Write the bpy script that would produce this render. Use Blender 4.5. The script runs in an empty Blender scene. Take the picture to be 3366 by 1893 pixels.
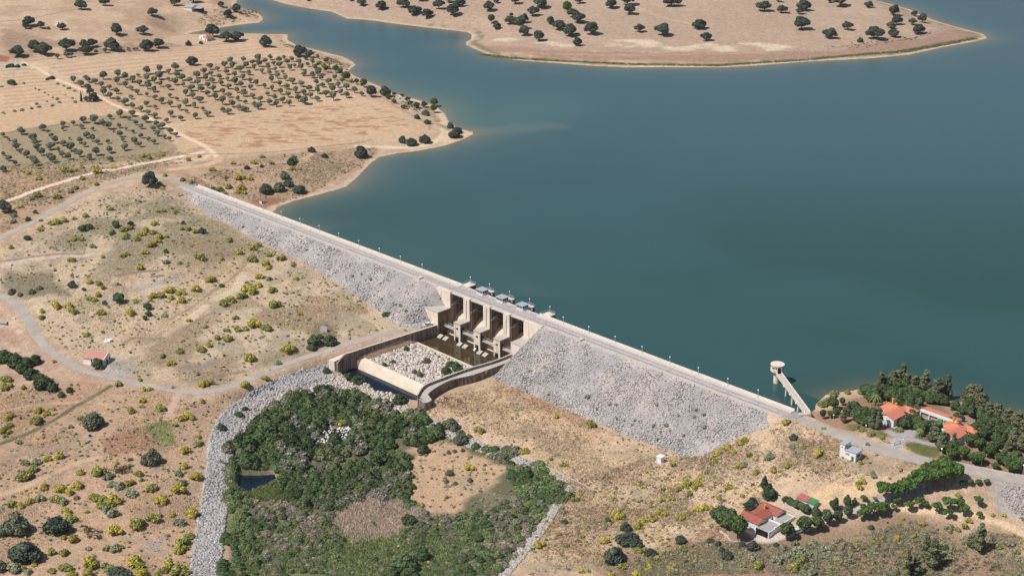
import bpy, bmesh, math, random
import numpy as np
from mathutils import Vector, Matrix
# ------------------------------------------------------------------ camera, sky, sun, exposure
sc = bpy.context.scene
CAM_H = 280.0; PITCH = math.radians(21.8); FS = 5553.0
cam_d = bpy.data.cameras.new('camera'); cam = bpy.data.objects.new('camera', cam_d)
sc.collection.objects.link(cam); sc.camera = cam
cam.location = (0, 0, CAM_H); cam.rotation_euler = (math.pi/2 - PITCH, 0, 0)
cam_d.sensor_width = 36; cam_d.lens = FS/3366*36; cam_d.clip_start = 1; cam_d.clip_end = 20000
sc.render.resolution_x = 1024; sc.render.resolution_y = 576
SUN = Vector((-0.53, -0.24, 0.813)).normalized()
w = bpy.data.worlds.new('World'); sc.world = w; w.use_nodes = True
nt = w.node_tree; bg = nt.nodes['Background']
sky = nt.nodes.new('ShaderNodeTexSky'); sky.sky_type = 'NISHITA'; sky.sun_disc = False
sky.sun_elevation = math.asin(SUN.z); sky.sun_rotation = math.atan2(SUN.x, SUN.y)
sky.air_density = 1.0; sky.dust_density = 1.2; sky.altitude = 200
nt.links.new(sky.outputs[0], bg.inputs[0]); bg.inputs[1].default_value = 0.066
sl = bpy.data.lights.new('sun', 'SUN'); sl.energy = 4.4; sl.angle = math.radians(0.5); sl.color = (1, 0.965, 0.92)
so = bpy.data.objects.new('sun', sl); sc.collection.objects.link(so)
so.rotation_euler = SUN.to_track_quat('Z', 'Y').to_euler(); so.location = (-300, 300, 500)
sc.view_settings.view_transform = 'Standard'; sc.view_settings.look = 'None'
sc.view_settings.exposure = 0.0; sc.view_settings.gamma = 1
sc.render.engine = 'CYCLES'
rng = np.random.default_rng(7); random.seed(7)
COL = sc.collection
# ------------------------------------------------------------------ geometry of the place
cp, sp = math.cos(PITCH), math.sin(PITCH)
def un(x, y, z=0.0):
    """photo survey point (3366 px wide) at height z -> world xyz"""
    x = np.asarray(x, float); y = np.asarray(y, float); z = np.asarray(z, float)
    u = x-1683; v = y-946.5
    dx, dy, dz = u, FS*cp-v*sp, -FS*sp-v*cp
    t = (z-CAM_H)/dz
    return np.stack([dx*t, dy*t, z+0*t], -1)
TILES = dict(a=(0,0), b=(800,0), c=(1600,0), d=(2366,0), e=(0,500), f=(800,700), g=(1600,900), h=(2366,1100),
             i=(0,900), j=(0,1331), k=(600,1100), l=(900,1331), m=(1700,1331), n=(2366,1331))
def P(s):
    """'b 12,30 45,60 a 1,2,9': tile-local survey numbers -> array of (x, y, extra)"""
    out = []; o = (0, 0); k = 2.576
    for tok in s.split():
        if tok in TILES: o = TILES[tok]; k = 2.576; continue
        if tok == 'D': o = (0, 0); k = .76530; continue
        if tok == 'S': o = (0, 0); k = 1.; continue
        if tok == 'z1': o = (1360, 860); k = 5.152; continue
        if tok == 'z2': o = (1060, 1080); k = 4.025; continue
        if tok == 'z5': o = (2480, 1160); k = 6.037; continue
        v = [float(q) for q in tok.split(',')]
        e = v[2]/k if len(v) > 2 else 0
        e2 = v[3]/k if len(v) > 3 else 0
        out.append((o[0]+v[0]/k, o[1]+v[1]/k, e, e2))
    return np.array(out)
def U(s, z):
    p = P(s); return un(p[:, 0], p[:, 1], z)
DA = np.array([-127.447, 792.819, 0.]); DD = np.array([.71046, -.70374, 0.]); DN = np.array([.70374, .71046, 0.])
def dam(s, t, z): return DA + DD*s + DN*t + np.array([0, 0, z])
def st(x, y): return (x-DA[0])*DD[0]+(y-DA[1])*DD[1], (x-DA[0])*DN[0]+(y-DA[1])*DN[1]
# value noise
_perm = rng.random((256, 256))
def vnoise(x, y):
    xi = np.floor(x).astype(int); yi = np.floor(y).astype(int); fx = x-xi; fy = y-yi
    fx = fx*fx*(3-2*fx); fy = fy*fy*(3-2*fy)
    g = lambda a, b: _perm[a & 255, b & 255]
    return (g(xi, yi)*(1-fx)+g(xi+1, yi)*fx)*(1-fy)+(g(xi, yi+1)*(1-fx)+g(xi+1, yi+1)*fx)*fy
def fbm(x, y, s, o=4):
    v = 0; a = .5; q = 1./s; tot = 0
    for k in range(o):
        v = v+a*vnoise(x*q+17.3*k, y*q-9.1*k); tot += a; a *= .5; q *= 2.03
    return v/tot
def smooth(t): t = np.clip(t, 0, 1); return t*t*(3-2*t)
def sdist(px, py, poly, closed=True):
    """distance to a polyline / signed (positive inside) distance to a polygon"""
    d = np.full(px.shape, 1e9); ins = np.zeros(px.shape, bool); n = len(poly)
    for i in range(n if closed else n-1):
        ax, ay = poly[i][:2]; bx, by = poly[(i+1) % n][:2]
        ex, ey = bx-ax, by-ay; L = ex*ex+ey*ey+1e-9
        t = np.clip(((px-ax)*ex+(py-ay)*ey)/L, 0, 1)
        d = np.minimum(d, (px-ax-t*ex)**2+(py-ay-t*ey)**2)
        if closed:
            c = (ay > py) != (by > py)
            with np.errstate(all='ignore'):
                ins ^= c & (px < ex*(py-ay)/(ey if ey else 1e-12)+ax)
    d = np.sqrt(d)
    return np.where(ins, d, -d) if closed else d
def catmull(p, n=6):
    p = np.asarray(p, float); q = np.vstack([2*p[0]-p[1], p, 2*p[-1]-p[-2]]); out = []
    for i in range(1, len(q)-2):
        for k in range(n):
            t = k/n
            out.append(.5*((2*q[i])+(-q[i-1]+q[i+1])*t+(2*q[i-1]-5*q[i]+4*q[i+1]-q[i+2])*t*t+(-q[i-1]+3*q[i]-3*q[i+1]+q[i+2])*t**3))
    out.append(q[-2]); return np.array(out)
# ---- height control points (survey number, height over the reservoir)
CTRL = """D 450,450,6 640,500,3 800,300,4 900,400,2 600,330,5.5 450,330,6 700,250,4.5 850,200,3 500,230,6.5 300,250,8 50,250,9.5 150,350,7.5 50,400,7 300,400,6.5
100,120,12 300,50,14 30,20,16 420,90,6 500,10,9 620,100,2.5 700,120,2.5 250,150,10 400,160,7 200,200,9
0,600,6.5 100,550,7 200,495,7.5 330,448,7.2 400,446,6.6 440,455,5.6 60,480,7.5 250,440,7.5 370,480,6.5 300,520,6.5 420,560,4.5 250,600,4 450,640,1.5 100,640,3 200,700,1 350,720,-.5 500,740,-2.5 600,720,-3 650,760,-4.5
100,760,-2 0,740,-3 75,805,-4.5 105,850,-6 150,900,-7 215,935,-8 300,955,-8.4 400,975,-9 490,987,-9.3 560,978,-9.3 640,950,-9.2 720,915,-9.1 830,880,-9 930,850,-9 1010,830,-8.9 1060,822,-8.9
250,900,-7 300,850,-6 450,850,-5 600,860,-6 700,830,-5.5 850,760,-6 780,780,-5.5 900,840,-8.6 960,800,-8.7 560,930,-8.3 700,890,-8.5
0,850,-7 50,960,-9 0,1050,-9 150,1000,-9.5 350,1090,-10 480,1050,-9.8 200,1200,-10.5 0,1250,-11 400,1300,-11 470,1449,-11.5 200,1449,-11.8 0,1449,-12 500,1200,-10.8 -300,1100,-8 -300,1449,-11
590,1100,-15 560,1250,-15.3 560,1449,-15.5 640,1010,-14.8 740,940,-14.5 830,930,-14.5 800,1050,-15.6 800,1200,-15.6 900,1400,-15.8 1000,1050,-15.6 1000,1200,-15.4 1100,1350,-15.5 1050,1060,-14.5 1200,1449,-15.5
1100,1030,-11.4 1200,1000,-12.2 1180,1080,-11.6 1300,1150,-11.9 1430,1215,-12 1280,950,-12.4 1290,1050,-11.9 1400,1100,-12 1550,1150,-12 1500,1250,-12.2 1450,1400,-12.8 1300,1449,-13 1250,1160,-14 1180,1120,-14.3 1330,1200,-14.2 1380,1260,-14.2 1300,1340,-14.6
1150,1180,-14.6 1200,1220,-14.5 1100,1250,-15
1530,1010,-12.4 1610,1080,-12.2 1700,1120,-11.9 1740,1140,-11.6 1650,1170,-11.5 1770,1150,-11 1800,1130,-9 1800,1120,-6.4 1850,1100,-3.1 1900,1082,.2 1950,1062,3.5 1985,1058,4.6 480,510,1.4 520,545,-.7
2000,1110,2.5 1900,1150,-2 1800,1200,-8 1700,1250,-10.5 1900,1230,-5.5 2000,1200,-1 2100,1230,-.8 2200,1230,-.5 2140,1165,4 2080,1130,4.2 2060,1072,5 2120,1092,5.2 2180,1112,5.2 2250,1140,5 2330,1160,4.6 2420,1180,4 2500,1195,3.4 2576,1212,3 2750,1250,2
1850,1300,-8.5 1950,1340,-7 2050,1290,-5 1700,1350,-11 1600,1400,-12 1800,1400,-9.5 1900,1449,-9.5 2100,1380,-8 2200,1449,-9.5 2400,1400,-7 2500,1449,-7.5 2576,1340,-4 2450,1310,-3.5 2300,1290,-3.5 2250,1250,-1.5 2400,1230,1 2500,1260,0 2650,1449,-6
2100,1070,4.8 2240,1060,5.5 2400,1110,5 2330,1050,4.2 2480,1100,4.6 2576,1150,4.2 2700,1180,3 2160,1020,3 2380,1010,2.5
1500,20,8 1500,120,3.2 1700,60,6 1900,120,3 2100,90,4 2300,60,3 2100,20,5 1000,20,4 1200,50,5 1300,10,8 1250,100,2.5 1900,30,7""".replace('\n', ' ')
_c = []
for tok in CTRL.split()[1:]:
    a, b, z = map(float, tok.split(',')); _c.append((a/.7653, b/.7653, z))
for q in ["g 100,870", "g 400,1040", "g 700,1180", "g 1000,1290", "g 1400,1440"]:
    p = P(q)[0]; _c.append((p[0], p[1], -12))
for q, z in [("f 0,180", -1.4), ("f 300,330", -2.4), ("f 700,520", -3.3), ("f 1000,740", -6.2), ("f 1200,840", -6.9)]:
    p = P(q)[0]; _c.append((p[0], p[1], z))
_c = np.array(_c); CW = un(_c[:, 0], _c[:, 1], _c[:, 2])
FAR = np.array([(-900, 2600, 40), (900, 2600, 30), (0, 3200, 50), (-1500, 1200, 40), (1500, 900, 10), (-900, 300, 0), (900, 300, -5), (0, 100, -14), (-1500, 5000, 80), (1500, 5000, 80), (0, 7000, 90),
                (-600, 1500, 22), (-200, 1500, 15), (200, 1500, 12), (600, 1500, 10), (-3000, 500, 40), (3000, 500, 40), (0, -1500, 0), (-550, 900, 16), (-300, 450, -10), (300, 420, -8)])
CW = np.vstack([CW, FAR])
_r = np.hypot(CW[:, None, 0]-CW[None, :, 0], CW[:, None, 1]-CW[None, :, 1])
_A = np.zeros((len(CW)+1,)*2); _A[:-1, :-1] = _r+np.eye(len(CW))*3.0*-1; _A[-1, :-1] = 1; _A[:-1, -1] = 1
_W = np.linalg.solve(_A, np.append(CW[:, 2], 0))
def rbf(x, y):
    v = np.full(x.shape, _W[-1])
    for (cx, cy, _), q in zip(CW, _W[:-1]): v += q*np.sqrt((x-cx)**2+(y-cy)**2)
    return v
# ---- shorelines at z = 0
north = P("S 878,-60 b 237,0 350,35 560,75 740,100 800,125 875,160 1050,170 1300,205 1550,235 1800,262 1900,275 1935,300 1930,335 1880,360 1890,385 1990,430 2100,475 2300,510 c 230,510 500,530 700,545 900,560 1200,573 1500,570 1900,575 d 0,575 330,555 600,535 800,520 1000,510 1300,495 1600,465 1900,400 2150,355 2265,325 2230,290 2000,230 1800,170 1600,80 1400,25 1150,-30 S 2740,-60")
nw = un(north[:, 0], north[:, 1], 0)
east = P("h 770,660 800,640 815,620 812,590 850,555 900,510 1000,488 1100,478 1200,455 1350,440 1600,470 1800,510 2000,560 2250,610 2350,650 2576,670 S 3500,1400 S 4200,1500")[::-1]
ew = un(east[:, 0], east[:, 1], 0)
west = P("b 1020,1440 1080,1380 1150,1330 1300,1300 1500,1275 1700,1235 1850,1185 1945,1140 1940,1120 1830,1090 1740,1040 1730,1010 1700,960 1640,910 1550,870 1450,840 1300,800 1200,770 1150,730 1050,690 950,650 890,610 900,590 950,550 930,530 850,485 750,460 600,420 450,385 372,340 375,300 360,293 S 900,113 804,111 729,111 652,114 S 615,112 639,105 679,99 705,93.5 725,91 771,84.5 811,79 851,75 862,68 863,57 846,43.5 823,35.6 798,30 785,24 770,16 777,8 783,-10 775,-60")
west = np.vstack([P("D 700,520 740,505 800,490 870,470 900,445 915,428"), west[1:]])
ww = un(west[:, 0], west[:, 1], 0)
damface = np.array([dam(s, 3, 0) for s in (331, 300, 260, 205, 194, 149, 100, 60, 24, 4)])
RES = np.vstack([nw[:, :2], [[700, 2400], [2500, 2600], [2800, 900]], ew[:, :2], damface[:, :2], ww[:, :2], [[-330, 1500]]])
POOL = np.vstack([dam(148, -6, 0), dam(194, -6, 0), U("z2 1970,510", -13)[0] + DD*12, U("z2 1330,740", -12)[0]+DD*4, U("z2 1255,890", -15.5)[0]+DD*3, U("z2 415,515", -15.5)[0], U("z2 560,390", -12)[0]-DD*.5])[:, :2]
CHAN = U("k 1330,320 1450,275 1700,370 1990,500 2005,600 1900,575 1750,520 1640,500 1560,430 1500,460 1400,420", -16)[:, :2]
POND = U("j 2025,585 2200,590 2330,580 2335,620 2290,670 2200,700 2100,740 2010,720 2005,650", -15.8)[:, :2]
# ---- roads: centre lines (survey), width in metres
ROADS = [('upper road', "D -60,620 0,600 50,577 100,551 150,523 200,496 240,476 285,459 330,449 380,446 425,451 455,462 472,469", 3.6, 6.8),
         ('lower road', "D -60,725 0,742 38,765 68,800 92,845 135,890 215,932 300,955 400,975 490,987 560,978 640,950 720,915 830,880 930,850 1010,830 1058,822", 4.2, -7),
         ('right road', "D 2012,1050 2050,1068 2090,1084 2140,1103 2190,1122 2250,1140 2330,1160 2420,1180 2500,1195 2600,1212 2720,1232", 6.0, 5)]
xs_f = np.concatenate([-440+1.05*np.arange(int(880/1.05)+1)]); grow = 1.05*np.cumsum(1.28**np.arange(1, 32))
xs = np.concatenate([xs_f[0]-grow[::-1], xs_f, xs_f[-1]+grow])
ys_f = [415.]
while ys_f[-1] < 1370: ys_f.append(ys_f[-1]+.85+max(0, ys_f[-1]-600)*.0014)
ys_f = np.array(ys_f); g1 = 1.05*np.cumsum(1.28**np.arange(1, 28)); g2 = 2*np.cumsum(1.28**np.arange(1, 30))
ys = np.concatenate([ys_f[0]-g1[::-1], ys_f, ys_f[-1]+g2])
NX, NY = len(xs), len(ys)
X, Y = np.meshgrid(xs, ys)
Hh = rbf(X, Y)
Hh += (fbm(X, Y, 42, 3)-.5)*1.5+(fbm(X, Y, 9, 3)-.5)*.55
dres = sdist(X, Y, RES)
dist = -dres
land = 1-smooth(dist/34)
_s, _t = st(X, Y)
dn = (_t < 2) & (_s > -20) & (_s < 332)
wob = (fbm(X, Y, 14, 3)-.5)*1.6
Hl = Hh*smooth(dist/30)+.05+np.minimum(dist, 30)*.03*(1-smooth(dist/60))
Hl = np.where(dn, Hh*smooth(dist/20), Hl)
depth = -np.minimum(.10*dres+.012*np.maximum(dres, 0)**1.5, 9)
H = np.where(dres > 0, depth, Hl)
Hh = H
def roadline(r):
    p = P(r[1]); z = np.full(len(p), float(r[3]))
    for _ in range(25):
        q = un(p[:, 0], p[:, 1], z); z = .6*z+.4*rbf(q[:, 0], q[:, 1])
    return catmull(un(p[:, 0], p[:, 1], z), 8)
ROADL = [roadline(r) for r in ROADS]
ROADL[0][:, 2] = np.minimum(ROADL[0][:, 2], 9); e = dam(-57, -2.8, 5.0); n0 = 10
for i in range(n0): k = i/(n0-1); ROADL[0][-n0+i] = ROADL[0][-n0+i]*(1-smooth(k))+e*smooth(k)
for i in range(8): k = 1-i/7; ROADL[2][i] = ROADL[2][i]*(1-smooth(k))+dam(322+i*1.5, -2.8, 5.0)*smooth(k)
for L, r in zip(ROADL, ROADS):
    lo = L[:, :2].min(0)-12; hi = L[:, :2].max(0)+12
    m = (X > lo[0]) & (X < hi[0]) & (Y > lo[1]) & (Y < hi[1])
    px, py = X[m], Y[m]; best = np.full(px.shape, 1e9); zz = np.zeros(px.shape)
    for a, b in zip(L[:-1], L[1:]):
        ex, ey = b[0]-a[0], b[1]-a[1]; t = np.clip(((px-a[0])*ex+(py-a[1])*ey)/(ex*ex+ey*ey+1e-9), 0, 1)
        d = np.hypot(px-a[0]-t*ex, py-a[1]-t*ey); k = d < best
        best[k] = d[k]; zz[k] = (a[2]+(b[2]-a[2])*t)[k]
    f = 1-smooth((best-r[2]/2-1.0)/5.0); H[m] = H[m]*(1-f)+(zz-.02)*f
for poly, z, fe in ((CHAN, -17, 1.2), (POND, -16.8, 1.2)):
    d = sdist(X, Y, poly); f = smooth(d/fe+.5); H = H*(1-f)+z*f
# terrain stays below the concrete works and the wall-top paths
PT_L = U("f 1645,960 1300,1055 1000,1150 880,1190 790,1245", -8.6)
WR_IN = U("z2 2500,345 2270,435 1900,545 1600,655 1400,730 1330,775 1285,830 1262,880", -8.0)
WR_OUT = U("z2 2520,420 2330,490 2000,610 1700,680 1520,770 1420,840 1400,880 1445,945 1340,980 1262,890", -8.9)
d = sdist(X, Y, POOL); H = np.where(d > -.3, -17., H)
dcut = sdist(X, Y, np.vstack([dam(146, 1.4, 0), dam(146, -14, 0), dam(148, -16, 0), dam(194, -16, 0), dam(196, 1.4, 0)])[:, :2]); H = np.where(dcut > 0, -17., H)
def h_at(x, y):
    x = np.asarray(x, float); y = np.asarray(y, float)
    i = np.clip(np.searchsorted(xs, x)-1, 0, NX-2); j = np.clip(np.searchsorted(ys, y)-1, 0, NY-2)
    fx = (x-xs[i])/(xs[i+1]-xs[i]); fy = (y-ys[j])/(ys[j+1]-ys[j])
    return (H[j, i]*(1-fx)+H[j, i+1]*fx)*(1-fy)+(H[j+1, i]*(1-fx)+H[j+1, i+1]*fx)*fy
def emb_z(x, y):
    s, t = st(x, y)
    z = np.where(t > -6.2, 4.93, 4.93+(t+6.2)/1.5)
    tt = np.maximum(-t-7.5, 0)
    z = np.where(s < 170, np.minimum(z, 5-1.24*(s-139.3)-.93*tt), np.minimum(z, 5-1.24*(203.9-s)-.47*tt))
    z = np.where((t > -6.2) & ((s < 139.3) | (s > 203.9)), 4.93, z)
    z = np.where((t <= -6.2) & (s > 250), np.minimum(z, z-1.3*(s-(334.5+t))), z)
    return np.where((s > -57) & (s < 330) & (t < 1.8) & ~((s > 148.6) & (s < 193.7)), z, -99)
def G(x, y, use_emb=False, water=-99):
    """survey points -> where they stand on the terrain"""
    x = np.atleast_1d(np.asarray(x, float)); y = np.atleast_1d(np.asarray(y, float))
    res = un(x, y, -20.); done = np.zeros(len(x), bool)
    for z in np.arange(18, -20, -.2):
        p = un(x, y, z); g = h_at(p[:, 0], p[:, 1])
        if use_emb: g = np.maximum(g, emb_z(p[:, 0], p[:, 1]))
        g = np.maximum(g, water)
        k = (~done) & (g >= z); res[k] = p[k]; res[k, 2] = g[k]; done |= k
        if done.all(): break
    return res
def GP(s, **k): p = P(s); return G(p[:, 0], p[:, 1], **k)
def mpp(p):  # metres per survey pixel at world point p
    p = np.atleast_2d(p); return (p[:, 1]*cp-(p[:, 2]-CAM_H)*sp)/FS
# ------------------------------------------------------------------ materials
def lin(c):
    c = np.asarray(c, float)/255.; return np.where(c <= .04045, c/12.92, ((c+.055)/1.055)**2.4)
def mat(name, col=None, rough=.85, attr=None, n1=None, n2=None, bump=None, metal=0, spec=.3, objrand=0., noise_c=None, tr=0):
    """col sRGB 0-255; attr colour attribute; n1/n2 = (scale, amount) value variation; noise_c=(scale,colour,lo,hi) blotches; bump=(scale,strength,dist)"""
    m = bpy.data.materials.new(name); m.use_nodes = True; N = m.node_tree.nodes; Lk = m.node_tree.links
    b = N['Principled BSDF']; b.inputs['Roughness'].default_value = rough; b.inputs['Metallic'].default_value = metal
    b.inputs['Specular IOR Level'].default_value = spec
    if attr:
        a = N.new('ShaderNodeVertexColor'); a.layer_name = attr; cur = a.outputs[0]
    else:
        a = N.new('ShaderNodeRGB'); a.outputs[0].default_value = (*lin(col), 1); cur = a.outputs[0]
    tc = N.new('ShaderNodeNewGeometry')
    def noise(scale, det=6, rough_=.6):
        n = N.new('ShaderNodeTexNoise'); n.inputs['Scale'].default_value = scale; n.inputs['Detail'].default_value = det; n.inputs['Roughness'].default_value = rough_
        Lk.new(tc.outputs['Position'], n.inputs['Vector']); return n.outputs['Fac']
    def ramp(f, lo, hi, a_, b_):
        r = N.new('ShaderNodeMapRange'); r.inputs[1].default_value = lo; r.inputs[2].default_value = hi; r.inputs[3].default_value = a_; r.inputs[4].default_value = b_
        Lk.new(f, r.inputs[0]); return r.outputs[0]
    def mul(c, f):
        x = N.new('ShaderNodeMix'); x.data_type = 'RGBA'; x.blend_type = 'MULTIPLY'; x.inputs[0].default_value = 1
        Lk.new(c, x.inputs[6]); Lk.new(f, x.inputs[7]); return x.outputs[2]
    if noise_c:
        for q in (noise_c if isinstance(noise_c, list) else [noise_c]):
            x = N.new('ShaderNodeMix'); x.data_type = 'RGBA'; Lk.new(ramp(noise(q[0]), q[2], q[3], 0, 1), x.inputs[0])
            Lk.new(cur, x.inputs[6]); x.inputs[7].default_value = (*lin(q[1]), 1); cur = x.outputs[2]
    for q in (n1, n2):
        if q: cur = mul(cur, ramp(noise(q[0]), .25, .75, 1-q[1], 1+q[1]))
    if objrand:
        oi = N.new('ShaderNodeObjectInfo'); cur = mul(cur, ramp(oi.outputs['Random'], 0, 1, 1-objrand, 1+objrand))
    Lk.new(cur, b.inputs['Base Color'])
    if tr:
        t = N.new('ShaderNodeBsdfTranslucent'); Lk.new(cur, t.inputs[0]); s = N.new('ShaderNodeMixShader'); s.inputs[0].default_value = tr
        Lk.new(b.outputs[0], s.inputs[1]); Lk.new(t.outputs[0], s.inputs[2]); Lk.new(s.outputs[0], N['Material Output'].inputs[0])
    if bump:
        bn = N.new('ShaderNodeBump'); bn.inputs['Strength'].default_value = bump[1]; bn.inputs['Distance'].default_value = bump[2]
        Lk.new(noise(bump[0], 8, .65), bn.inputs['Height']); Lk.new(bn.outputs[0], b.inputs['Normal'])
    return m
M = {}
M['ground'] = mat('dry_ground', attr='Col', rough=.95, n1=(.35, .2), n2=(1.7, .34), bump=(1.4, 1., .6), spec=.1)
M['asphalt'] = mat('asphalt', (172, 163, 154), n1=(.25, .14), n2=(3, .08), noise_c=(.12, (186, 174, 160), .45, .7), bump=(6, .3, .05), spec=.2)
M['crest_asphalt'] = mat('crest_asphalt', (176, 166, 162), n1=(.18, .12), n2=(2, .1), noise_c=(.3, (160, 153, 151), .5, .7), spec=.2)
M['kerb'] = mat('kerb_concrete', (204, 194, 183), n1=(.5, .1), n2=(4, .1))
M['concrete'] = mat('concrete', (222, 210, 196), rough=.9, n1=(.25, .12), n2=(2.5, .12), noise_c=[(.5, (175, 160, 142), .58, .78)], bump=(3, .2, .05))
def streaky(name, c, c2, lo=.46, hi=.72):
    m = mat(name, c, n1=(.3, .1), n2=(3, .1)); N = m.node_tree.nodes; Lk = m.node_tree.links; b = N['Principled BSDF']
    g = N.new('ShaderNodeNewGeometry'); mp = N.new('ShaderNodeMapping'); mp.inputs['Scale'].default_value = (1.5, 1.5, .12)
    n = N.new('ShaderNodeTexNoise'); n.inputs['Scale'].default_value = 1.0; n.inputs['Detail'].default_value = 5
    Lk.new(g.outputs['Position'], mp.inputs[0]); Lk.new(mp.outputs[0], n.inputs['Vector'])
    r = N.new('ShaderNodeMapRange'); r.inputs[1].default_value = lo; r.inputs[2].default_value = hi; Lk.new(n.outputs['Fac'], r.inputs[0])
    x = N.new('ShaderNodeMix'); x.data_type = 'RGBA'; old = b.inputs['Base Color'].links[0].from_socket
    Lk.new(r.outputs[0], x.inputs[0]); Lk.new(old, x.inputs[6]); x.inputs[7].default_value = (*lin(c2), 1); Lk.new(x.outputs[2], b.inputs['Base Color'])
    return m
M['wall_concrete'] = streaky('weathered_concrete', (232, 216, 198), (172, 154, 136), .5, .8)
M['old_wall'] = streaky('stained_retaining_wall', (160, 142, 126), (84, 76, 72), .36, .66)
M['shade_stain_wall'] = streaky('painted_shade_and_stain', (134, 110, 90), (70, 60, 54), .4, .66)  # shade of the sunless concrete faces painted dark, with brown staining
M['weir'] = mat('weir_concrete', (220, 202, 182), n1=(.15, .1), n2=(1.5, .06), noise_c=(.2, (200, 178, 158), .5, .75))
M['deck'] = mat('deck_concrete', (186, 177, 168), n1=(.4, .12), n2=(3, .1))
M['steel'] = mat('galvanised_steel', (178, 180, 184), rough=.5, metal=.2)
M['dark_steel'] = mat('dark_gate_steel', (44, 43, 46), rough=.6, n1=(1, .2))
M['white'] = mat('white_render', (236, 234, 230), n1=(.6, .04), n2=(4, .04))
M['white2'] = mat('grey_white_render', (214, 214, 214), n1=(.6, .05), n2=(4, .05))
M['metal_roof'] = mat('grey_sheet_roof', (172, 176, 182), rough=.5, n1=(.5, .08))
M['fibre_roof'] = mat('fibre_cement_roof', (168, 164, 158), n1=(.6, .14), n2=(3, .1))
M['glass'] = mat('dark_glass', (40, 46, 54), rough=.15, spec=.6)
M['dark'] = mat('dark_opening', (28, 28, 30))
M['green_door'] = mat('green_paint', (58, 112, 74))
M['blue'] = mat('blue_paint', (86, 140, 200))
M['ochre'] = mat('ochre_paint', (222, 160, 60), n1=(2, .08))
M['globe'] = mat('white_lamp_globe', (240, 240, 238), rough=.3)
M['pole'] = mat('white_painted_pole', (206, 206, 206), rough=.5)
M['wood'] = mat('bark', (112, 96, 82), n1=(2, .2))
M['deadwood'] = mat('bare_grey_branches', (150, 140, 132), n1=(2, .15))
M['red_sheet'] = mat('faded_red_sheet', (176, 100, 98), n1=(.5, .1))
M['green_sheet'] = mat('green_sheet', (66, 132, 82), n1=(.5, .1))
M['foam'] = mat('white_water', (225, 228, 225), n1=(3, .1))
def tile(name, c, c2):
    m = mat(name, c, n1=(.8, .1), n2=(5, .12), noise_c=(1.2, c2, .5, .75)); N = m.node_tree.nodes; Lk = m.node_tree.links
    wv = N.new('ShaderNodeTexWave'); wv.inputs['Scale'].default_value = 1.6; wv.bands_direction = 'DIAGONAL'; g = N.new('ShaderNodeNewGeometry'); Lk.new(g.outputs['Position'], wv.inputs[0])
    bn = N.new('ShaderNodeBump'); bn.inputs['Strength'].default_value = .6; bn.inputs['Distance'].default_value = .1; Lk.new(wv.outputs[0], bn.inputs['Height']); Lk.new(bn.outputs[0], N['Principled BSDF'].inputs['Normal'])
    return m
M['orange_tile'] = tile('orange_roof_tiles', (216, 136, 106), (200, 118, 92))
M['red_tile'] = tile('red_roof_tiles', (170, 98, 86), (152, 88, 78))
M['pink_tile'] = tile('weathered_pink_roof_tiles', (204, 148, 130), (186, 130, 114))
M['rock'] = mat('grey_rock', attr='Col', rough=.9, n1=(3, .12), spec=.15)
M['rubble'] = mat('rockfill', (160, 155, 153), n1=(.15, .1), n2=(2.2, .34), noise_c=[(.09, (192, 180, 174), .45, .7), (1.3, (156, 150, 150), .55, .72)], bump=(2.6, .8, .35), spec=.1)
M['leaf'] = mat('foliage', attr='Col', rough=.75, objrand=.14, spec=.15, tr=.12)
# water
def water(name, attr=None, col=(60, 90, 95), rough=.12, bs=.25):
    m = mat(name, col, attr=attr, rough=rough, spec=.5, bump=(.7, bs, .15)); b = m.node_tree.nodes['Principled BSDF']; b.inputs['IOR'].default_value = 1.33
    return m
M['water'] = water('reservoir_water', 'Col', rough=.22)
M['pool_water'] = water('brown_pool_water', col=(70, 58, 40), rough=.04, bs=.04)
M['blue_water'] = water('dark_blue_water', col=(20, 32, 46), rough=.05, bs=.05)
# ------------------------------------------------------------------ object helpers
def mesh_obj(name, V, Fc, m, parent=None, smooth_=False, cols=None, mats=None, mi=None):
    me = bpy.data.meshes.new(name); V = np.asarray(V, np.float32)
    if isinstance(Fc, np.ndarray):
        k = Fc.shape[1]; n = len(Fc)
        me.vertices.add(len(V)); me.vertices.foreach_set('co', V.ravel())
        me.loops.add(n*k); me.loops.foreach_set('vertex_index', Fc.astype(np.int32).ravel())
        me.polygons.add(n); me.polygons.foreach_set('loop_start', np.arange(0, n*k, k, dtype=np.int32))
        me.update(calc_edges=True)
    else:
        me.from_pydata([tuple(map(float, v)) for v in V], [], [tuple(f) for f in Fc]); me.update()
    for q in (mats or [m]): me.materials.append(M[q] if isinstance(q, str) else q)
    if mi is not None: me.polygons.foreach_set('material_index', np.asarray(mi, np.int32))
    if smooth_: me.polygons.foreach_set('use_smooth', np.ones(len(me.polygons), bool))
    if cols is not None:
        a = me.color_attributes.new('Col', 'FLOAT_COLOR', 'POINT'); c = np.ones((len(V), 4), np.float32); c[:, :3] = cols; a.data.foreach_set('color', c.ravel())
    o = bpy.data.objects.new(name, me); COL.objects.link(o)
    if parent: o.parent = parent
    return o
def tag(o, label=None, cat=None, group=None, kind=None):
    if label: o['label'] = label
    if cat: o['category'] = cat
    if group: o['group'] = group
    if kind: o['kind'] = kind
    return o
def empty(name, loc, rz=0, **kw):
    o = bpy.data.objects.new(name, None); COL.objects.link(o); o.location = tuple(map(float, loc)); o.rotation_euler = (0, 0, rz); o.empty_display_size = .5
    return tag(o, **kw)
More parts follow.
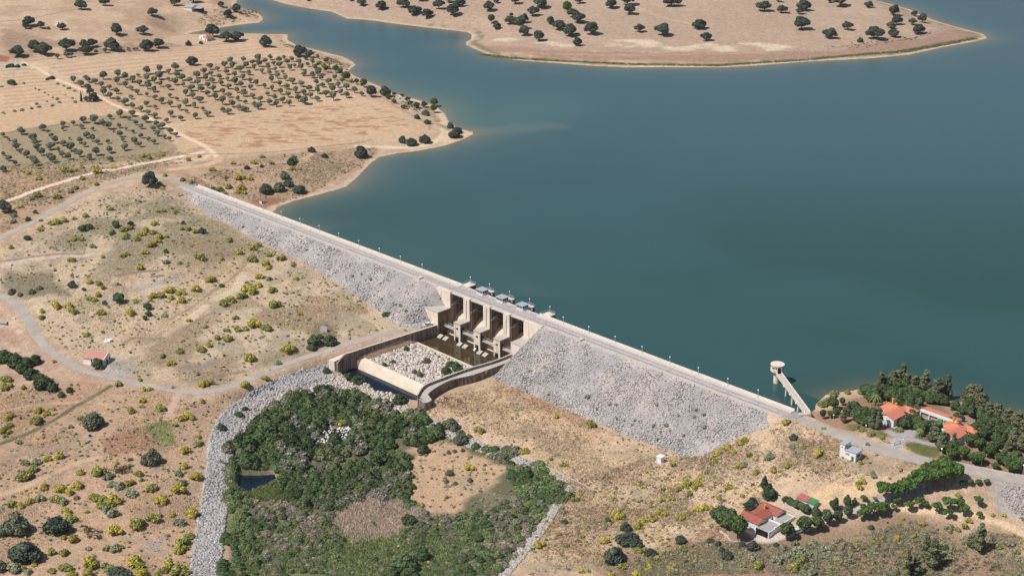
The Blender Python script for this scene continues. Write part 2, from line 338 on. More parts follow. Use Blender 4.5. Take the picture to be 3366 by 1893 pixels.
class MB:
    """collects simple solids into one mesh"""
    def __init__(s, org=(0, 0, 0)): s.V = []; s.F = []; s.o = np.array(org, float)
    def add(s, V, F): n = len(s.V); s.V += [np.array(v, float) for v in V]; s.F += [tuple(i+n for i in f) for f in F]; return s
    def box(s, c, d, rz=0):
        x, y, z = c; a, b, h = d[0]/2, d[1]/2, d[2]/2; co, si = math.cos(rz), math.sin(rz)
        V = [(x+i*a*co-j*b*si, y+i*a*si+j*b*co, z+k*h) for k in (-1, 1) for i, j in ((-1, -1), (1, -1), (1, 1), (-1, 1))]
        return s.add(V, [(3, 2, 1, 0), (4, 5, 6, 7), (0, 1, 5, 4), (1, 2, 6, 5), (2, 3, 7, 6), (3, 0, 4, 7)])
    def prism(s, poly, z0, z1):
        n = len(poly); z0 = np.broadcast_to(z0, n); z1 = np.broadcast_to(z1, n)
        a = sum(poly[i][0]*poly[(i+1) % n][1]-poly[(i+1) % n][0]*poly[i][1] for i in range(n))
        ix = list(range(n)) if a > 0 else list(range(n))[::-1]
        V = [(poly[i][0], poly[i][1], z0[i]) for i in ix]+[(poly[i][0], poly[i][1], z1[i]) for i in ix]
        return s.add(V, [tuple(range(n))[::-1], tuple(range(n, 2*n))]+[(i, (i+1) % n, n+(i+1) % n, n+i) for i in range(n)])
    def dbox(s, s0, s1, t0, t1, z0, z1):
        return s.prism([dam(s0, t0, 0), dam(s1, t0, 0), dam(s1, t1, 0), dam(s0, t1, 0)], z0, z1)
    def cyl(s, c, r, h, n=16, r2=None, cap=True):
        r2 = r if r2 is None else r2
        V = [(c[0]+q*math.cos(2*math.pi*i/n), c[1]+q*math.sin(2*math.pi*i/n), z) for q, z in ((r, c[2]), (r2, c[2]+h)) for i in range(n)]
        F = [(i, (i+1) % n, n+(i+1) % n, n+i) for i in range(n)]
        if cap: F += [tuple(range(n))[::-1], tuple(range(n, 2*n))]
        return s.add(V, F)
    def bar(s, a, b, r, n=5, r2=None):
        a = np.array(a, float); b = np.array(b, float); d = b-a; L = np.linalg.norm(d)+1e-9; d = d/L
        u = np.cross(d, (0, 0, 1.) if abs(d[2]) < .9 else (1., 0, 0)); u /= np.linalg.norm(u); v = np.cross(d, u); r2 = r if r2 is None else r2
        V = [p+q*(u*math.cos(2*math.pi*i/n)+v*math.sin(2*math.pi*i/n)) for p, q in ((a, r), (b, r2)) for i in range(n)]
        return s.add(V, [(i, (i+1) % n, n+(i+1) % n, n+i) for i in range(n)]+[tuple(range(n))[::-1], tuple(range(n, 2*n))])
    def wall(s, pts, th, z0, z1):
        """wall along a polyline, thickness th centred; z0,z1 scalars or per point"""
        p = np.array([q[:2] for q in pts], float); n = len(p); z0 = np.broadcast_to(z0, n); z1 = np.broadcast_to(z1, n)
        d = np.gradient(p, axis=0); d /= np.linalg.norm(d, axis=1)[:, None]; nn = np.stack([-d[:, 1], d[:, 0]], 1)*th/2
        L, R = p+nn, p-nn; V = []
        for i in range(n): V += [(*R[i], z0[i]), (*L[i], z0[i]), (*L[i], z1[i]), (*R[i], z1[i])]
        F = []
        for i in range(n-1):
            a, b = 4*i, 4*i+4; F += [(a+k, a+(k+1) % 4, b+(k+1) % 4, b+k) for k in range(4)]
        F += [(3, 2, 1, 0), (4*n-4, 4*n-3, 4*n-2, 4*n-1)]
        return s.add(V, F)
    def sphere(s, c, r, n=10, m=6):
        V = [(c[0]+r*math.sin(math.pi*j/m)*math.cos(2*math.pi*i/n), c[1]+r*math.sin(math.pi*j/m)*math.sin(2*math.pi*i/n), c[2]+r*math.cos(math.pi*j/m)) for j in range(m+1) for i in range(n)]
        return s.add(V, [(j*n+i, (j+1)*n+i, (j+1)*n+(i+1) % n, j*n+(i+1) % n) for j in range(m) for i in range(n)])
    def build(s, name, m, parent=None, smooth_=False):
        V = np.array(s.V)-s.o; o = mesh_obj(name, V, s.F, m, parent, smooth_)
        bm = bmesh.new(); bm.from_mesh(o.data); bmesh.ops.recalc_face_normals(bm, faces=bm.faces); bm.to_mesh(o.data); bm.free()
        return o
def W(root):  # part builder whose coordinates are world, parented to an unrotated root
    return MB(org=root.location)
# ------------------------------------------------------------------ ground colour (what each patch of soil and grass is)
K = .97
C = np.zeros(X.shape+(3,)); C[:] = (204, 174, 142)
F1 = fbm(X, Y, 60, 4); F2 = fbm(X+500, Y-300, 18, 4); F3 = fbm(X-900, Y+70, 5, 3); F4 = fbm(X+77, Y+901, 120, 3)
def mixc(f, c): C[:] = C*(1-f[..., None])+np.array(c, float)*f[..., None]
vis = (X > -450) & (X < 450) & (Y > 400) & (Y < 1400)
mixc(smooth((F1-.45)*5)*.6, (190, 156, 132)); mixc(smooth((F2-.52)*6)*.5, (172, 138, 110)); mixc(smooth((F3-.6)*8)*.35, (226, 206, 176)); mixc(smooth((.4-F3)*8)*.4, (168, 142, 118))
def zone(s, c, a=1., fe=5., wobble=6., pat=None):
    p = P(s); q = G(p[:, 0], p[:, 1])[:, :2]; lo = q.min(0)-15; hi = q.max(0)+15
    m = (X > lo[0]) & (X < hi[0]) & (Y > lo[1]) & (Y < hi[1])
    d = sdist(X[m], Y[m], q)+(F2[m]-.5)*wobble*2+(F3[m]-.5)*wobble*.8; f = smooth(d/fe+.5)*a
    if pat is not None: f = f*pat[m]
    C[m] = C[m]*(1-f[:, None])+np.array(c, float)*f[:, None]
def track(s, wd, c, a=1., fe=.9, ruts=False):
    p = P(s); q = catmull(G(p[:, 0], p[:, 1]), 6)[:, :2]; (a >= .6 and TRK.append((q[::3], wd))); lo = q.min(0)-9; hi = q.max(0)+9
    m = (X > lo[0]) & (X < hi[0]) & (Y > lo[1]) & (Y < hi[1])
    d = sdist(X[m], Y[m], q, False); f = smooth((wd/2-d+(F3[m]-.5)*.8)/fe+.5)*a
    if ruts: f = f*(.55+.45*smooth(d/.8))
    C[m] = C[m]*(1-f[:, None])+np.array(c, float)*f[:, None]
p2 = smooth((F2-.42)*6); p3 = smooth((F3-.45)*6); p1 = smooth((F1-.4)*5)
# left fields upstream
zone("D -80,0 660,0 640,60 480,75 700,95 800,200 960,240 1130,330 960,390 700,400 450,430 0,560 -80,590", (208, 178, 144), .8, 10)
zone("D 0,0 620,0 500,130 0,150", (186, 152, 124), .6, 14, pat=p2)
zone("a 330,545 1000,490 2100,370 2440,400 2480,470 1700,560 1100,640 600,690", (214, 182, 150), 1, 2, 1)
zone("a 0,600 180,580 330,620 560,760 640,860 300,890 0,950", (216, 182, 148), 1, 2, 1)
zone("a 0,540 180,530 280,590 0,620", (196, 190, 160), .8, 2, 1)
zone("a -60,450 80,490 60,530 -60,520", (176, 110, 84), .9, 1.5, 1)
zone("a 0,960 640,870 850,830 1080,940 300,1080 0,1130", (210, 176, 138), 1, 2, 1)
zone("a 0,1135 300,1085 1050,960 1250,1000 1550,1160 1480,1300 900,1400 0,1430", (158, 142, 110), .8, 3, 3)
zone("a 600,690 1100,640 1700,560 2500,480 2576,560 2576,880 1700,1000 1450,1040 1250,1000 830,820", (198, 164, 130), .8, 3, 3)
zone("a 830,700 1250,660 1500,760 1400,980 1150,900", (172, 146, 116), .6, 8, 6, pat=p2)
zone("b -700,1060 0,960 500,870 1000,840 1180,840 1330,920 1560,1040 1570,1100 1450,1140 1100,1190 700,1260 300,1290 -200,1300 -400,1330 -640,1200", (211, 178, 142), 1, 2, 1.5)
zone("b -500,1060 700,900 1100,900 1450,1050 1100,1150 0,1250 -400,1280", (184, 138, 106), .95, 6, 3, pat=smooth((fbm(X*.45, Y*1.3, 3.2, 3)-.56)*14))
zone("a 0,250 60,470 420,490 900,450 1500,385 1550,370 1000,330 500,350", (166, 136, 112), .7, 8, 4, pat=p2)
zone("a 0,1430 900,1400 1480,1310 1700,1240 1660,1300 1000,1400 600,1540 200,1680 -50,1750", (182, 148, 112), .8, 4)
zone("e 450,160 1200,100 1700,130 1400,190 1200,170 900,220 400,500 0,700 0,480", (180, 146, 116), .7, 3, 3)
zone("D 480,410 800,375 960,365 940,400 780,490 700,520 660,505 560,470", (184, 152, 120), .8, 4, 4)
zone("b 560,1300 900,1330 1040,1380 900,1460 600,1500 200,1600 -60,1700 -150,1600", (196, 160, 132), .8, 3, 4)
zone("e 2100,420 2300,380 2480,395 2270,470 2250,500", (166, 116, 90), .8, 2, 2)
# far peninsula
zone("D 700,0 2300,-40 2480,95 2100,160 1850,170 1500,155 1200,130 1160,90 1000,55 860,40", (184, 157, 134), .9, 6)
zone("D 1150,10 1900,-20 2300,30 2300,80 1800,130 1300,100", (196, 170, 144), .6, 12, pat=p1)
zone("c 80,340 700,370 1200,340 1700,370 2300,370 2576,400 2300,440 1700,430 1100,400 500,400", (222, 204, 174), .85, 5, 7, pat=p2)
zone("c -400,330 0,400 700,440 1400,455 2200,450 d 300,450 1000,430 1700,330 2050,260 2200,320 1500,460 700,500 0,530 c 1200,520 500,500 0,430 -350,400", (168, 132, 112), .8, 3, 3)
# left downstream hill
zone("D 0,640 200,510 380,470 480,500 620,600 900,730 1060,810 820,880 560,970 300,940 150,880 60,790 0,740", (204, 183, 153), .75, 8)
zone("D 240,520 430,500 560,570 640,640 560,660 440,640 250,690 180,640 130,620 200,560", (146, 138, 112), .8, 10, 10, pat=smooth((F2-.36)*6))
zone("D 330,620 560,600 600,680 450,720 280,690", (168, 130, 104), .5, 8, 8, pat=p1)
zone("D 0,680 120,690 170,740 60,760 0,740", (126, 118, 96), .85, 7, 8)
zone("D 560,760 860,740 960,800 900,850 700,920 520,960 360,900 420,840", (160, 136, 108), .8, 8, 10, pat=smooth((F2-.36)*6))
zone("D 450,680 560,660 620,640 700,690 900,770 640,760 540,840 450,880 420,780", (206, 182, 146), .6, 8, 6, pat=p1)
zone("i 1090,120 1280,70 1500,30 1620,0 1500,70 1330,120 1200,150", (184, 170, 158), .95, 1.5, 2)
zone("i 905,205 945,165 985,240 930,260", (196, 188, 180), .95, 1, 1)
zone("D 780,820 830,815 850,850 790,850", (104, 92, 76), .6, 3, 3)
# lower left
zone("D 0,980 200,960 480,1010 560,1000 620,980 520,1100 500,1300 480,1449 -50,1460", (196, 160, 128), .75, 8)
zone("D 0,1130 400,1120 500,1180 480,1449 -50,1460", (170, 136, 114), .6, 8, 7, pat=p2)
zone("D 0,1000 160,960 250,930 220,1020 130,1060 0,1100", (180, 140, 112), .6, 8, 5)
zone("j 850,290 1150,190 1240,180 1360,360 1200,395 950,430 870,370", (176, 132, 106), 1, 1, .5)
zone("j 1225,180 1390,140 1440,150 1500,330 1360,362", (108, 130, 66), .95, 1, .7)
zone("j 1140,190 1175,185 1260,290 1215,300", (150, 136, 90), .9, 1, .5)
zone("j 1180,1150 1350,1100 1450,1180 1380,1280 1200,1250", (172, 156, 148), .7, 4, 3)
zone("j 1260,540 1420,490 1450,560 1300,600", (172, 156, 144), .7, 3, 3)
# right bank
zone("D 1065,1045 1110,1000 1250,950 1400,1010 1600,1090 1760,1150 1700,1250 1500,1240 1440,1210 1300,1160", (214, 182, 146), .85, 3)
zone("g 60,870 500,1110 1000,1300 1500,1500 1440,1460 900,1330 400,1140 0,950", (178, 136, 102), .7, 3, 4)
zone("D 1230,1050 1500,1120 1650,1160 1700,1200 1500,1220 1300,1140", (184, 166, 134), .5, 6, 8, pat=p2)
zone("D 1440,1215 1600,1250 1560,1449 1250,1449 1400,1280", (196, 172, 134), .7, 6)
zone("D 1460,1250 1530,1200 1700,1230 1640,1330 1560,1400 1460,1449", (204, 176, 136), .6, 8, 8, pat=p1)
zone("D 1620,1180 1760,1150 1830,1110 1900,1080 2000,1060 2150,1110 2320,1170 2420,1200 2250,1240 2050,1220 1900,1240 1750,1300 1640,1350", (212, 182, 150), .75, 6)
zone("D 1760,1160 1900,1100 1980,1130 2100,1200 1950,1230 1850,1280 1700,1330 1600,1300", (178, 158, 130), .5, 8, 8, pat=p2)
zone("D 2140,1130 2250,1150 2330,1180 2230,1200 2150,1190", (164, 138, 112), .6, 4, 4)
zone("D 1500,1390 1800,1340 2000,1330 2300,1300 2576,1350 2576,1470 1500,1470", (156, 128, 102), .85, 8)
zone("D 1980,1360 2200,1370 2400,1330 2576,1380 2576,1470 1950,1470", (138, 124, 96), .6, 8, 8, pat=p2)
zone("n 740,760 820,700 1010,660 1100,690 1230,650 1400,660 1360,700 1150,760 1000,850 850,860 760,830", (222, 186, 142), .95, 2, 2)
zone("m 1590,1110 1700,1060 1800,1190 1780,1200", (206, 156, 118), .95, 1.2, 1)
zone("n 210,1060 400,1080 560,1070 650,1000 780,960 760,1060 640,1100 480,1160 330,1160", (214, 200, 184), .95, 1.2, 1)
zone("n 470,780 520,830 660,920 700,960 640,950 460,810", (190, 180, 172), .9, 1, .6)
zone("n 2330,720 2450,660 2650,700 2650,960 2480,930 2400,850", (176, 168, 164), .8, 4, 8)
zone("n 2300,1220 2576,1200 2576,1290 2480,1280", (206, 178, 146), .7, 3, 3)
# east garden
zone("h 770,680 960,590 1100,480 1350,440 1700,480 2100,560 2400,640 2700,700 2700,1230 2200,1120 1880,1060 1500,940 1250,880 950,780", (160, 124, 98), .85, 4)
zone("h 1100,480 1250,440 1250,520 1050,570", (204, 168, 140), .9, 2, 2)
zone("h 1900,590 2050,600 2200,760 2180,860 2050,780", (196, 166, 140), .7, 3, 3)
zone("h 700,690 900,730 1230,900 1230,870 1000,790 1050,720 850,640", (176, 138, 108), .8, 2, 2)
zone("h 1060,760 1180,750 1200,800 1110,815", (112, 112, 66), .9, 1.5, 1.5)
zone("h 1300,815 1430,820 1440,860 1370,900 1290,880", (112, 114, 66), .9, 1.5, 1.5)
zone("h 1400,780 1540,800 1560,830 1480,830", (112, 112, 66), .9, 1.5, 1.5)
zone("h 1560,920 1700,920 1850,970 1850,1020 1780,1030 1640,990", (104, 112, 62), .95, 1.5, 1.5)
zone("h 1650,860 1800,880 1780,900 1680,890", (108, 110, 64), .9, 1.5, 1)
TRK = []
track("h 1490,945 1530,880 1600,840 1660,815", 4.6, (182, 176, 176))
track("h 1440,825 1480,845 1540,860", 3.5, (182, 176, 176))
track("h 1590,875 1700,905 1800,930", 3, (182, 176, 176))
# river bed below the weir
bed = "D 575,1449 590,1180 570,1090 640,1000 740,940 830,925 900,960 1000,1010 1065,1060 1180,1110 1430,1215 1380,1290 1260,1449"
zone(bed, (112, 108, 80), 1, 3, 3)
zone("D 600,1010 820,920 900,960 1060,1060 1000,1080 800,990 620,1060", (164, 154, 138), .9, 3, 4)
zone("D 760,1080 900,1060 920,1110 800,1125", (150, 142, 128), .8, 3, 4)
zone("D 830,1290 940,1230 1090,1290 1050,1360 860,1370 760,1400 640,1300 700,1250", (158, 136, 120), .9, 7, 12)
zone("D 610,1270 700,1240 800,1290 760,1390 640,1330", (140, 124, 104), .8, 7, 10)
zone("D 660,1190 800,1150 760,1230 700,1250", (170, 144, 122), .7, 3, 3)
zone("D 640,1400 800,1350 1020,1340 1200,1340 1260,1449 620,1449", (122, 134, 84), .9, 8, 10)
zone("D 1045,1130 1100,1110 1160,1115 1270,1170 1280,1190 1230,1250 1170,1290 1090,1290 1040,1230 1035,1180", (204, 168, 134), .95, 5, 9)
zone("D 560,1200 600,1160 590,1300 560,1400 550,1300", (100, 120, 62), .8, 3, 3)
# tracks
T_ = (240, 208, 174)
track("a 180,520 330,590 430,650 600,720 840,820 950,885 1100,945 1250,1000 1400,1070 1550,1150 1700,1220 1800,1290 1850,1340", 3.2, T_)
track("a 310,540 600,690", 5, (222, 192, 158), .7)
track("a 240,540 420,680 660,820", 4, (218, 188, 150), .5)
track("a 1850,1340 1830,1370 1740,1400 1600,1420 e 1450,150", 4.5, (222, 184, 146))
track("a 1720,1290 1500,1335 1200,1390 950,1440 e 880,155 700,205 450,280 250,345 80,410 -80,460", 3.6, (236, 212, 186))
track("a 1800,1300 1700,1350 1500,1370", 3, T_, .7)
track("e 1600,150 1650,200 1800,270 1900,310 1970,340", 2.4, (214, 174, 138), .8, ruts=True)
track("e 1700,130 2000,135 2200,110 2576,60 b 600,1290 800,1270 960,1240", 2.6, (212, 172, 136), .7)
track("b 960,1240 1100,1245 1400,1250 1600,1215 1690,1150 1700,1090 1690,1000 1650,945", 4, (232, 206, 172), .95)
track("b 1540,880 1400,840 1300,810 1180,745 1100,720", 2.5, (226, 198, 166), .8)
zone("b 1620,930 1700,980 1720,1060 1940,1130 1700,1225 1640,1190 1700,1100 1660,1000", (226, 194, 160), .9, 2, 1.5)
track("e -40,960 120,935 300,905 500,885 760,875", 3, (206, 188, 172), .95); track("e -40,930 120,912 300,885 500,868 700,865", 1.6, (150, 112, 92), .8)
track("e 620,905 1000,870 1300,850 1500,870", 1.5, (178, 150, 126), .5)
track("e 1580,1440 1800,1270 1980,1170 2050,1050", 4, (222, 198, 164), .9); track("e 1400,1440 1600,1330 1760,1210 1950,1080 2080,940 2020,860 1700,840 1500,840", 1.6, (156, 128, 104), .7); track("e 1000,1050 1150,1020 1330,1005", 2.4, (150, 116, 100), .8); track("i 1480,560 1620,430 1850,300", 1.8, (160, 132, 106), .7); track("i 1060,580 1150,545 1290,560", 2, (148, 112, 92), .8); track("i 1540,800 1700,790 1850,740", 3, (150, 138, 130), .8); track("i 1650,900 1900,860 2060,830", 2, (146, 122, 100), .7)
track("i 1400,520 1600,400 1780,260 1980,170", 3, (214, 188, 156), .6)
track("i 1500,1030 1460,1120 1430,1200", 2.6, (214, 186, 164), .85)
track("j 0,760 250,680 500,560 720,470 850,440", 2, (214, 182, 148), .8, ruts=True)
track("j 0,470 300,390 600,330", 2.5, (176, 148, 130), .6)
track("i 0,1170 300,1110 700,1085 900,1110", 1.8, (214, 180, 144), .6)
track("n 820,800 1000,770 1200,740 1350,670 1500,640 1700,600 1760,585", 4, (226, 192, 152), .9, ruts=True)
track("n 1430,860 1650,895 1900,915 2130,930 2300,975 2450,1030 2600,1110", 2.8, (226, 196, 156), .95)
track("n 1750,700 1600,750 1400,810 1300,850 1120,890 1000,915 870,950 780,975", 3.4, (190, 184, 184), .95)
track("m 480,1420 600,1150 680,950 740,760", 3.0, (212, 182, 146), .3, ruts=True)
track("i 940,950 700,1090 600,1150 400,1270 200,1370 0,1440", 2.2, (96, 100, 64), .85)
zone("i 905,760 940,735 1000,718 1160,755 1135,840 1085,872 980,860 860,822", (182, 174, 170), .95, 1.5, 1.5)
zone("D 0,640 200,510 380,470 480,500 620,600 900,730 1060,810 820,880 560,970 300,940 150,880 60,790 0,740", (156, 144, 118), .5, 8, 8, pat=smooth((fbm(X+31, Y-60, 11, 4)-.52)*9))
zone("D 0,980 200,960 480,1010 600,985 520,1100 500,1300 480,1449 0,1449", (166, 146, 122), .45, 8, 8, pat=smooth((fbm(X+131, Y-60, 9, 4)-.52)*9))
zone("D 1065,1045 1250,950 1600,1090 1760,1150 2000,1060 2320,1170 2250,1240 1850,1300 1560,1449 1250,1449", (162, 150, 124), .45, 8, 8, pat=smooth((fbm(X-31, Y+60, 8, 4)-.53)*9))
for s_, w_, c_ in (("a 0,1135 300,1085 600,1040 1050,955", 1.8, (146, 122, 96)), ("a 300,895 640,862 830,852", 1.2, (160, 132, 104)), ("a 170,522 420,502 900,452 1500,395 2000,365", 1.6, (150, 122, 98)), ("a 600,690 1100,625 1700,560 2480,482", 1.4, (164, 132, 104)), ("a 0,190 300,150 620,85", 1.6, (144, 116, 94)),
    ("b -640,1315 0,1300 500,1262 900,1222 1080,1188", 1.8, (158, 128, 100)), ("b 1200,845 1330,925 1560,1050 1575,1100", 1.4, (158, 128, 100)), ("a 830,830 1000,930 1250,1030 1440,1045", 1.2, (168, 138, 108)), ("a 1450,1040 1900,980 2300,925 2576,890", 1.2, (176, 146, 116)), ("a 0,605 180,590 300,595", 1.2, (150, 126, 98)), ("a 0,735 200,715 420,690", 1.4, (150, 134, 100)),
    ("c 200,450 700,462 1200,470 1900,462 2500,455", 1.6, (198, 168, 140)), ("c 1260,60 1500,150 1760,210", 2, (214, 188, 158)), ("d 900,420 1500,350 1900,260", 1.2, (130, 112, 96)), ("b 300,345 500,430 800,520 900,580", 1.6, (150, 122, 100)), ("b 900,600 1000,700 1150,760", 1.4, (156, 128, 104))): track(s_, w_, c_, .59)
# stubble rows follow the mowing direction of the fields
def rows(s, c, per, dirpt, a=.5):
    p = P(s); q = G(p[:, 0], p[:, 1])[:, :2]; r = P(dirpt); g = G(r[:, 0], r[:, 1]); d = (g[1]-g[0])[:2]; d /= np.linalg.norm(d); nn = np.array([-d[1], d[0]])
    lo = q.min(0); hi = q.max(0); m = (X > lo[0]) & (X < hi[0]) & (Y > lo[1]) & (Y < hi[1])
    f = smooth(sdist(X[m], Y[m], q)/3)*smooth(.5+1.2*np.sin(2*math.pi*((X[m]*nn[0]+Y[m]*nn[1])+F2[m]*2)/per)*(.5+F1[m]))*a
    C[m] = C[m]*(1-f[:, None])+np.array(c, float)*f[:, None]
rows("a 330,545 1000,490 2100,370 2440,400 2480,470 1700,560 1100,640 600,690", (194, 158, 124), 9, "a 600,660 2300,480", .55)
rows("a 0,600 180,580 330,620 560,760 640,860 300,890 0,950", (194, 158, 122), 8, "a 0,870 500,820", .6)
rows("j 850,290 1150,190 1240,180 1360,360 1200,395 950,430 870,370", (156, 112, 90), 2.4, "j 1150,190 1330,380", .5)
rows("j 1225,180 1390,140 1440,150 1500,330 1360,362", (150, 120, 84), 2.4, "j 1300,170 1430,350", .6)
# banded shore: bleached sand at the waterline, a bare brown strip above, weeds on the north shore
dl = dist; shore = (dl < 60) & vis & ((_t > 2) | (_s < -20) | (_s > 330))
f = smooth(1-(dl+(F2-.5)*3)/4.5)*shore; mixc(f*np.where(Y > 690, .85, .3), (218, 190, 160))
f = smooth(1-abs(dl-6.5+(F2-.5)*4)/4)*shore*(Y > 940)*(X > -60); mixc(f*.75*smooth((F3-.35)*5), (120, 122, 84))
mixc((dres > 0)*1., (150, 135, 100))
# far country beyond the frame
mixc((~vis)*.6*smooth((F4-.4)*4), (150, 140, 104))
C = C*.88+C.mean(-1, keepdims=True)*.12; C = np.clip(C*np.array([1.01, 1.0, .995]), 0, 240); Cl = lin(C)*K
idx = np.arange(NX*NY).reshape(NY, NX)
Fq = np.stack([idx[:-1, :-1], idx[:-1, 1:], idx[1:, 1:], idx[1:, :-1]], -1).reshape(-1, 4)
ground = mesh_obj('ground', np.stack([X, Y, H], -1).reshape(-1, 3), Fq, 'ground', smooth_=True, cols=Cl.reshape(-1, 3))
tag(ground, kind='structure')
# ---- water of the reservoir
mw = dres > -2.0
fm = mw[:-1, :-1] & mw[:-1, 1:] & mw[1:, 1:] & mw[1:, :-1]; fq = Fq[fm.reshape(-1)]
u_, inv = np.unique(fq, return_inverse=True); inv = inv.reshape(-1, 4)
wx, wy = X.reshape(-1)[u_], Y.reshape(-1)[u_]; wd = dres.reshape(-1)[u_]; wt = st(wx, wy)[1]; wsd = st(wx, wy)[0]
sh = np.exp(-np.maximum(wd+(F2.reshape(-1)[u_]-.5)*5, 0)/7)*(((wt > 25) | (wsd < 40))*1.)
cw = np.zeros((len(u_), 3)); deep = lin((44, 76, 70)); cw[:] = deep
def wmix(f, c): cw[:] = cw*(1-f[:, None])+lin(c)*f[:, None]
wmix(smooth((wy-640)/400)*.8, (72, 98, 106))  # bluer with distance: haze and sky reflection painted into the water colour
wmix(smooth((F4.reshape(-1)[u_]-.42)*4)*.35, (62, 96, 100))
spit = G(*P("b 1945,1135")[0, :2])[0]
def plume(s, wdt, c, a):
    p = P(s); q = un(p[:, 0], p[:, 1], 0)[:, :2]; d = sdist(wx, wy, q, False)+(F2.reshape(-1)[u_]-.5)*8
    along = np.linspace(1, 0, 1); wmix(smooth(1-d/wdt)*a, c)
plume("b 1900,1110 2100,1110 2300,1090 2600,1070", 15, (120, 124, 112), .4)
plume("b 1500,800 1700,900 1900,1020 2200,1000 2500,900", 55, (80, 114, 106), .4)
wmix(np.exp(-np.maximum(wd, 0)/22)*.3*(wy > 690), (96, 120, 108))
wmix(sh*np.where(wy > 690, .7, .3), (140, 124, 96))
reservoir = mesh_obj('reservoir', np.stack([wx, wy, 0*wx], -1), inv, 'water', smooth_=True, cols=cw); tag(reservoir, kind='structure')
# ---- paved roads
def ribbon(name, L, wd, m, z=.06, nn=6, drape=True, widths=None):
    L = np.asarray(L); d = np.gradient(L[:, :2], axis=0); d /= np.linalg.norm(d, axis=1)[:, None]+1e-9; q = np.stack([-d[:, 1], d[:, 0]], 1)
    V = []; wds = np.broadcast_to(wd, len(L)) if widths is None else widths
    for i in range(len(L)):
        for k in range(nn+1):
            xy = L[i, :2]+q[i]*wds[i]*(k/nn-.5); V.append((xy[0], xy[1], (max(h_at(*xy), L[i, 2]-.3) if drape else L[i, 2])+z+.05*(1-abs(k/nn*2-1))))
    V = np.array(V); ii = np.arange(len(L)-1)[:, None]*(nn+1)+np.arange(nn)[None, :]; ii = ii.ravel()
    F = np.stack([ii, ii+1, ii+nn+2, ii+nn+1], -1)
    return mesh_obj(name, V, F, m, smooth_=True)
for L, r in zip(ROADL, ROADS):
    wv = np.full(len(L), r[2]-.4)
    if r[0] == 'right road': wv = 3.8+2.9*smooth(np.linspace(0, 1, len(L))*2.6)
    tag(ribbon(r[0].replace(' ', '_'), L, 0, 'asphalt', widths=wv), kind='structure')
# ------------------------------------------------------------------ the dam
def emb(name, s0, s1, label):
    ss = np.arange(s0, s1+.5, .9); tv = np.r_[12.5, 1.8, 0, -3, -6.2, -6.2-np.arange(.9, 40, .9)]; S, T = np.meshgrid(ss, tv); p = DA+DD*S[..., None]+DN*T[..., None]
    z = emb_z(p[..., 0]+DN[0]*-.001, p[..., 1]); z = np.where(T > 2, -6, z); z = np.where(T == 1.8, 4.93, z)
    z = np.where(T < -7, z+(fbm(p[..., 0], p[..., 1], 5, 3)-.5)*.7, z); z = np.where(z < -50, np.where(T < -6.2, 4.93+(T+6.2)/1.5, 4.93), z); z = np.maximum(z, -22); p[..., 2] = z
    n, m = S.shape; ix = np.arange(n*m).reshape(n, m); F = np.stack([ix[:-1, :-1], ix[1:, :-1], ix[1:, 1:], ix[:-1, 1:]], -1).reshape(-1, 4)
    return tag(mesh_obj(name, p.reshape(-1, 3), F, 'rubble', smooth_=True), label, 'embankment', 'rockfill embankments of the dam')
emb('rockfill_embankment', -56.9, 148.5, 'long grey rockfill embankment running from the hill to the spillway')
emb('rockfill_embankment', 193.8, 329.8, 'tall grey rockfill embankment between the spillway and the garden houses')
def ribdam(name, s0, s1, t0, t1, z, m):
    L = np.array([dam(s, (t0+t1)/2, z) for s in np.linspace(s0, s1, 80)]); return ribbon(name, L, abs(t1-t0), m, z=0, nn=2, drape=False)
tag(ribdam('crest_road', -57, 326, -4.6, -1.0, 4.975, 'crest_asphalt'), kind='structure')
tag(ribdam('crest_path', -57, 147, -6.1, -4.6, 4.99, 'deck'), kind='structure')
tag(ribdam('crest_path', 204, 325, -6.1, -4.6, 4.99, 'deck'), kind='structure')
for s0, s1, lab in ((-50, 147.5, 'long pale concrete parapet between the crest road and the reservoir, left of the spillway'), (194.5, 325.5, 'pale concrete parapet between the crest road and the reservoir, right of the spillway')):
    t = empty('parapet_wall', dam(s0, 0, 5), label=lab, cat='parapet', group='upstream parapets of the dam')
    b = W(t); b.dbox(s0, s1, -1.0, 1.3, 4.5, 5.22); b.build('kerb_slab', 'kerb', t)
    b = W(t); b.dbox(s0, s1, 1.3, 1.62, 4.0, 5.85); b.build('wave_wall', 'concrete', t)
for s0, s1, lab in ((-52, 139.5, 'low pale kerb along the downstream edge of the crest, left of the spillway'), (204.5, 325, 'low pale kerb along the downstream edge of the crest, right of the spillway')):
    b = MB(); k = s0
    while k < s1: b.dbox(k, min(k+7.8, s1), -6.55, -6.1, 4.3, 5.14); k += 8
    tag(b.build('edge_kerb', 'kerb'), lab, 'kerb', 'downstream kerbs of the dam')
def railing(name, segs, lab, grp, h=1.0, step=2.0, r=.055, mt='steel', mesh=False, cat='railing'):
    """segs: list of polylines (world pts with z at the foot)"""
    t = empty(name, segs[0][0], label=lab, cat=cat, group=grp); b = W(t); c = MB(); c.bar((0, 0, 0), (0, 0, h), r*.8, 4); p0 = c.build('post', mt, t); pm = p0.data; bpy.data.objects.remove(p0)
    for sg in segs:
        for a, e in zip(sg[:-1], sg[1:]):
            a = np.array(a, float); e = np.array(e, float); L = np.linalg.norm(e-a); n = max(1, int(L/step))
            up = np.array([0, 0, h]); b.bar(a+up, e+up, r, 4); b.bar(a+up*.5, e+up*.5, r*.6, 4)
            for i in range(n+1):
                q = a+(e-a)*i/n; o = bpy.data.objects.new('post', pm); COL.objects.link(o); o.parent = t; o.location = tuple(q-np.array(t.location))
    b.build('rail', mt, t); return t
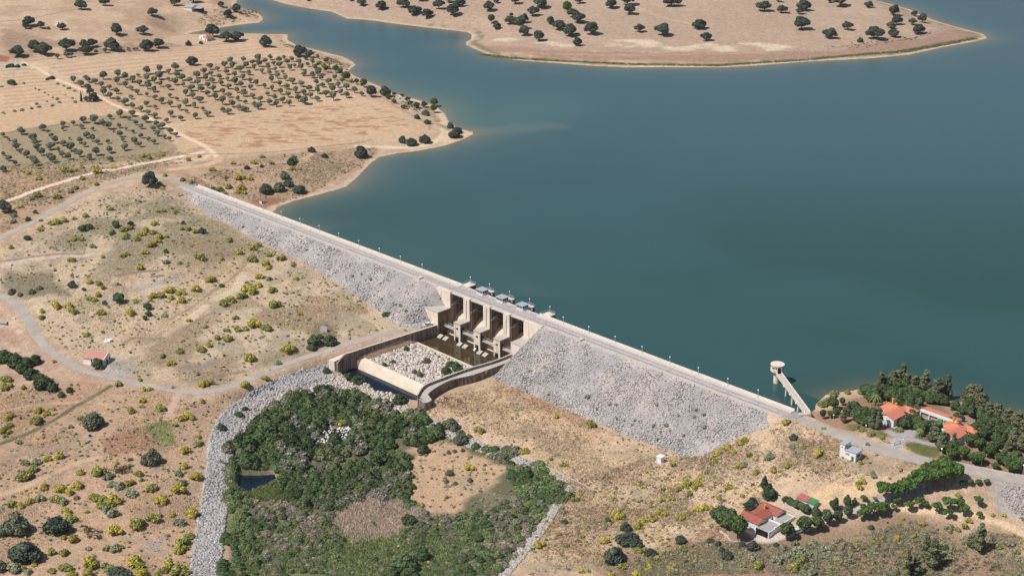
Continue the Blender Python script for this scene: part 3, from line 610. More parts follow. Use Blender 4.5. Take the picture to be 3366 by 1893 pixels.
for s0, s1, lab in ((-50, 128, 'white tube railing on the downstream crest edge from the far end to the inspection box'), (205, 224, 'short white tube railing on the crest just right of the spillway'), (226, 322, 'white tube railing on the downstream side of the crest toward the garden houses')):
    railing('railing', [[dam(s, -4.75, 5.0) for s in np.linspace(s0, s1, 12)]], lab, 'crest railings', 1.0, 3.4, .075, 'pole')
# lamps: the globe heads stand on both edges of the crest
def make_lamp(name='street_lamp', h=3.0):
    t = empty(name, (0, 0, 0)); b = MB(); b.cyl((0, 0, 0), .08, h-.15, 6, .05); b.cyl((0, 0, 0), .14, .3, 6); b.build('post', 'pole', t)
    b = MB(); b.sphere((0, 0, h), .3, 10, 7); b.build('globe', 'globe', t, True); b = MB(); b.cyl((0, 0, h-.32), .12, .1, 8, .2); b.build('collar', 'steel', t); return t
def copy_tree(o, parent=None, mats_=None):
    c = o.copy(); COL.objects.link(c); c.parent = parent
    for ch in o.children: copy_tree(ch, c)
    return c
lamp0 = make_lamp(); used = [0]
def place(proto, used_, loc, rz=0, scale=1, **kw):
    o = proto if not used_[0] else copy_tree(proto); used_[0] += 1
    o.location = tuple(map(float, loc)); o.rotation_euler = (0, 0, rz)
    o.scale = (scale,)*3 if np.isscalar(scale) else scale
    return tag(o, **kw)
sL = [-53+14.55*k for k in range(14)]; sR = [208.4+14.35*k for k in range(8)]
def ordn(k): return ['first', 'second', 'third', 'fourth', 'fifth', 'sixth', 'seventh', 'eighth', 'ninth', 'tenth', 'eleventh', 'twelfth', 'thirteenth', 'fourteenth', 'fifteenth'][k]
for side, tt, gs in (('reservoir', 1.0, 5.22), ('downstream', -4.9, 5.0)):
    grp = 'globe lamps on the %s edge of the crest' % side
    for k, s in enumerate(sL[:13]):
        place(lamp0, used, dam(s+(0 if tt > 0 else .5), tt, gs), label='white globe lamp on the %s edge, %s counted from the far end of the dam' % (side, ordn(k)), cat='street lamp', group=grp)
    for k, s in enumerate(sR):
        place(lamp0, used, dam(s+(0 if tt > 0 else 2.6), tt, gs), label='white globe lamp on the %s edge, %s after the spillway towards the garden' % (side, ordn(k)), cat='street lamp', group=grp)
# ------------------------------------------------------------------ spillway
sp_ = empty('spillway', dam(171, 0, 0), label='four-bay gated concrete spillway in the middle of the dam', cat='spillway')
BAYS = [(148.8, 157.1), (161.0, 169.4), (173.3, 181.5), (185.3, 193.5)]; PIERS = [(157.1, 161.0), (169.4, 173.3), (181.5, 185.3)]
b = W(sp_); b.dbox(140, 203.8, -6.3, 1.3, 4.1, 4.97); b.build('bridge_deck', 'deck', sp_)
b = W(sp_); b.dbox(140, 203.8, -6.5, -6.3, 3.7, 5.2); b.dbox(140, 203.8, 1.3, 1.55, 3.7, 5.2); b.build('deck_kerb', 'kerb', sp_)
b = W(sp_); b.dbox(139.5, 204.2, -4.6, -1.0, 4.975, 4.985); b.build('deck_road', 'crest_asphalt', sp_)
b = W(sp_); b.dbox(148.8, 148.85, -14.9, -7.45, -14, -2.7); b.build('shade_stain_lining', 'shade_stain_wall', sp_)  # thin added panel: shade on the step face painted dark, plus stain
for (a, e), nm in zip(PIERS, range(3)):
    b = W(sp_); b.dbox(e-.01, e+.035, -13.1, -7.45, -13.4, -5.5); b.build('shade_stain_lining', 'shade_stain_wall', sp_)  # added panel carrying painted shade and stain on the tower side
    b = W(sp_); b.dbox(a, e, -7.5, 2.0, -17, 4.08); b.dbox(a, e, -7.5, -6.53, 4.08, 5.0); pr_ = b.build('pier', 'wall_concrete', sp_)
    mid = (a+e)/2; b = W(sp_); b.dbox(a+.9, e+1.0, 2.0, 6.9, -7, 4.9); b.build('pier_head', 'wall_concrete', sp_); b = W(sp_); b.dbox(e+1.0, e+1.04, 2.0, 6.85, -6, 4.3); b.build('shade_stain_lining', 'shade_stain_wall', sp_)  # added panel paints the pier head's sunless side dark
    b = W(sp_); b.dbox(mid-.12, mid+.12, -7.56, -7.5, -5, 4); b.build('joint', 'dark', sp_)
    b = W(sp_); b.dbox(a, e, -13.2, -7.5, -17, -5.4); q = b.build('outlet_tower', 'wall_concrete', sp_)
    b = W(sp_); b.dbox(a-.15, e+.15, -13.4, -7.5, -5.4, -5.0); b.build('roof_slab', 'deck', q)
    b = W(sp_); b.dbox(a+1.2, e-1.2, -13.26, -13.2, -7.9, -7.2); b.build('window', 'glass', q)
    b = W(sp_); b.dbox(a+.9, e-1.1, -13.3, -13.2, -13.4, -11.4); b.build('outlet', 'dark', q)
    b = W(sp_); b.bar(dam(mid-.1, -13.0, -12.1), dam(mid-.1, -14.0, -12.5), .55, 10); b.build('valve', 'dark_steel', q)
    b = W(sp_); b.dbox(e, e+.06, -12.6, -11.2, -8.9, -6.9); b.build('door', 'dark', q)
    b = W(sp_)
    for k in range(5): b.add([dam(mid-.5+u*1.0, -13.9-k*.32, -12.6-k*.03-k*k*.045) for u in (0, 1)]+[dam(mid-.5+u*1.0, -14.22-k*.32, -12.63-k*.03-(k+1)**2*.045) for u in (1, 0)], [(0, 1, 2, 3)])
    if nm == 1: b.build('water_jet', 'foam', sp_)
    # cabin on the reservoir side
    cb = empty('cabin', (0, 0, 0)); cb.parent = sp_
    b = W(sp_); b.dbox(a+.9, e+.9, -.5, 3.1, 4.98, 5.7); b.build('cabin_base', 'white2', cb)
    b = W(sp_); b.dbox(a+1.05, e+.75, -.35, 2.95, 5.7, 6.9); b.build('window_band', 'glass', cb)
    b = W(sp_)
    for u in np.linspace(a+.9, e+.78, 5): b.dbox(u, u+.12, -.5, -.36, 5.7, 6.9); b.dbox(u, u+.12, 2.96, 3.1, 5.7, 6.9)
    for u in np.linspace(-.35, 2.8, 4): b.dbox(a+.9, a+1.04, u, u+.12, 5.7, 6.9); b.dbox(e+.76, e+.9, u, u+.12, 5.7, 6.9)
    b.build('mullion', 'white', cb)
    b = W(sp_); b.dbox(a+.6, e+1.2, -.8, 3.4, 6.9, 7.08); b.build('cabin_roof', 'metal_roof', cb)
    b = W(sp_); b.dbox(e, e+2.6, 1.6, 2.6, 4.5, 4.75); b.dbox(e, e+2.6, 3.6, 4.2, 4.5, 4.75); b.build('hoist_beam', 'deck', sp_)
for k, (a, e) in enumerate(((145.8, 150.2), (194.2, 198.4))):
    b = W(sp_); b.dbox(a, e, 1.55, 7.0, -7, 4.9); b.build('pier_head', 'wall_concrete', sp_); b = W(sp_); b.dbox(e, e+.04, 1.7, 6.95, -6, 4.3); b.build('shade_stain_lining', 'shade_stain_wall', sp_)  # outer heads too: sunless side darkened by an added painted panel
for k, (a, e) in enumerate([(145.8, 150.2)]+[(a+.9, e+1.0) for a, e in PIERS]+[(194.2, 198.4)]):
    pts = ([dam(a+.1, 1.7, 4.9)] if k in (0, 4) else [dam(a+.1, 3.5, 4.9)])+[dam(a+.1, 6.75, 4.9), dam(e-.1, 6.75, 4.9), dam(e-.1, 3.6, 4.9)]
    railing('pier_railing', [pts], 'galvanised railing round the %s spillway pier head from the left' % ordn(k), 'railings of the pier heads', 1.0, 1.4, .05)
    place(lamp0, used, dam((a+e)/2-.3, 6.0, 4.9), label='lamp post on the %s spillway pier head from the left' % ordn(k), cat='street lamp', group='lamps on the pier heads')
# abutments: high wall + lower step block each side
stepL = U("z1 65,735 405,855", -2.5)
b = W(sp_); b.prism([dam(139.5, -7.4, 0), dam(148.8, -7.4, 0), dam(148.8, 2.0, 0), dam(139.5, 2.0, 0)], -17, 4.08); b.prism([dam(139.5, -7.4, 0), dam(148.8, -7.4, 0), dam(148.8, -6.53, 0), dam(139.5, -6.53, 0)], 4.08, 4.9)
b.build('abutment', 'wall_concrete', sp_)
b = W(sp_); b.dbox(135.0, 148.8, -15.0, -7.42, -17, -2.55); b.build('abutment_step', 'wall_concrete', sp_)
b = W(sp_); b.dbox(134.9, 148.95, -15.15, -7.43, -2.55, -2.4); b.build('step_slab', 'deck', sp_)
b = W(sp_); b.prism([dam(193.5, -7.4, 0), dam(203.6, -7.4, 0), dam(203.6, 2.0, 0), dam(193.5, 2.0, 0)], -17, 4.08); b.dbox(193.5, 203.6, -7.4, -6.53, 4.08, 4.9); b.build('abutment', 'wall_concrete', sp_)
b = W(sp_); b.dbox(193.5, 206.5, -15.0, -7.42, -17, -2.85); b.build('abutment_step', 'wall_concrete', sp_)
b = W(sp_); b.dbox(193.35, 206.6, -15.15, -7.43, -2.85, -2.7); b.build('step_slab', 'deck', sp_)
for a, e in BAYS:
    b = W(sp_); b.dbox(a-.01, a+.04, -7.35, 1.3, -14, 4.05); b.build('shade_stain_lining', 'shade_stain_wall', sp_)  # bay wall shade painted on an added panel, over brown stain
    tt = np.linspace(3.2, -11, 22); zz = np.interp(tt, [-11, -8.5, -6, -4.7, -3.4, -1.5, .4, 1.6, 3.2], [-13.9, -12.3, -9.9, -8.4, -6.9, -5.6, -4.6, -4.1, -4.0])
    V = [dam(s, t, z) for t, z in zip(tt, zz) for s in (a, e)]+[dam(s, t, -17) for t in tt for s in (a, e)]; n = len(tt); F = []
    for i in range(n-1): F += [(2*i, 2*i+1, 2*i+3, 2*i+2)]
    b = W(sp_); b.add(V, F); q = b.build('chute', 'weir', sp_, True)
    b = W(sp_); V = []; F = []
    for i, th in enumerate(np.linspace(-.86, .5, 9)): V += [dam(a, -4.6+6*math.cos(th), -.3+6*math.sin(th)), dam(e, -4.6+6*math.cos(th), -.3+6*math.sin(th))]
    for i in range(8): F.append((2*i, 2*i+1, 2*i+3, 2*i+2))
    b.add(V, F); b.dbox(a, e, 1.3, 1.5, 2.0, 4.1); b.build('radial_gate', 'dark_steel', sp_)
    b = W(sp_)
    for s in (a+.35, e-.35):
        for z in (-3.0, -.3, 2.0): b.bar(dam(s, -5.0, -.3), dam(s, 1.0 if z > -2 else 0.2, z), .16, 5)
        b.bar(dam(s-.25, -5.5, -.3), dam(s+.25, -5.5, -.3), .45, 8)
    b.build('gate_arm', 'steel', sp_)
    b = W(sp_); b.dbox(a, e, -6.9, -5.1, -1.2, -.75) if False else b.dbox(a, a+.5, -7.0, -4.6, -1.3, -.8); b.build('bearing_ledge', 'deck', sp_)
    b = W(sp_)
    for t in (-7.0, -6.55): b.bar(dam(a+.35, t, -12), dam(a+.35, t, 5.2), .05, 4)
    for z in np.arange(-11, 5, .9): b.bar(dam(a+.35, -7.0, z), dam(a+.35, -6.55, z), .035, 4)
    b.build('ladder', 'steel', sp_)
    b = W(sp_); b.dbox(a+.6, e-.3, -7.35, -6.53, 4.55, 4.85); b.build('service_beam', 'kerb', sp_)
# railings on the bridge
railing('bridge_railing', [[dam(140, -5.0, 5.0), dam(203.5, -5.0, 5.0)]], 'tube railing on the downstream side of the road over the spillway', 'railings of the spillway bridge', 1.0, 1.6, .05)
railing('bridge_railing', [[dam(q0, -.75, 5.0), dam(q1, -.75, 5.0)] for q0, q1 in ((150.5, 157.8), (162.3, 170.2), (174.5, 182.3), (186.5, 194))], 'tube railing on the reservoir side of the road over the spillway', 'railings of the spillway bridge', 1.0, 1.6, .05)
for k, s in enumerate((134, 146, 158.6, 171, 183, 195, 204)):
    place(lamp0, used, dam(s, -5.2, 5.0), label='slim white lamp post on the downstream side of the spillway bridge, %s from the left' % ordn(k), cat='street lamp', group='lamps on the spillway bridge')
# footbridge between the outlet towers
wk = empty('outlet_walkway', dam(171, -11, -8.9), label='narrow concrete walkway linking the low outlet towers above the pool', cat='walkway')
for a, e in BAYS:
    b = W(wk); b.dbox(a, e, -12.2, -10.4, -9.5, -9.1); b.build('walkway_deck', 'deck', wk)
    b = W(wk)
    for t in (-12.15, -10.45):
        b.bar(dam(a, t, -8.1), dam(e, t, -8.1), .05, 4); b.bar(dam(a, t, -8.6), dam(e, t, -8.6), .03, 4)
        for s in np.linspace(a, e, 6): b.bar(dam(s, t, -9.1), dam(s, t, -8.1), .04, 4)
    b.build('walkway_rail', 'steel', wk)
# baffle blocks in the pool
k = 0
for bi, (a, e) in enumerate(BAYS):
    for j, s in enumerate(((a+2.0), (a+5.4))):
        o = empty('baffle_block', dam(s, -15.4, -13.4)); b = W(o); b.prism([dam(s-1.1, -16.6, 0), dam(s+1.1, -16.6, 0), dam(s+1.1, -14.6, 0), dam(s-1.1, -14.6, 0)], -16, [-13.2, -13.2, -12.3, -12.3])
        q = b.build('baffle_block', 'deck'); q.location = o.location; bpy.data.objects.remove(o)
        tag(q, 'pale sloping concrete block in the pool below the %s gate, %s side' % (ordn(bi), ('left', 'right')[j]), 'block', 'energy blocks below the gates')
# basin walls, sill, weir
dirL = PT_L[:, :2]
lw = np.vstack([dam(148.0, -15, -8.6), PT_L[1], PT_L[2], PT_L[3], PT_L[4]]); lw[:, 2] = -8.6
t = empty('basin_wall', lw[2], label='tall stained retaining wall on the left side of the stilling basin', cat='retaining wall', group='walls of the stilling basin')
b = W(t); b.wall(catmull(lw, 4), .7, -18, np.r_[np.full(13, -8.5), np.linspace(-8.5, -10, 4)]); b.build('wall', 'old_wall', t)
nose = U("z2 155,445 160,440 85,415 300,330 400,310 250,395", -9.6)
endL = U("z2 155,440 80,415 330,315 410,305", -9.8); b = W(t); b.prism([endL[0][:2], endL[1][:2], endL[2][:2], endL[3][:2]], -18, -9.75); b.build('end_block', 'wall_concrete', t)
b = W(t); b.wall(np.vstack([lw[:4]]), .95, -8.5, -8.38); b.build('coping', 'kerb', t)
t = empty('basin_wall', WR_IN[3], label='curved retaining wall with a walkway on the right side of the stilling basin', cat='retaining wall', group='walls of the stilling basin')
wi = catmull(WR_IN, 4); b = W(t); b.wall(wi, .45, -18, -7.7); b.build('parapet', 'old_wall', t)
b = W(t); b.wall(wi, .6, -7.7, -7.6); b.build('coping', 'kerb', t)
outer = catmull(WR_OUT, 3); poly = [tuple(p[:2]) for p in wi]+[tuple(p[:2]) for p in outer[::-1]]
b = W(t); b.prism(poly, -18, -8.95); b.build('outer_wall', 'old_wall', t)
b = W(t); pin = [tuple(p[:2]) for p in wi]+[tuple(p[:2]) for p in outer[::-1]]; b.prism(pin, -8.94, -8.85); b.build('walkway_slab', 'deck', t)
b = W(t); pb = G(*P("z2 2100,660")[0, :2])[0]; pa = U("z2 2170,560", -8.9)[0]
for o_ in (0, .5): b.bar(pa+np.array([o_, 0, 0]), pb+np.array([o_, 0, .1]), .05, 4)
for u in np.linspace(0, 1, 12): q = pa*(1-u)+pb*u; b.bar(q, q+np.array([.5, 0, 0]), .04, 4)
b.build('ladder', 'steel', t)
sa, sb = U("z2 1280,200 1975,505", -13.1); dv = (sb-sa)/np.linalg.norm(sb-sa); sa = sa-dv*1.5; sb = sb+dv*14
b = MB(org=sa); b.wall([sa, sb], 1.2, -17, -12.95); o = b.build('basin_sill', 'weir'); o.location = sa; tag(o, 'straight low concrete sill between the brown pool and the boulders', 'sill')
tl, tr = U("z2 560,390 1330,740", -12.0); bl, br = U("z2 415,515 1250,880", -16.0)
dv = (tr-tl)/np.linalg.norm(tr-tl); tr = tr+dv*3.5; tl = tl-dv*.2; dv2 = (br-bl)/np.linalg.norm(br-bl); br = br+dv2*4; bl = bl-dv2*.5
V = []; n = 12
for k in range(n+1):
    th = k/n*math.pi/2
    for A_, B_ in ((tl, bl), (tr, br)):
        u_ = k/n; V.append([A_[0]+(B_[0]-A_[0])*u_, A_[1]+(B_[1]-A_[1])*u_, -12.05-4.5*u_**1.45])
up = np.array([.4, 1.3, 0]); V = [tl+up*1.4+np.array([0, 0, -2.]), tr+up*1.4+np.array([0, 0, -2.]), tl+up*.4, tr+up*.4]+V
F = [(2*i, 2*i+1, 2*i+3, 2*i+2) for i in range(len(V)//2-1)]
b = MB(org=tl); b.add(V, F); o = b.build('end_weir', 'weir', None, True); o.location = tl; tag(o, 'smooth rounded pale concrete weir closing the stilling basin', 'weir')
def flat(name, pts, z, m): o = mesh_obj(name, np.array([(p[0], p[1], z) for p in pts]), [tuple(range(len(pts)))], m); return tag(o, kind='structure')
flat('stilling_pool', [dam(148.5, -6, 0), dam(193.6, -6, 0), dam(193.6, -20, 0), sb, sa], -13.4, 'pool_water')
q0 = U("z2 160,560 420,505 1255,885 1290,1060 1100,1100 560,760 300,760", -16)
flat('weir_channel_water', q0, -16.0, 'blue_water')
q0 = U("j 1990,560 2350,560 2370,640 2290,720 2100,780 1980,740", -16)
flat('pond_water', q0, -16.0, 'blue_water')
flat('basin_bed', [sa+DN*-.6, sb+DN*-.6, tr+np.array([.5, 1.5, 0]), tl+np.array([.5, 1.5, 0])], -13.6, 'rubble')
q0 = U("k 1130,850 1250,800 1420,790 1400,880 1200,930 980,950", -15.4); flat('stream_water', q0, -15.25, 'blue_water')
# channel-edge walls right bank
wl = GP("z2 1390,1055 1650,1180 1850,1260 2200,1440 m 0,400 160,480 480,640 690,740"); wl[:, 2] += .25
b = MB(org=wl[0]); b.wall(catmull(wl, 4), .5, catmull(wl, 4)[:, 2]-1.2, catmull(wl, 4)[:, 2]+.1); o = b.build('bank_wall', 'deck'); o.location = wl[0]; tag(o, 'thin concrete kerb wall along the top of the right bank riprap', 'low wall')
# drain box on the far slope
q = G(*P("S 867,667")[0, :2], use_emb=True)[0]
t = empty('drain_inlet', q, label='open pale concrete drain box in the rockfill near the far end of the dam', cat='drain box')
for i, (x0, x1, y0, y1) in enumerate(((-.9, -.6, -2.6, 2.6), (.6, .9, -2.6, 2.6), (-.6, .6, -2.6, -2.3), (-.6, .6, 2.3, 2.6))):
    b = MB(); b.box(((x0+x1)/2, (y0+y1)/2, -.2), (x1-x0, y1-y0, 1.6)); b.build('side_wall', 'kerb', t)
b = MB(); b.box((0, 0, -.7), (1.2, 4.6, .2)); b.build('floor', 'dark', t); t.rotation_euler = (math.radians(-18), math.radians(-14), -.5); 
for k, (ss, lab) in enumerate(((127.5, 'small concrete inspection box on the downstream crest edge left of the spillway'), (224.6, 'small concrete inspection box on the downstream crest edge right of the spillway'))):
    t = empty('inspection_box', dam(ss, -5.9, 5), label=lab, cat='concrete box', group='inspection boxes'); b = W(t); b.dbox(ss-.8, ss+.8, -6.9, -4.8, 3.4, 5.5); b.build('box', 'concrete', t)
    b = W(t); b.dbox(ss-.95, ss+.95, -7.05, -4.7, 5.5, 5.65); b.build('lid', 'kerb', t)
# ------------------------------------------------------------------ intake tower and its footbridge
tc = U("z5 436,588", 0)[0]
t = empty('intake_tower', tc, label='round concrete intake tower with a drum head standing in the reservoir', cat='tower')
b = MB(); b.cyl((0, 0, -9), 1.28, 13.8, 28); b.build('column', 'wall_concrete', t, False)
b = MB(); b.cyl((0, 0, 4.7), 1.9, .5, 32, 2.62); b.cyl((0, 0, 5.2), 2.62, 1.25, 32); b.build('drum', 'concrete', t)
b = MB(); b.cyl((0, 0, 6.4), 2.2, .9, 32); b.build('window_band', 'glass', t)
b = MB()
for a in np.linspace(0, 2*math.pi, 10)[:-1]: b = MB(); b.box((2.3*math.cos(a), 2.3*math.sin(a), 6.85), (.3, .3, .9), a); b.build('mullion', 'concrete', t)
b = MB(); b.cyl((0, 0, 7.25), 2.55, .6, 32); b.cyl((0, 0, 7.85), 2.75, .22, 32); b.build('roof', 'concrete', t)
dL = U("z5 470,420 985,1170", 5.0); dR = U("z5 535,400 1108,1168", 5.0)
ax = ((dL[1]+dR[1])-(dL[0]+dR[0]))/2; L_ = np.linalg.norm(ax[:2]); ad = ax/L_; an = np.array([-ad[1], ad[0], 0]); c0 = np.array([tc[0], tc[1], 5.0])+ad*2.0; c1 = (dL[1]+dR[1])/2+ad*.8
b = MB(); dq = math.atan2(ad[1], ad[0]); b.box((2.5*ad[0], 2.5*ad[1], 6.15), (.5, 1.5, 2.0), dq); b.build('doorway', 'dark', t)
b = MB()
for o_ in (-.8, .8): b.box((2.6*ad[0]+an[0]*o_, 2.6*ad[1]+an[1]*o_, 6.1), (.5, .22, 2.2), dq)
b.build('door_frame', 'concrete', t)
t = empty('footbridge', c0, label='long straight concrete footbridge from the crest to the intake tower', cat='footbridge')
wb = 1.0
b = W(t); b.prism([(c0-an*wb)[:2], (c1-an*wb)[:2], (c1+an*wb)[:2], (c0+an*wb)[:2]], 4.5, 5.0); b.build('bridge_deck', 'deck', t)
for o_ in (-wb, wb): b = W(t); b.wall([c0+an*o_, c1+an*o_], .22, 4.2, 5.55); b.build('parapet', 'concrete', t)
for q in U("z5 642,852 762,1020 885,1190", 0):
    u = (q-c0)@ad; cc = c0+ad*u; b = W(t); b.cyl((cc[0], cc[1], -7), .42, 11.3, 14); b.build('bridge_pier', 'wall_concrete', t); b = W(t); b.box((cc[0], cc[1], 4.2), (.9, 2.5, .5), math.atan2(ad[1], ad[0])); b.build('pier_cap', 'concrete', t)
e0, e1 = U("z5 880,1240 1130,1215", 5.0)
b = MB(org=e0); b.prism([e0[:2], e1[:2], (e1+np.array([-.6, 2.6, 0]))[:2], (e0+np.array([.2, 2.2, 0]))[:2]], 2, 5.1); o = b.build('landing_slab', 'kerb'); o.location = e0; tag(o, 'pale concrete landing where the footbridge meets the crest', 'landing')
railing('landing_railing', [[e0+(0, .15, .1), e0*.6+e1*.4+(0, .15, .1)], [e0*.3+e1*.7+(0, .15, .1), e1+(0, .15, .1)]], 'short tube railing on the landing of the footbridge', None, 1.0, .5, .05)
# ------------------------------------------------------------------ buildings
class Fr:
    """local frame on the ground: origin and heading of the s axis"""
    def __init__(f, o, ang): f.o = np.array(o, float); f.u = np.array([math.cos(ang), math.sin(ang), 0]); f.v = np.array([-math.sin(ang), math.cos(ang), 0]); f.a = ang
    def __call__(f, s, t, z): return f.o+f.u*s+f.v*t+np.array([0, 0, z])
DANG = math.atan2(DD[1], DD[0])
def wallbox(f, root, s0, s1, t0, t1, h, m='white', name='wall', ridge=None, rh=1.3, z0=-.8):
    b = W(root); P4 = [f(s0, t0, 0), f(s1, t0, 0), f(s1, t1, 0), f(s0, t1, 0)]; z = f.o[2]
    b.prism(P4, z+z0, z+h)
    if ridge == 's':
        for s in (s0, s1): b.add([f(s, t0, h), f(s, t1, h), f(s, (t0+t1)/2, h+rh), f(s+(.15 if s == s0 else -.15), t0, h), f(s+(.15 if s == s0 else -.15), t1, h), f(s+(.15 if s == s0 else -.15), (t0+t1)/2, h+rh)], [(0, 1, 2), (3, 5, 4), (0, 2, 5, 3), (1, 4, 5, 2), (0, 3, 4, 1)])
    if ridge == 't':
        for t in (t0, t1): b.add([f(s0, t, h), f(s1, t, h), f((s0+s1)/2, t, h+rh), f(s0, t+(.15 if t == t0 else -.15), h), f(s1, t+(.15 if t == t0 else -.15), h), f((s0+s1)/2, t+(.15 if t == t0 else -.15), h+rh)], [(0, 1, 2), (3, 5, 4), (0, 2, 5, 3), (1, 4, 5, 2), (0, 3, 4, 1)])
    return b.build(name, m, root)
def gable(f, root, s0, s1, t0, t1, h, m, ridge='s', rh=1.3, ov=.35, name='roof', th=.16):
    b = W(root); k = rh/((t1-t0)/2 if ridge == 's' else (s1-s0)/2); d = ov*k
    if ridge == 's':
        mid = (t0+t1)/2; c = [(s0-ov, t0-ov, h-d), (s1+ov, t0-ov, h-d), (s1+ov, mid, h+rh), (s0-ov, mid, h+rh), (s0-ov, t1+ov, h-d), (s1+ov, t1+ov, h-d)]
    else:
        mid = (s0+s1)/2; c = [(s0-ov, t0-ov, h-d), (s0-ov, t1+ov, h-d), (mid, t1+ov, h+rh), (mid, t0-ov, h+rh), (s1+ov, t0-ov, h-d), (s1+ov, t1+ov, h-d)]
    V = [f(a, b_, z+.03) for a, b_, z in c]+[f(a, b_, z+.03+th) for a, b_, z in c]
    b.add(V, [(6, 7, 8, 9), (9, 8, 11, 10), (0, 3, 2, 1), (3, 4, 5, 2), (0, 1, 7, 6), (4, 10, 11, 5), (1, 2, 8, 7), (2, 5, 11, 8), (0, 6, 9, 3), (3, 9, 10, 4)])
    return b.build(name, m, root)
def hip(f, root, s0, s1, t0, t1, h, m, rh=1.2, ov=.35, name='roof'):
    b = W(root); a = (min(s1-s0, t1-t0))/2; ms, mt = (s0+s1)/2, (t0+t1)/2
    if s1-s0 >= t1-t0: r0, r1 = (s0+a, mt), (s1-a, mt)
    else: r0, r1 = (ms, t0+a), (ms, t1-a)
    V = [f(s0-ov, t0-ov, h-.1), f(s1+ov, t0-ov, h-.1), f(s1+ov, t1+ov, h-.1), f(s0-ov, t1+ov, h-.1), f(*r0, h+rh), f(*r1, h+rh)]+[f(s0-ov, t0-ov, h-.22), f(s1+ov, t0-ov, h-.22), f(s1+ov, t1+ov, h-.22), f(s0-ov, t1+ov, h-.22)]
    if s1-s0 >= t1-t0: F = [(0, 1, 5, 4), (1, 2, 5), (2, 3, 4, 5), (3, 0, 4)]
    else: F = [(0, 1, 4), (1, 2, 5, 4), (2, 3, 5), (3, 0, 4, 5)]
    b.add(V, F+[(6, 7, 1, 0), (7, 8, 2, 1), (8, 9, 3, 2), (9, 6, 0, 3), (9, 8, 7, 6)]); return b.build(name, m, root)
def onface(f, root, side, a0, a1, z0, z1, at, m, name, th=.06):
    b = W(root); z = f.o[2]
    c = {'-t': [(a0, at-th), (a1, at-th), (a1, at), (a0, at)], '+t': [(a0, at), (a1, at), (a1, at+th), (a0, at+th)], '+s': [(at, a0), (at+th, a0), (at+th, a1), (at, a1)], '-s': [(at-th, a0), (at, a0), (at, a1), (at-th, a1)]}[side]
    b.prism([f(s, t, 0) for s, t in c], z+z0, z+z1); return b.build(name, m, root)
def chimney(f, root, s, t, z0, z1, m='ochre', w_=.55):
    b = W(root); z = f.o[2]; b.box(f(s, t, (z0+z1)/2), (w_, w_, z1-z0), f.a); b.box(f(s, t, z1+.06), (w_+.25, w_+.25, .16), f.a); return b.build('chimney', m, root)
def garden_house(sx, sy, label):
    o = G(sx, sy)[0]; o[2] += .1; f = Fr(o, DANG); t = empty('house', o, label=label, cat='house', group='white houses with orange roofs in the garden')
    wallbox(f, t, -6.6, 0, 0, 7, 2.9, ridge='t', rh=1.25); gable(f, t, -6.6, 0, 0, 7.0, 2.9, 'orange_tile', 't', 1.25)
    wallbox(f, t, -9, -1.2, 5.5, 11, 3.0, name='wall'); hip(f, t, -9.2, -1.2, 5.6, 11, 3.25, 'orange_tile', 1.25)
    wallbox(f, t, -3.2, 2.0, 9.5, 13.2, 2.9, name='wall'); hip(f, t, -3.6, 2.0, 9.2, 13.4, 3.0, 'orange_tile', 1.0)
    wallbox(f, t, .05, 1.2, 5.2, 6.8, 1.9, name='porch')
    chimney(f, t, -7.0, 10.0, 3.5, 5.6); chimney(f, t, -4.5, 8.3, 4.0, 5.2)
    for a in (-5.2, -2.2): onface(f, t, '-t', a-.55, a+.55, .9, 2.0, -.01, 'white2', 'window'); b = W(t); b.box(f(a, -.3, 2.15), (1.5, .6, .08), f.a); b.build('window_hood', 'fibre_roof', t)
    onface(f, t, '-t', -4.0, -3.1, 0, 2.0, -.01, 'white2', 'door')
    b = W(t); b.prism([f(.0, -.6, 0), f(1.0, -.6, 0), f(1.0, 7, 0), f(0, 7, 0)], o[2]-.6, o[2]+.06); b.build('paving', 'deck', t)
garden_house(2935.8, 1405.5, 'white house with orange tiled roof, left one of the two garden houses')
garden_house(3138, 1470.5, 'white house with orange tiled roof half hidden by trees, right one of the two')
# garage row
o = G(3022.9, 1371)[0]; f = Fr(o, DANG); t = empty('garage_row', o, label='long low white garage row with a red sloping roof behind the garden houses', cat='garage')
wallbox(f, t, 0, 14.8, .8, 4.2, 2.7); b = W(t); b.prism([f(0, 0, 0), f(14.8, 0, 0), f(14.8, .5, 0), f(0, .5, 0)], o[2]+2.3, o[2]+3.3); b.build('fascia', 'white', t)
for s in (0, 3.6, 7.4, 9.7, 14.5): b = W(t); b.prism([f(s, 0.02, 0), f(s+.3, 0.02, 0), f(s+.3, .78, 0), f(s, .78, 0)], o[2]-.5, o[2]+2.29); b.build('pillar', 'white', t)
for s0, s1, m_ in ((.4, 3.5, 'fibre_roof'), (4.0, 7.3, 'metal_roof'), (7.8, 9.6, 'metal_roof'), (10.1, 14.4, 'fibre_roof')): onface(f, t, '-t', s0, s1, .2, 2.25, .78, m_, 'garage_door')
for s0, s1 in ((7.7, 9.3), (9.9, 11.8)): b = W(t); b.add([f(s0, .3, 2.2), f(s1, .3, 2.2), f(s1, -1.0, 1.7), f(s0, -1.0, 1.7)], [(0, 1, 2, 3)]); b.build('awning', 'green_sheet', t)
b = W(t); b.add([f(.2, .5, 3.25), f(14.7, .5, 3.25), f(14.7, 4.4, 2.75), f(.2, 4.4, 2.75), f(.2, .5, 3.1), f(14.7, .5, 3.1), f(14.7, 4.4, 2.6), f(.2, 4.4, 2.6)], [(0, 1, 2, 3), (7, 6, 5, 4), (0, 4, 5, 1), (1, 5, 6, 2), (2, 6, 7, 3), (3, 7, 4, 0)]); b.build('roof', 'orange_tile', t)
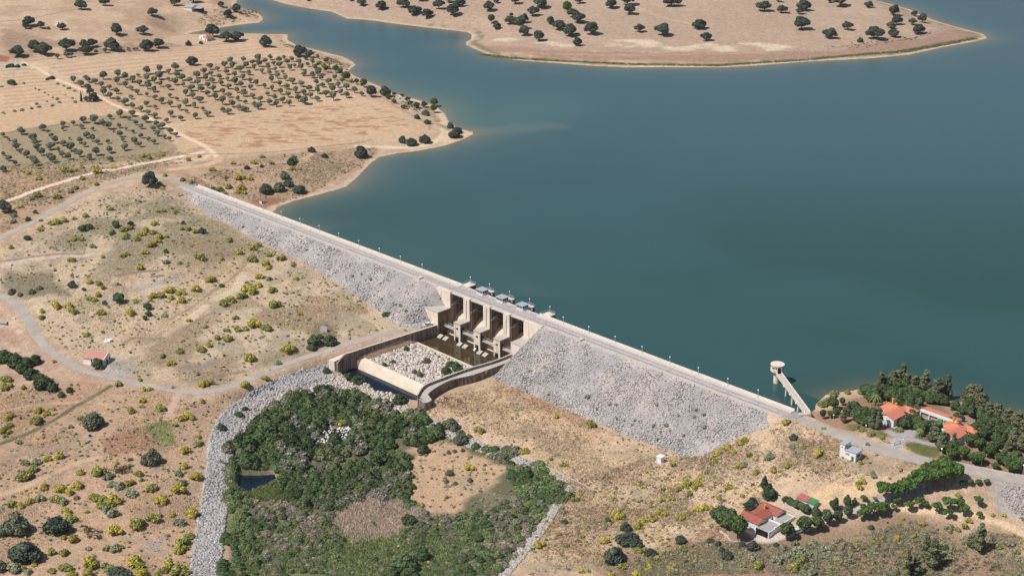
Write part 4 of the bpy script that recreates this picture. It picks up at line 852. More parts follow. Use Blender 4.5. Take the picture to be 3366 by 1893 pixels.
# pump house
o = G(2811, 1520)[0]; f = Fr(o, DANG+.05); t = empty('pump_house', o, label='small white two-level pump house on the grassy slope below the road', cat='building')
wallbox(f, t, -4.6, 0, 0, 4.0, 3.5, z0=-1.5); wallbox(f, t, -6.4, -4.61, 0, 4.0, 5.3, name='tower_wall', z0=-1.5)
b = W(t); b.prism([f(-4.58, -.25, 0), f(.25, -.25, 0), f(.25, 4.2, 0), f(-4.58, 4.2, 0)], [o[2]+3.5]*4, [o[2]+3.62]*4); b.build('roof', 'metal_roof', t)
b = W(t); b.prism([f(-6.65, -.2, 0), f(-4.4, -.2, 0), f(-4.4, 4.2, 0), f(-6.65, 4.2, 0)], o[2]+5.3, o[2]+5.42); b.build('tower_roof', 'metal_roof', t)
onface(f, t, '-t', -4.1, -2.5, 1.9, 2.7, -.01, 'fibre_roof', 'window'); onface(f, t, '-t', -1.6, -.7, -.3, 2.0, -.01, 'green_door', 'door'); onface(f, t, '+s', .8, 3.0, 1.5, 2.5, .01, 'glass', 'window')
onface(f, t, '-t', -5.9, -5.3, 4.0, 4.6, -.01, 'fibre_roof', 'window'); onface(f, t, '+s', .9, 1.7, 4.2, 4.8, -4.6, 'glass', 'window')
# little hut by the toe of the dam
o = G(*P("m 1215,495")[0, :2])[0]; f = Fr(o, DANG); t = empty('hut', o, label='tiny white hut with a flat roof in the dry grass near the dam toe', cat='hut')
wallbox(f, t, -2.0, 0, 0, 2.0, 2.1); b = W(t); b.prism([f(-2.25, -.25, 0), f(.25, -.25, 0), f(.25, 2.25, 0), f(-2.25, 2.25, 0)], o[2]+2.1, o[2]+2.3); b.build('roof', 'white', t)
onface(f, t, '+s', .5, 1.3, .1, 1.8, .01, 'white2', 'door'); b = W(t); b.prism([f(-2.4, -.6, 0), f(.4, -.6, 0), f(.4, 2.4, 0), f(-2.4, 2.4, 0)], o[2]-.8, o[2]+.12); b.build('plinth', 'concrete', t)
# keeper's house with red roofs
o = G(2489.9, 1749)[0]; o[2] += .3; f = Fr(o, DANG); t = empty('farm_house', o, label='white house with dark red roofs and flat annexes, bottom right beside the round trees', cat='house')
wallbox(f, t, -7.7, 0, 0, 4.6, 2.8, ridge='s', rh=1.1, z0=-2); wallbox(f, t, -6.8, -.6, 4.61, 8.89, 2.9, name='wall', z0=-2); wallbox(f, t, -6.7, 1.4, 8.9, 13.6, 2.9, ridge='s', rh=1.2, name='wall', z0=-2)
gable(f, t, -7.7, 0, 0, 4.6, 2.8, 'red_tile', 's', 1.1); gable(f, t, -6.7, 1.4, 8.9, 13.6, 2.9, 'red_tile', 's', 1.2); gable(f, t, -6.8, -.6, 3.2, 10.4, 2.75, 'red_tile', 't', 1.15, .1)
chimney(f, t, -3.7, 8.6, 3.6, 5.3)
b = W(t); z = o[2]; b.prism([f(.3, -1, 0), f(5.2, -1, 0), f(5.2, 5.8, 0), f(.3, 5.8, 0)], z+2.0, z+2.12); b.prism([f(1.6, 6.1, 0), f(5.2, 6.1, 0), f(5.2, 13.2, 0), f(1.6, 13.2, 0)], z+2.25, z+2.37); b.build('flat_roof', 'fibre_roof', t)
b = W(t); b.prism([f(5.2, -1.2, 0), f(5.45, -1.2, 0), f(5.45, 2.2, 0), f(5.2, 2.2, 0)], z-2, z+2.3); b.prism([f(5.2, 2.2, 0), f(5.45, 2.2, 0), f(5.45, 6, 0), f(5.2, 6, 0)], z-2, z+2.75); b.prism([f(5.2, 6, 0), f(5.45, 6, 0), f(5.45, 13.4, 0), f(5.2, 13.4, 0)], z-2, z+2.6)
b.prism([f(.2, 5.85, 0), f(5.2, 5.85, 0), f(5.2, 6.05, 0), f(.2, 6.05, 0)], z-1, z+2.6); b.prism([f(1.5, 13.2, 0), f(5.2, 13.2, 0), f(5.2, 13.4, 0), f(1.5, 13.4, 0)], z-1, z+2.6); b.build('annex_wall', 'white', t)
b = W(t); b.prism([f(0.05, -1.1, 0), f(5.15, -1.1, 0), f(5.15, -.95, 0), f(.05, -.95, 0)], z-2, z+1.99); b.build('garage_opening', 'dark', t)
b = W(t); b.prism([f(-7.7, -.06, 0), f(0.1, -.06, 0), f(.1, 0, 0), f(-7.7, 0, 0)], z-2, z-.35); b.build('ochre_skirting', 'ochre', t)
onface(f, t, '-t', -4.6, -3.9, .9, 2.0, -.01, 'glass', 'window'); onface(f, t, '+s', 1.6, 2.6, 1.0, 2.3, .01, 'glass', 'window'); onface(f, t, '+s', 10.2, 11.2, 1.2, 2.4, 1.41, 'glass', 'window'); onface(f, t, '+s', 11.6, 13.6, .5, 2.7, 1.41, 'blue', 'blue_wall_panel')
wq = GP("n 480,770 535,830 640,900 720,950 775,965"); b = MB(org=wq[0]); b.wall(wq, .3, wq[:, 2]-1, wq[:, 2]+.9); q = b.build('yard_wall', 'kerb'); q.location = wq[0]; tag(q, 'low pale wall between the red-roofed house drive and the hedge trees', 'low wall')
wq = GP("n 0,1070 60,1110 90,1160 150,1165"); b = MB(org=wq[0]); b.wall(wq, .3, wq[:, 2]-1, wq[:, 2]+.5); q = b.build('terrace_wall', 'kerb'); q.location = wq[0]; tag(q, 'low pale wall round the bare earth terrace left of the red-roofed house', 'low wall')
# coloured sheds above the hedge
o = G(*P("n 712,850")[0, :2])[0]; f = Fr(o, DANG); t = empty('kennel_shed', o, label='low shed with a faded red and green sheet roof behind the hedge trees', cat='shed')
wallbox(f, t, -3.2, 3.9, .2, 2.8, 1.7, 'white2'); b = W(t); b.add([f(-3.4, 0, 1.75), f(.9, 0, 1.75), f(.9, 3.1, 2.3), f(-3.4, 3.1, 2.3), f(-3.4, 0, 1.6), f(.9, 0, 1.6), f(.9, 3.1, 2.15), f(-3.4, 3.1, 2.15)], [(0, 1, 2, 3), (7, 6, 5, 4), (0, 4, 5, 1), (1, 5, 6, 2), (2, 6, 7, 3), (3, 7, 4, 0)]); b.build('red_roof', 'red_sheet', t)
b = W(t); b.add([f(1.0, 0, 1.75), f(4.1, 0, 1.75), f(4.1, 3.1, 2.3), f(1.0, 3.1, 2.3), f(1.0, 0, 1.6), f(4.1, 0, 1.6), f(4.1, 3.1, 2.15), f(1.0, 3.1, 2.15)], [(0, 1, 2, 3), (7, 6, 5, 4), (0, 4, 5, 1), (1, 5, 6, 2), (2, 6, 7, 3), (3, 7, 4, 0)]); b.build('green_roof', 'green_sheet', t)
# house by the lower road
o = G(342.6, 1203)[0]; f = Fr(o, math.radians(-16)); t = empty('roadside_house', o, label='white house with a faded pink tiled roof beside the lower road', cat='house')
wallbox(f, t, -9.4, 0, 0, 3.8, 2.7, ridge=None, z0=-1.2); wallbox(f, t, -9.4, 0, 3.81, 5.6, 3.0, name='wall', z0=-1)
b = W(t); b.add([f(-9.7, -.35, 2.65), f(-.2, -.35, 2.65), f(-.2, 3.9, 3.95), f(-9.7, 3.9, 3.95), f(-9.7, -.35, 2.5), f(-.2, -.35, 2.5), f(-.2, 3.9, 3.8), f(-9.7, 3.9, 3.8), f(-9.7, 5.9, 3.15), f(-.2, 5.9, 3.15)], [(0, 1, 2, 3), (0, 4, 5, 1), (1, 5, 6, 2), (0, 3, 7, 4), (3, 2, 9, 8), (4, 7, 6, 5)]); b.build('roof', 'pink_tile', t)
b = W(t); b.add([f(-.2, -.1, 2.4), f(0.05, -.1, 2.4), f(.05, 5.7, 3.1), f(-.2, 5.7, 3.1), f(-.2, 3.9, 4.15), f(.05, 3.9, 4.15), f(-.2, -.1, 2.8), f(.05, -.1, 2.8), f(.05, 5.7, 3.3), f(-.2, 5.7, 3.3)], [(1, 2, 8, 5, 7), (0, 6, 4, 9, 3), (6, 7, 5, 4), (4, 5, 8, 9), (0, 1, 7, 6), (2, 3, 9, 8)]); b.build('gable_wall', 'white', t)
onface(f, t, '-t', -5.9, -5.3, .9, 2.0, -.01, 'dark', 'window'); onface(f, t, '-t', -2.2, -1.6, .9, 2.0, -.01, 'dark', 'window'); onface(f, t, '+s', 2.0, 2.9, 0, 2.2, .06, 'dark', 'door'); onface(f, t, '+s', 4.2, 4.9, 1.1, 2.1, .06, 'dark', 'window'); onface(f, t, '+s', .5, 1.0, .9, 1.9, .06, 'dark', 'window')
b = W(t); b.prism([f(-9.7, -.9, 0), f(-.0, -.9, 0), f(0, -.05, 0), f(-9.7, -.05, 0)], o[2]-1, o[2]+.15); b.build('terrace', 'kerb', t)
# far farmhouse and sheds
o = G(560+905/7.576, 1040/7.576)[0]; f = Fr(o, math.radians(-35)); t = empty('far_farmhouse', o, label='small white farmhouse with an orange roof beside the creek, upper left', cat='house')
wallbox(f, t, -3.2, 0, 0, 6.6, 2.7, z0=-1); hip(f, t, -3.4, 0, 0, 6.6, 2.8, 'orange_tile', 1.3); wallbox(f, t, -7.4, -3.21, .4, 5.5, 2.6, name='wing_wall', z0=-1)
b = W(t); b.box(f(-3.6, .6, 3.5), (.5, .5, 1.8), f.a); b.build('chimney', 'white', t)
onface(f, t, '-t', -1.4, -.8, 0, 1.6, -.01, 'dark', 'door'); onface(f, t, '-t', -5.8, -5.2, .3, 1.8, .39, 'dark', 'door'); onface(f, t, '+s', 1.5, 2.3, .1, 2, .01, 'fibre_roof', 'door'); onface(f, t, '+s', 4.2, 5.0, .9, 1.9, .01, 'fibre_roof', 'window')
b = W(t); b.prism([f(-7, -1.2, 0), f(1.2, -1.2, 0), f(1.2, 7.5, 0), f(-7, 7.5, 0)], o[2]-1, o[2]+.08); b.build('yard_slab', 'kerb', t)
o = G(560+500/7.576, 300/7.576)[0]; f = Fr(o, math.radians(-15)); t = empty('barn', o, label='white barn with a grey sheet roof and open dark shelter, upper left', cat='barn')
wallbox(f, t, -5, 1, .3, 8, 2.6, z0=-1); b = W(t); b.prism([f(-5.3, 0, 0), f(1.3, 0, 0), f(1.3, 8.3, 0), f(-5.3, 8.3, 0)], o[2]+2.6, [o[2]+2.7, o[2]+2.7, o[2]+3.5, o[2]+3.5]); b.build('roof', 'metal_roof', t)
b = W(t); b.prism([f(1.6, 1.5, 0), f(8, 1.5, 0), f(8, 7, 0), f(1.6, 7, 0)], o[2]+1.9, o[2]+2.1); b.build('shelter_roof', 'metal_roof', t)
b = W(t)
for s in (1.8, 4.8, 7.8):
    for q in (1.8, 6.8): b.bar(f(s, q, -.6), f(s, q, 1.9), .1, 5)
b.build('shelter_post', 'wood', t); b = W(t); b.prism([f(2, 5, 0), f(7.7, 5, 0), f(7.7, 6.5, 0), f(2, 6.5, 0)], o[2]-.6, o[2]+1.6); b.build('shelter_wall', 'dark', t)
o = G(180, 84)[0]; f = Fr(o, math.radians(-20)); t = empty('field_shed', o, label='tiny white block shed between two oaks in the upper left field', cat='shed'); wallbox(f, t, 0, 2.6, 0, 2.2, 2.0); b = W(t); b.prism([f(-.15, -.15, 0), f(2.75, -.15, 0), f(2.75, 2.35, 0), f(-.15, 2.35, 0)], o[2]+2.0, o[2]+2.15); b.build('roof', 'white2', t); onface(f, t, '+s', .6, 1.4, 0, 1.6, 2.61, 'dark', 'door')
# old gauging ruin, slabs, troughs, pipes
o = G(*P("D 812,838")[0, :2])[0]; f = Fr(o, math.radians(-8)); b = MB(org=o); b.add([f(-1.6, 0, -1), f(1.6, 0, -1), f(1.7, 1.6, 2.0), f(-1.2, 1.6, 2.3), f(-1.6, 2.2, -1), f(1.6, 2.2, -1), f(1.7, 2.2, 2.0), f(-1.2, 2.2, 2.3)], [(0, 1, 2, 3), (1, 5, 6, 2), (5, 4, 7, 6), (4, 0, 3, 7), (3, 2, 6, 7)]); q = b.build('old_concrete_wall', 'fibre_roof'); q.location = o; tag(q, 'weathered grey concrete face in the brush above the green fig trees', 'old wall')
o = G(*P("e 1270,1068")[0, :2])[0]; f = Fr(o, math.radians(18)); t = empty('trough', o, label='long grey concrete channel piece lying in the dry grass by the bare rock', cat='trough')
for q_ in (0, .9): b = W(t); b.prism([f(0, q_, 0), f(6.4, q_+.4, 0), f(6.4, q_+.7, 0), f(0, q_+.3, 0)], o[2]-.2, o[2]+.6); b.build('channel_side', 'kerb', t)
b = W(t); b.prism([f(0, .3, 0), f(6.3, .7, 0), f(6.3, 1.3, 0), f(0, .9, 0)], o[2]-.2, o[2]+.1); b.build('channel_bed', 'old_wall', t)
o = G(*P("i 40,425")[0, :2])[0]; t = empty('pipe_stack', o, label='stack of grey concrete pipes at the left edge beside the lower road', cat='pipes')
for k in range(4):
    b = W(t); p0 = o+np.array([-2.6+k*.0+.1*k, 2.2-.75*k, .35+.1*k]); b.bar(p0, p0+np.array([3.6, -1.3, 0]), .36, 12); b.build('pipe', 'fibre_roof', t)
    b = W(t); b.bar(p0+np.array([3.6, -1.3, 0]), p0+np.array([3.63, -1.31, 0]), .26, 10); b.build('pipe_mouth', 'dark', t)
o = G(*P("i 120,385")[0, :2])[0]; b = MB(org=o); b.box(o+(0, 0, .25), (2.3, .5, .7), -.75); q = b.build('concrete_beam', 'kerb'); q.location = o; tag(q, 'short pale concrete beam lying by the bend of the lower road', 'concrete beam')
o = G(*P("i 905,578")[0, :2])[0]; b = MB(org=o); b.box(o+(0, 0, .1), (2.6, 1.8, .5), .3); b.box(o+(.9, 1.6, .2), (2.2, 1.6, .6), .2); b.box(o+(-.6, .9, .45), (.8, .7, .7), .9); q = b.build('rubble_slab', 'white'); q.location = o; tag(q, 'bright white broken slab above the pink-roofed roadside house', 'slab')
o = G(*P("j 765,272")[0, :2])[0]; t = empty('well_cover', o, label='small grey well slab with a dark box beside the ploughed plot', cat='well'); b = W(t); b.box(o+(0, .6, 0), (3.4, 2.2, .35), .2); b.build('slab', 'fibre_roof', t); b = W(t); b.box(o+(-.1, .2, .5), (1.1, .7, .7), .2); b.build('box', 'dark_steel', t)
for q_, la in (("f 1365,1000", 'small grey box on the road edge above the basin wall'), ("i 855,815", 'thin white marker post on the lower road edge by the house')):
    o = G(*P(q_)[0, :2])[0]; b = MB(org=o)
    if 'box' in la: b.box(o+(0, 0, .4), (.9, .9, 1.0)); b.box(o+(0, 0, .95), (1.1, 1.1, .12)); q = b.build('roadside_box', 'fibre_roof'); tag(q, la, 'box')
    else: b.cyl(o, .12, 1.0, 6); b.cyl(o+(0, 0, 1.0), .16, .1, 6); q = b.build('marker_post', 'white'); tag(q, la, 'post')
    q.location = o
# cars
def car(loc, rz, col, label):
    t = empty('parked_car', loc, rz, label=label, cat='car'); m_ = mat('car_paint', col, rough=.3, spec=.6)
    b = MB(); V = []
    prof = [(-2.1, .35), (-2.1, .85), (-1.95, .95), (1.15, .98), (2.0, .8), (2.1, .6), (2.1, .35)]
    for y in (-.85, .85): V += [(x, y, z) for x, z in prof]
    n = len(prof); b.add(V, [tuple(range(n)), tuple(range(n, 2*n))[::-1]]+[(i, n+i, n+(i+1) % n, (i+1) % n) for i in range(n)]); b.build('body', m_, t)
    b = MB(); b.add([(-1.9, -.78, .95), (1.1, -.78, .97), (.45, -.62, 1.42), (-1.5, -.62, 1.45), (-1.9, .78, .95), (1.1, .78, .97), (.45, .62, 1.42), (-1.5, .62, 1.45)], [(0, 1, 2, 3), (7, 6, 5, 4), (1, 5, 6, 2), (0, 3, 7, 4)]); b.build('windows', 'glass', t)
    b = MB(); b.box((-.52, 0, 1.46), (1.95, 1.26, .06)); b.build('roof', m_, t)
    for x in (-1.35, 1.35):
        for y in (-.8, .8): b = MB(); b.bar((x, y-.1, .32), (x, y+.1, .32), .32, 12); wq_ = b.build('wheel', 'dark', t)
    return t
o = G(*P("z1 255,1085")[0, :2])[0]; car(o, .5, (232, 232, 232), 'small white car parked behind the left basin wall below the rockfill')
o = G(*P("n 655,1082")[0, :2])[0]; car(o+(0, 0, .1), .4, (214, 218, 224), 'pale car beside the round trees in front of the red-roofed house')
o = G(560+1640/7.576, 1000/7.576)[0]; car(o, .2, (60, 64, 70), 'dark vehicle in the shade of the oaks beside the far farmhouse')
# gates, road wall and lamps in the garden
for q0, q1, la in (("h 1380,905", "h 1432,922", 'open green mesh gate leaf on the left of the garden entrance'), ("h 1478,940", "h 1526,925", 'grey framed gate leaf on the right of the garden entrance')):
    a, e = G(*P(q0)[0, :2])[0], G(*P(q1)[0, :2])[0]; t = empty('entrance_gate', a, label=la, cat='gate', group='gates of the garden'); b = W(t); up = np.array([0, 0, 1.3])
    for z in (.15, 1.3): b.bar(a+(0, 0, z), e+(0, 0, z), .05, 4)
    for q in (a, e): b.bar(q, q+up, .08, 5)
    b.build('frame', 'dark_steel', t); b = W(t)
    for u in np.linspace(.06, .94, 12): q = a+(e-a)*u; b.bar(q+(0, 0, .15), q+up, .02, 4)
    b.build('mesh', 'steel', t)
wq = GP("n 1890,465 2020,495 2150,525 2300,555 2450,585 2600,608"); b = MB(org=wq[0]); b.wall(wq, .35, wq[:, 2]-1, wq[:, 2]+.45); q = b.build('road_wall', 'kerb'); q.location = wq[0]; tag(q, 'low pale wall along the garden side of the wide road', 'low wall')
for k, (s, la) in enumerate((("h 1873,1048", 'globe lamp at the left end of the low road wall'), ("h 2214,1112", 'globe lamp among the small trees behind the road wall'), ("h 2566,1190", 'globe lamp at the right frame edge behind the road wall'), ("h 1548,958", 'globe lamp beside the right garden gate'), ("h 960,745", 'globe lamp under the small pines near the footbridge landing'), ("h 1235,832", 'globe lamp beside the palms on the garden lawn'))):
    o = G(*P(s)[0, :2])[0]; place(lamp0, used, o, scale=(1.25 if k < 3 else 1.0), label=la, cat='street lamp', group='garden lamps')
# ------------------------------------------------------------------ plants
def _ico(sub=1):
    bm = bmesh.new(); bmesh.ops.create_icosphere(bm, subdivisions=sub, radius=1); V = np.array([v.co[:] for v in bm.verts]); F = np.array([[v.index for v in f.verts] for f in bm.faces]); bm.free(); return V, F
ICO1, ICO2 = _ico(1), _ico(2)
def cloud(lobes, n, size, col, col2, seed, up=.15, fill=.82, flat=.0, jit=.55, vary=.28):
    """crown of leaf clumps on overlapping lobes (cx,cy,cz,rx,ry,rz) -> V, F(4), colours"""
    r = np.random.default_rng(seed); L = np.array(lobes, float); A = (L[:, 3]*L[:, 4]+L[:, 4]*L[:, 5]+L[:, 3]*L[:, 5]); li = r.choice(len(L), n*2, p=A/A.sum())
    d = r.normal(size=(n*2, 3)); d[:, 2] += up*1.4; d /= np.linalg.norm(d, axis=1)[:, None]
    rad = r.uniform(.78, 1.08, n*2)[:, None]; c = L[li, :3]+d*L[li, 3:]*rad
    keep = np.ones(n*2, bool)
    for k, l in enumerate(L): keep &= ~((((c-l[:3])/l[3:])**2).sum(1) < .62) | (li == k)
    keep &= c[:, 2] > .12*size; c = c[keep][:n]; d = d[keep][:n]; m = len(c)
    nn = d+r.normal(size=(m, 3))*jit; nn[:, 2] += .35; nn /= np.linalg.norm(nn, axis=1)[:, None]
    a = np.cross(nn, r.normal(size=(m, 3))); a /= np.linalg.norm(a, axis=1)[:, None]; b = np.cross(nn, a); s = (size*r.uniform(.6, 1.3, m))[:, None]
    a = a*s; b = b*s*r.uniform(.5, 1., m)[:, None]; bend = nn*s*.25
    V = np.stack([c-a-b-bend, c+a-b, c+a+b-bend, c-a+b], 1).reshape(-1, 3)
    F = np.arange(4*m).reshape(m, 4)
    q = r.random(m)[:, None]; base = lin(col)*(1-q)+lin(col2)*q; base = base*(1+vary*r.normal(size=(m, 1)).clip(-2, 2)); cc = np.repeat(np.clip(base, .004, 1), 4, 0)
    if fill:
        Vs, Fs = ICO1; VV = [V]; FF = [F]; CC = [cc]; off = len(V)
        for l in L:
            v = Vs*l[3:]*fill*(1+r.uniform(-.08, .08, (len(Vs), 1)))+l[:3]; VV.append(v); t = Fs+off; FF.append(np.stack([t[:, 0], t[:, 1], t[:, 2], t[:, 2]], 1)); off += len(v); CC.append(np.tile(lin(col)*.85, (len(v), 1)))
        return np.vstack(VV), FF, np.vstack(CC)
    return V, [F], cc
def crown_mesh(name, args, mt='leaf'):
    V, Fl, cc = args; me = bpy.data.meshes.new(name)
    quads = Fl[0]; tris = np.vstack([f[:, :3] for f in Fl[1:]]) if len(Fl) > 1 else np.zeros((0, 3), int)
    nl = quads.size+tris.size; me.vertices.add(len(V)); me.vertices.foreach_set('co', V.astype(np.float32).ravel())
    me.loops.add(nl); me.loops.foreach_set('vertex_index', np.concatenate([quads.ravel(), tris.ravel()]).astype(np.int32))
    me.polygons.add(len(quads)+len(tris)); me.polygons.foreach_set('loop_start', np.concatenate([np.arange(len(quads))*4, quads.size+np.arange(len(tris))*3]).astype(np.int32))
    me.update(calc_edges=True); me.materials.append(M[mt]); a = me.color_attributes.new('Col', 'FLOAT_COLOR', 'POINT'); c = np.ones((len(V), 4), np.float32); c[:, :3] = cc; a.data.foreach_set('color', c.ravel()); return me
def trunk_mesh(h, r, limbs, seed, mt='wood', lean=.1):
    rr = random.Random(seed); b = MB(); p = np.array([0, 0, -.3]); q = np.array([rr.uniform(-lean, lean)*h, rr.uniform(-lean, lean)*h, h]); b.bar(p, q, r, 7, r*.65)
    for k in range(limbs):
        a = 2*math.pi*k/limbs+rr.uniform(-.4, .4); e = q+np.array([math.cos(a)*h*.8, math.sin(a)*h*.8, h*rr.uniform(.5, 1.0)]); s = q*.8+p*.2; m_ = (s+e)/2+np.array([0, 0, -.15*h]); b.bar(s, m_, r*.5, 5, r*.36); b.bar(m_, e, r*.36, 5, r*.15)
    o = b.build('trunk', mt); me = o.data; bpy.data.objects.remove(o); return me
def lobes(kind, seed):
    r = random.Random(seed); L = []
    if kind == 'oak':       # broad dome, width ~8
        L.append((0, 0, 3.6, 2.6, 2.6, 2.0))
        for k in range(7): a = 2*math.pi*k/7+r.uniform(-.3, .3); q = r.uniform(1.5, 2.9); s = r.uniform(.9, 1.8); L.append((q*math.cos(a), q*math.sin(a), r.uniform(2.5, 4.0), s, s*r.uniform(.8, 1.2), s*.85))
        for k in range(3): a = r.uniform(0, 6.3); q = r.uniform(.3, 1.3); s = r.uniform(1.2, 1.6); L.append((q*math.cos(a), q*math.sin(a), r.uniform(4.5, 5.2), s, s, s*.8))
    if kind == 'olive':     # width ~4
        for k in range(5): a = 2*math.pi*k/5+r.uniform(-.4, .4); q = r.uniform(.7, 1.1); s = r.uniform(.75, 1.05); L.append((q*math.cos(a), q*math.sin(a), r.uniform(1.9, 2.9), s, s, s*.95))
        L.append((0, 0, 3.0, .9, .9, .8))
    if kind == 'round':     # clipped ball on a stem, width ~4
        L.append((0, 0, 3.0, 1.75, 1.75, 1.6))
        for k in range(6): a = k*1.05+r.uniform(-.2, .2); L.append((1.1*math.cos(a), 1.1*math.sin(a), r.uniform(2.5, 3.6), .95, .95, .9))
    if kind == 'tall':      # eucalyptus / poplar, width ~5, height ~11
        for k in range(11): z = 2.2+k*.8; q = 1.5*(1-k/14)*r.uniform(.3, 1); a = k*2.4+r.uniform(-.4, .4); s = r.uniform(1.0, 1.6)*(1-k/22); L.append((q*math.cos(a), q*math.sin(a), z, s, s, s*1.15))
    if kind == 'cone':      # cypress
        for k in range(7): s = 1.15*(1-k/8.2); L.append((r.uniform(-.08, .08), r.uniform(-.08, .08), .9+k*.95, s, s, 1.0))
    if kind == 'flat':      # acacia, width ~6
        for k in range(8): a = 2*math.pi*k/8+r.uniform(-.3, .3); q = r.uniform(.8, 2.3); s = r.uniform(.9, 1.3); L.append((q*math.cos(a), q*math.sin(a), 3.6+.9*(1-q/2.4)+r.uniform(-.3, .3), s, s, s*.6))
    if kind == 'bush':      # width ~3, sits on the ground
        for k in range(7): a = 2*math.pi*k/7+r.uniform(-.6, .6); q = r.uniform(.4, 1.1); s = r.uniform(.32, .75); L.append((q*math.cos(a), q*math.sin(a), r.uniform(.3, .85), s, s*r.uniform(.7, 1.2), s*.9))
        L.append((0, 0, .95, .8, .8, .6))
    if kind == 'bigbush':   # width ~6
        for k in range(8): a = 2*math.pi*k/8+r.uniform(-.3, .3); q = r.uniform(1.2, 2.0); s = r.uniform(1.0, 1.5); L.append((q*math.cos(a), q*math.sin(a), r.uniform(.9, 1.8), s, s, s))
        L += [(0, 0, 2.2, 1.7, 1.7, 1.5), (.5, .4, 3.0, 1.1, 1.1, 1.0)]
    return L
OAK, OAK2 = (76, 84, 70), (100, 108, 90); OLV, OLV2 = (112, 120, 96), (140, 146, 120); YEL, YEL2 = (212, 192, 78), (158, 158, 90)
GRY, GRY2 = (144, 148, 116), (170, 172, 140); GRN, GRN2 = (76, 94, 60), (104, 118, 78); PIN, PIN2 = (74, 96, 54), (98, 118, 68); EUC, EUC2 = (102, 108, 78), (132, 132, 98); ACA, ACA2 = (80, 108, 54), (110, 134, 70); DK, DK2 = (52, 70, 44), (74, 92, 56); WIL, WIL2 = (124, 136, 80), (160, 162, 104)
SPEC = dict(  # kind: (lobe kind, base width, n, leaf size, colours, trunk(h, r, limbs) or None)
    holm_oak=('oak', 8, 1500, .30, OAK, OAK2, (2.2, .32, 5)), olive_tree=('olive', 4, 520, .19, OLV, OLV2, (1.3, .2, 4)), round_tree=('round', 4.2, 900, .2, GRN, GRN2, (1.7, .12, 3)),
    eucalyptus=('tall', 5, 1500, .26, EUC, EUC2, (4, .22, 4)), cypress=('cone', 2.3, 700, .17, DK, DK2, (1., .12, 0)), acacia=('flat', 6.4, 1100, .24, ACA, ACA2, (3., .16, 5)),
    pine_tree=('round', 4.2, 900, .2, PIN, PIN2, (1.6, .14, 4)), leafy_tree=('oak', 8, 1500, .30, GRN, GRN2, (2.2, .25, 5)), grey_tree=('tall', 5, 1300, .25, (96, 104, 78), (124, 130, 100), (3, .2, 4)),
    broom=('bush', 3.1, 560, .14, YEL, YEL2, None), half_bloom_broom=('bush', 3.1, 420, .15, (176, 170, 84), (136, 142, 90), None), grey_shrub=('bush', 3.1, 360, .15, GRY, GRY2, None), green_shrub=('bush', 3.1, 400, .16, GRN, GRN2, None),
    dark_shrub=('bigbush', 6.2, 1000, .24, OAK, OAK2, None), green_thicket_bush=('bigbush', 6.2, 1000, .24, GRN, GRN2, None), willow_bush=('bigbush', 6.2, 1000, .22, WIL, WIL2, None), grey_bush=('bigbush', 6.2, 1000, .22, (106, 108, 86), (132, 132, 108), None))
NM = dict(leafy_tree='broadleaf_tree', grey_tree='grey_green_tree', half_bloom_broom='broom_bush', broom='broom_bush', green_thicket_bush='green_bush', dark_shrub='evergreen_bush')
PR = {}
for kk, (k, spc) in enumerate(SPEC.items()):
    for v in range(4 if k in ('holm_oak', 'olive_tree', 'broom') else 3):
        me = crown_mesh('crown_'+k, cloud(lobes(spc[0], 31*kk+v), spc[2], spc[3], spc[4], spc[5], 100*kk+v))
        PR.setdefault(k, []).append((me, trunk_mesh(*spc[6], seed=v+kk) if spc[6] else None, spc[1]))
LM = [(G(*P(s)[0, :2])[0], n) for s, n in (("S 680,130", 'the far farmhouse'), ("S 622,36", 'the grey-roofed barn'), ("S 180,84", 'the tiny field shed'), ("a 690,850", 'the cypress'), ("e 1262,288", 'the road bend oak'), ("a 1850,1340", 'the dirt track junction'),
      ("b 1945,1130", 'the sand spit'), ("b 1180,760", 'the shore path'), ("D 2480,95", 'the peninsula tip'), ("D 1165,95", 'the cove'), ("D 1750,165", 'the far shore middle'), ("D 720,100", 'the creek mouth'), ("D 560,1130", 'the riprap bend'), ("S 300,1190", 'the roadside house'), ("D 380,1100", 'the ploughed plot'),
      ("D 500,985", 'the lower road bend'), ("e 1330,1060", 'the long concrete trough'), ("D 812,838", 'the old concrete wall'), ("D 1110,780", 'the spillway'), ("D 640,1210", 'the small pond'), ("D 1070,1010", 'the curved wall nose'), ("m 1215,495", 'the tiny hut'), ("D 1440,1210", 'the kerb wall end'),
      ("S 2811,1520", 'the pump house'), ("S 2490,1749", 'the red-roofed house'), ("h 760,680", 'the footbridge landing'), ("h 1465,790", 'the left garden house'), ("h 1990,945", 'the right garden house'), ("h 1850,760", 'the garage row'), ("h 1500,930", 'the garden gate'), ("n 1750,700", 'the acacia row'), ("D 450,450", 'the far dam end'), ("D 1990,1050", 'the near dam end'), ("D 60,1449", 'the bottom left corner'), ("D 2500,1440", 'the bottom right corner'), ("D 950,1400", 'the green marsh'), ("D 20,20", 'the top left corner'), ("D 1560,1430", 'the bottom centre slope'), ("D 100,760", 'the upper road bend'))]
LMP = np.array([p for p, _ in LM])
def where(p, nth=0):
    d = p-LMP; r = np.hypot(d[:, 0], d[:, 1]); i = int(np.argsort(r)[nth]); dx, dy = d[i, 0], d[i, 1]
    w_ = ('right of' if dx > 0 else 'left of') if abs(dx) > abs(dy) else ('beyond' if dy > 0 else 'in front of')
    return '%d m %s %s' % (max(1, round(r[i])), w_, LM[i][1])
CNT = {}
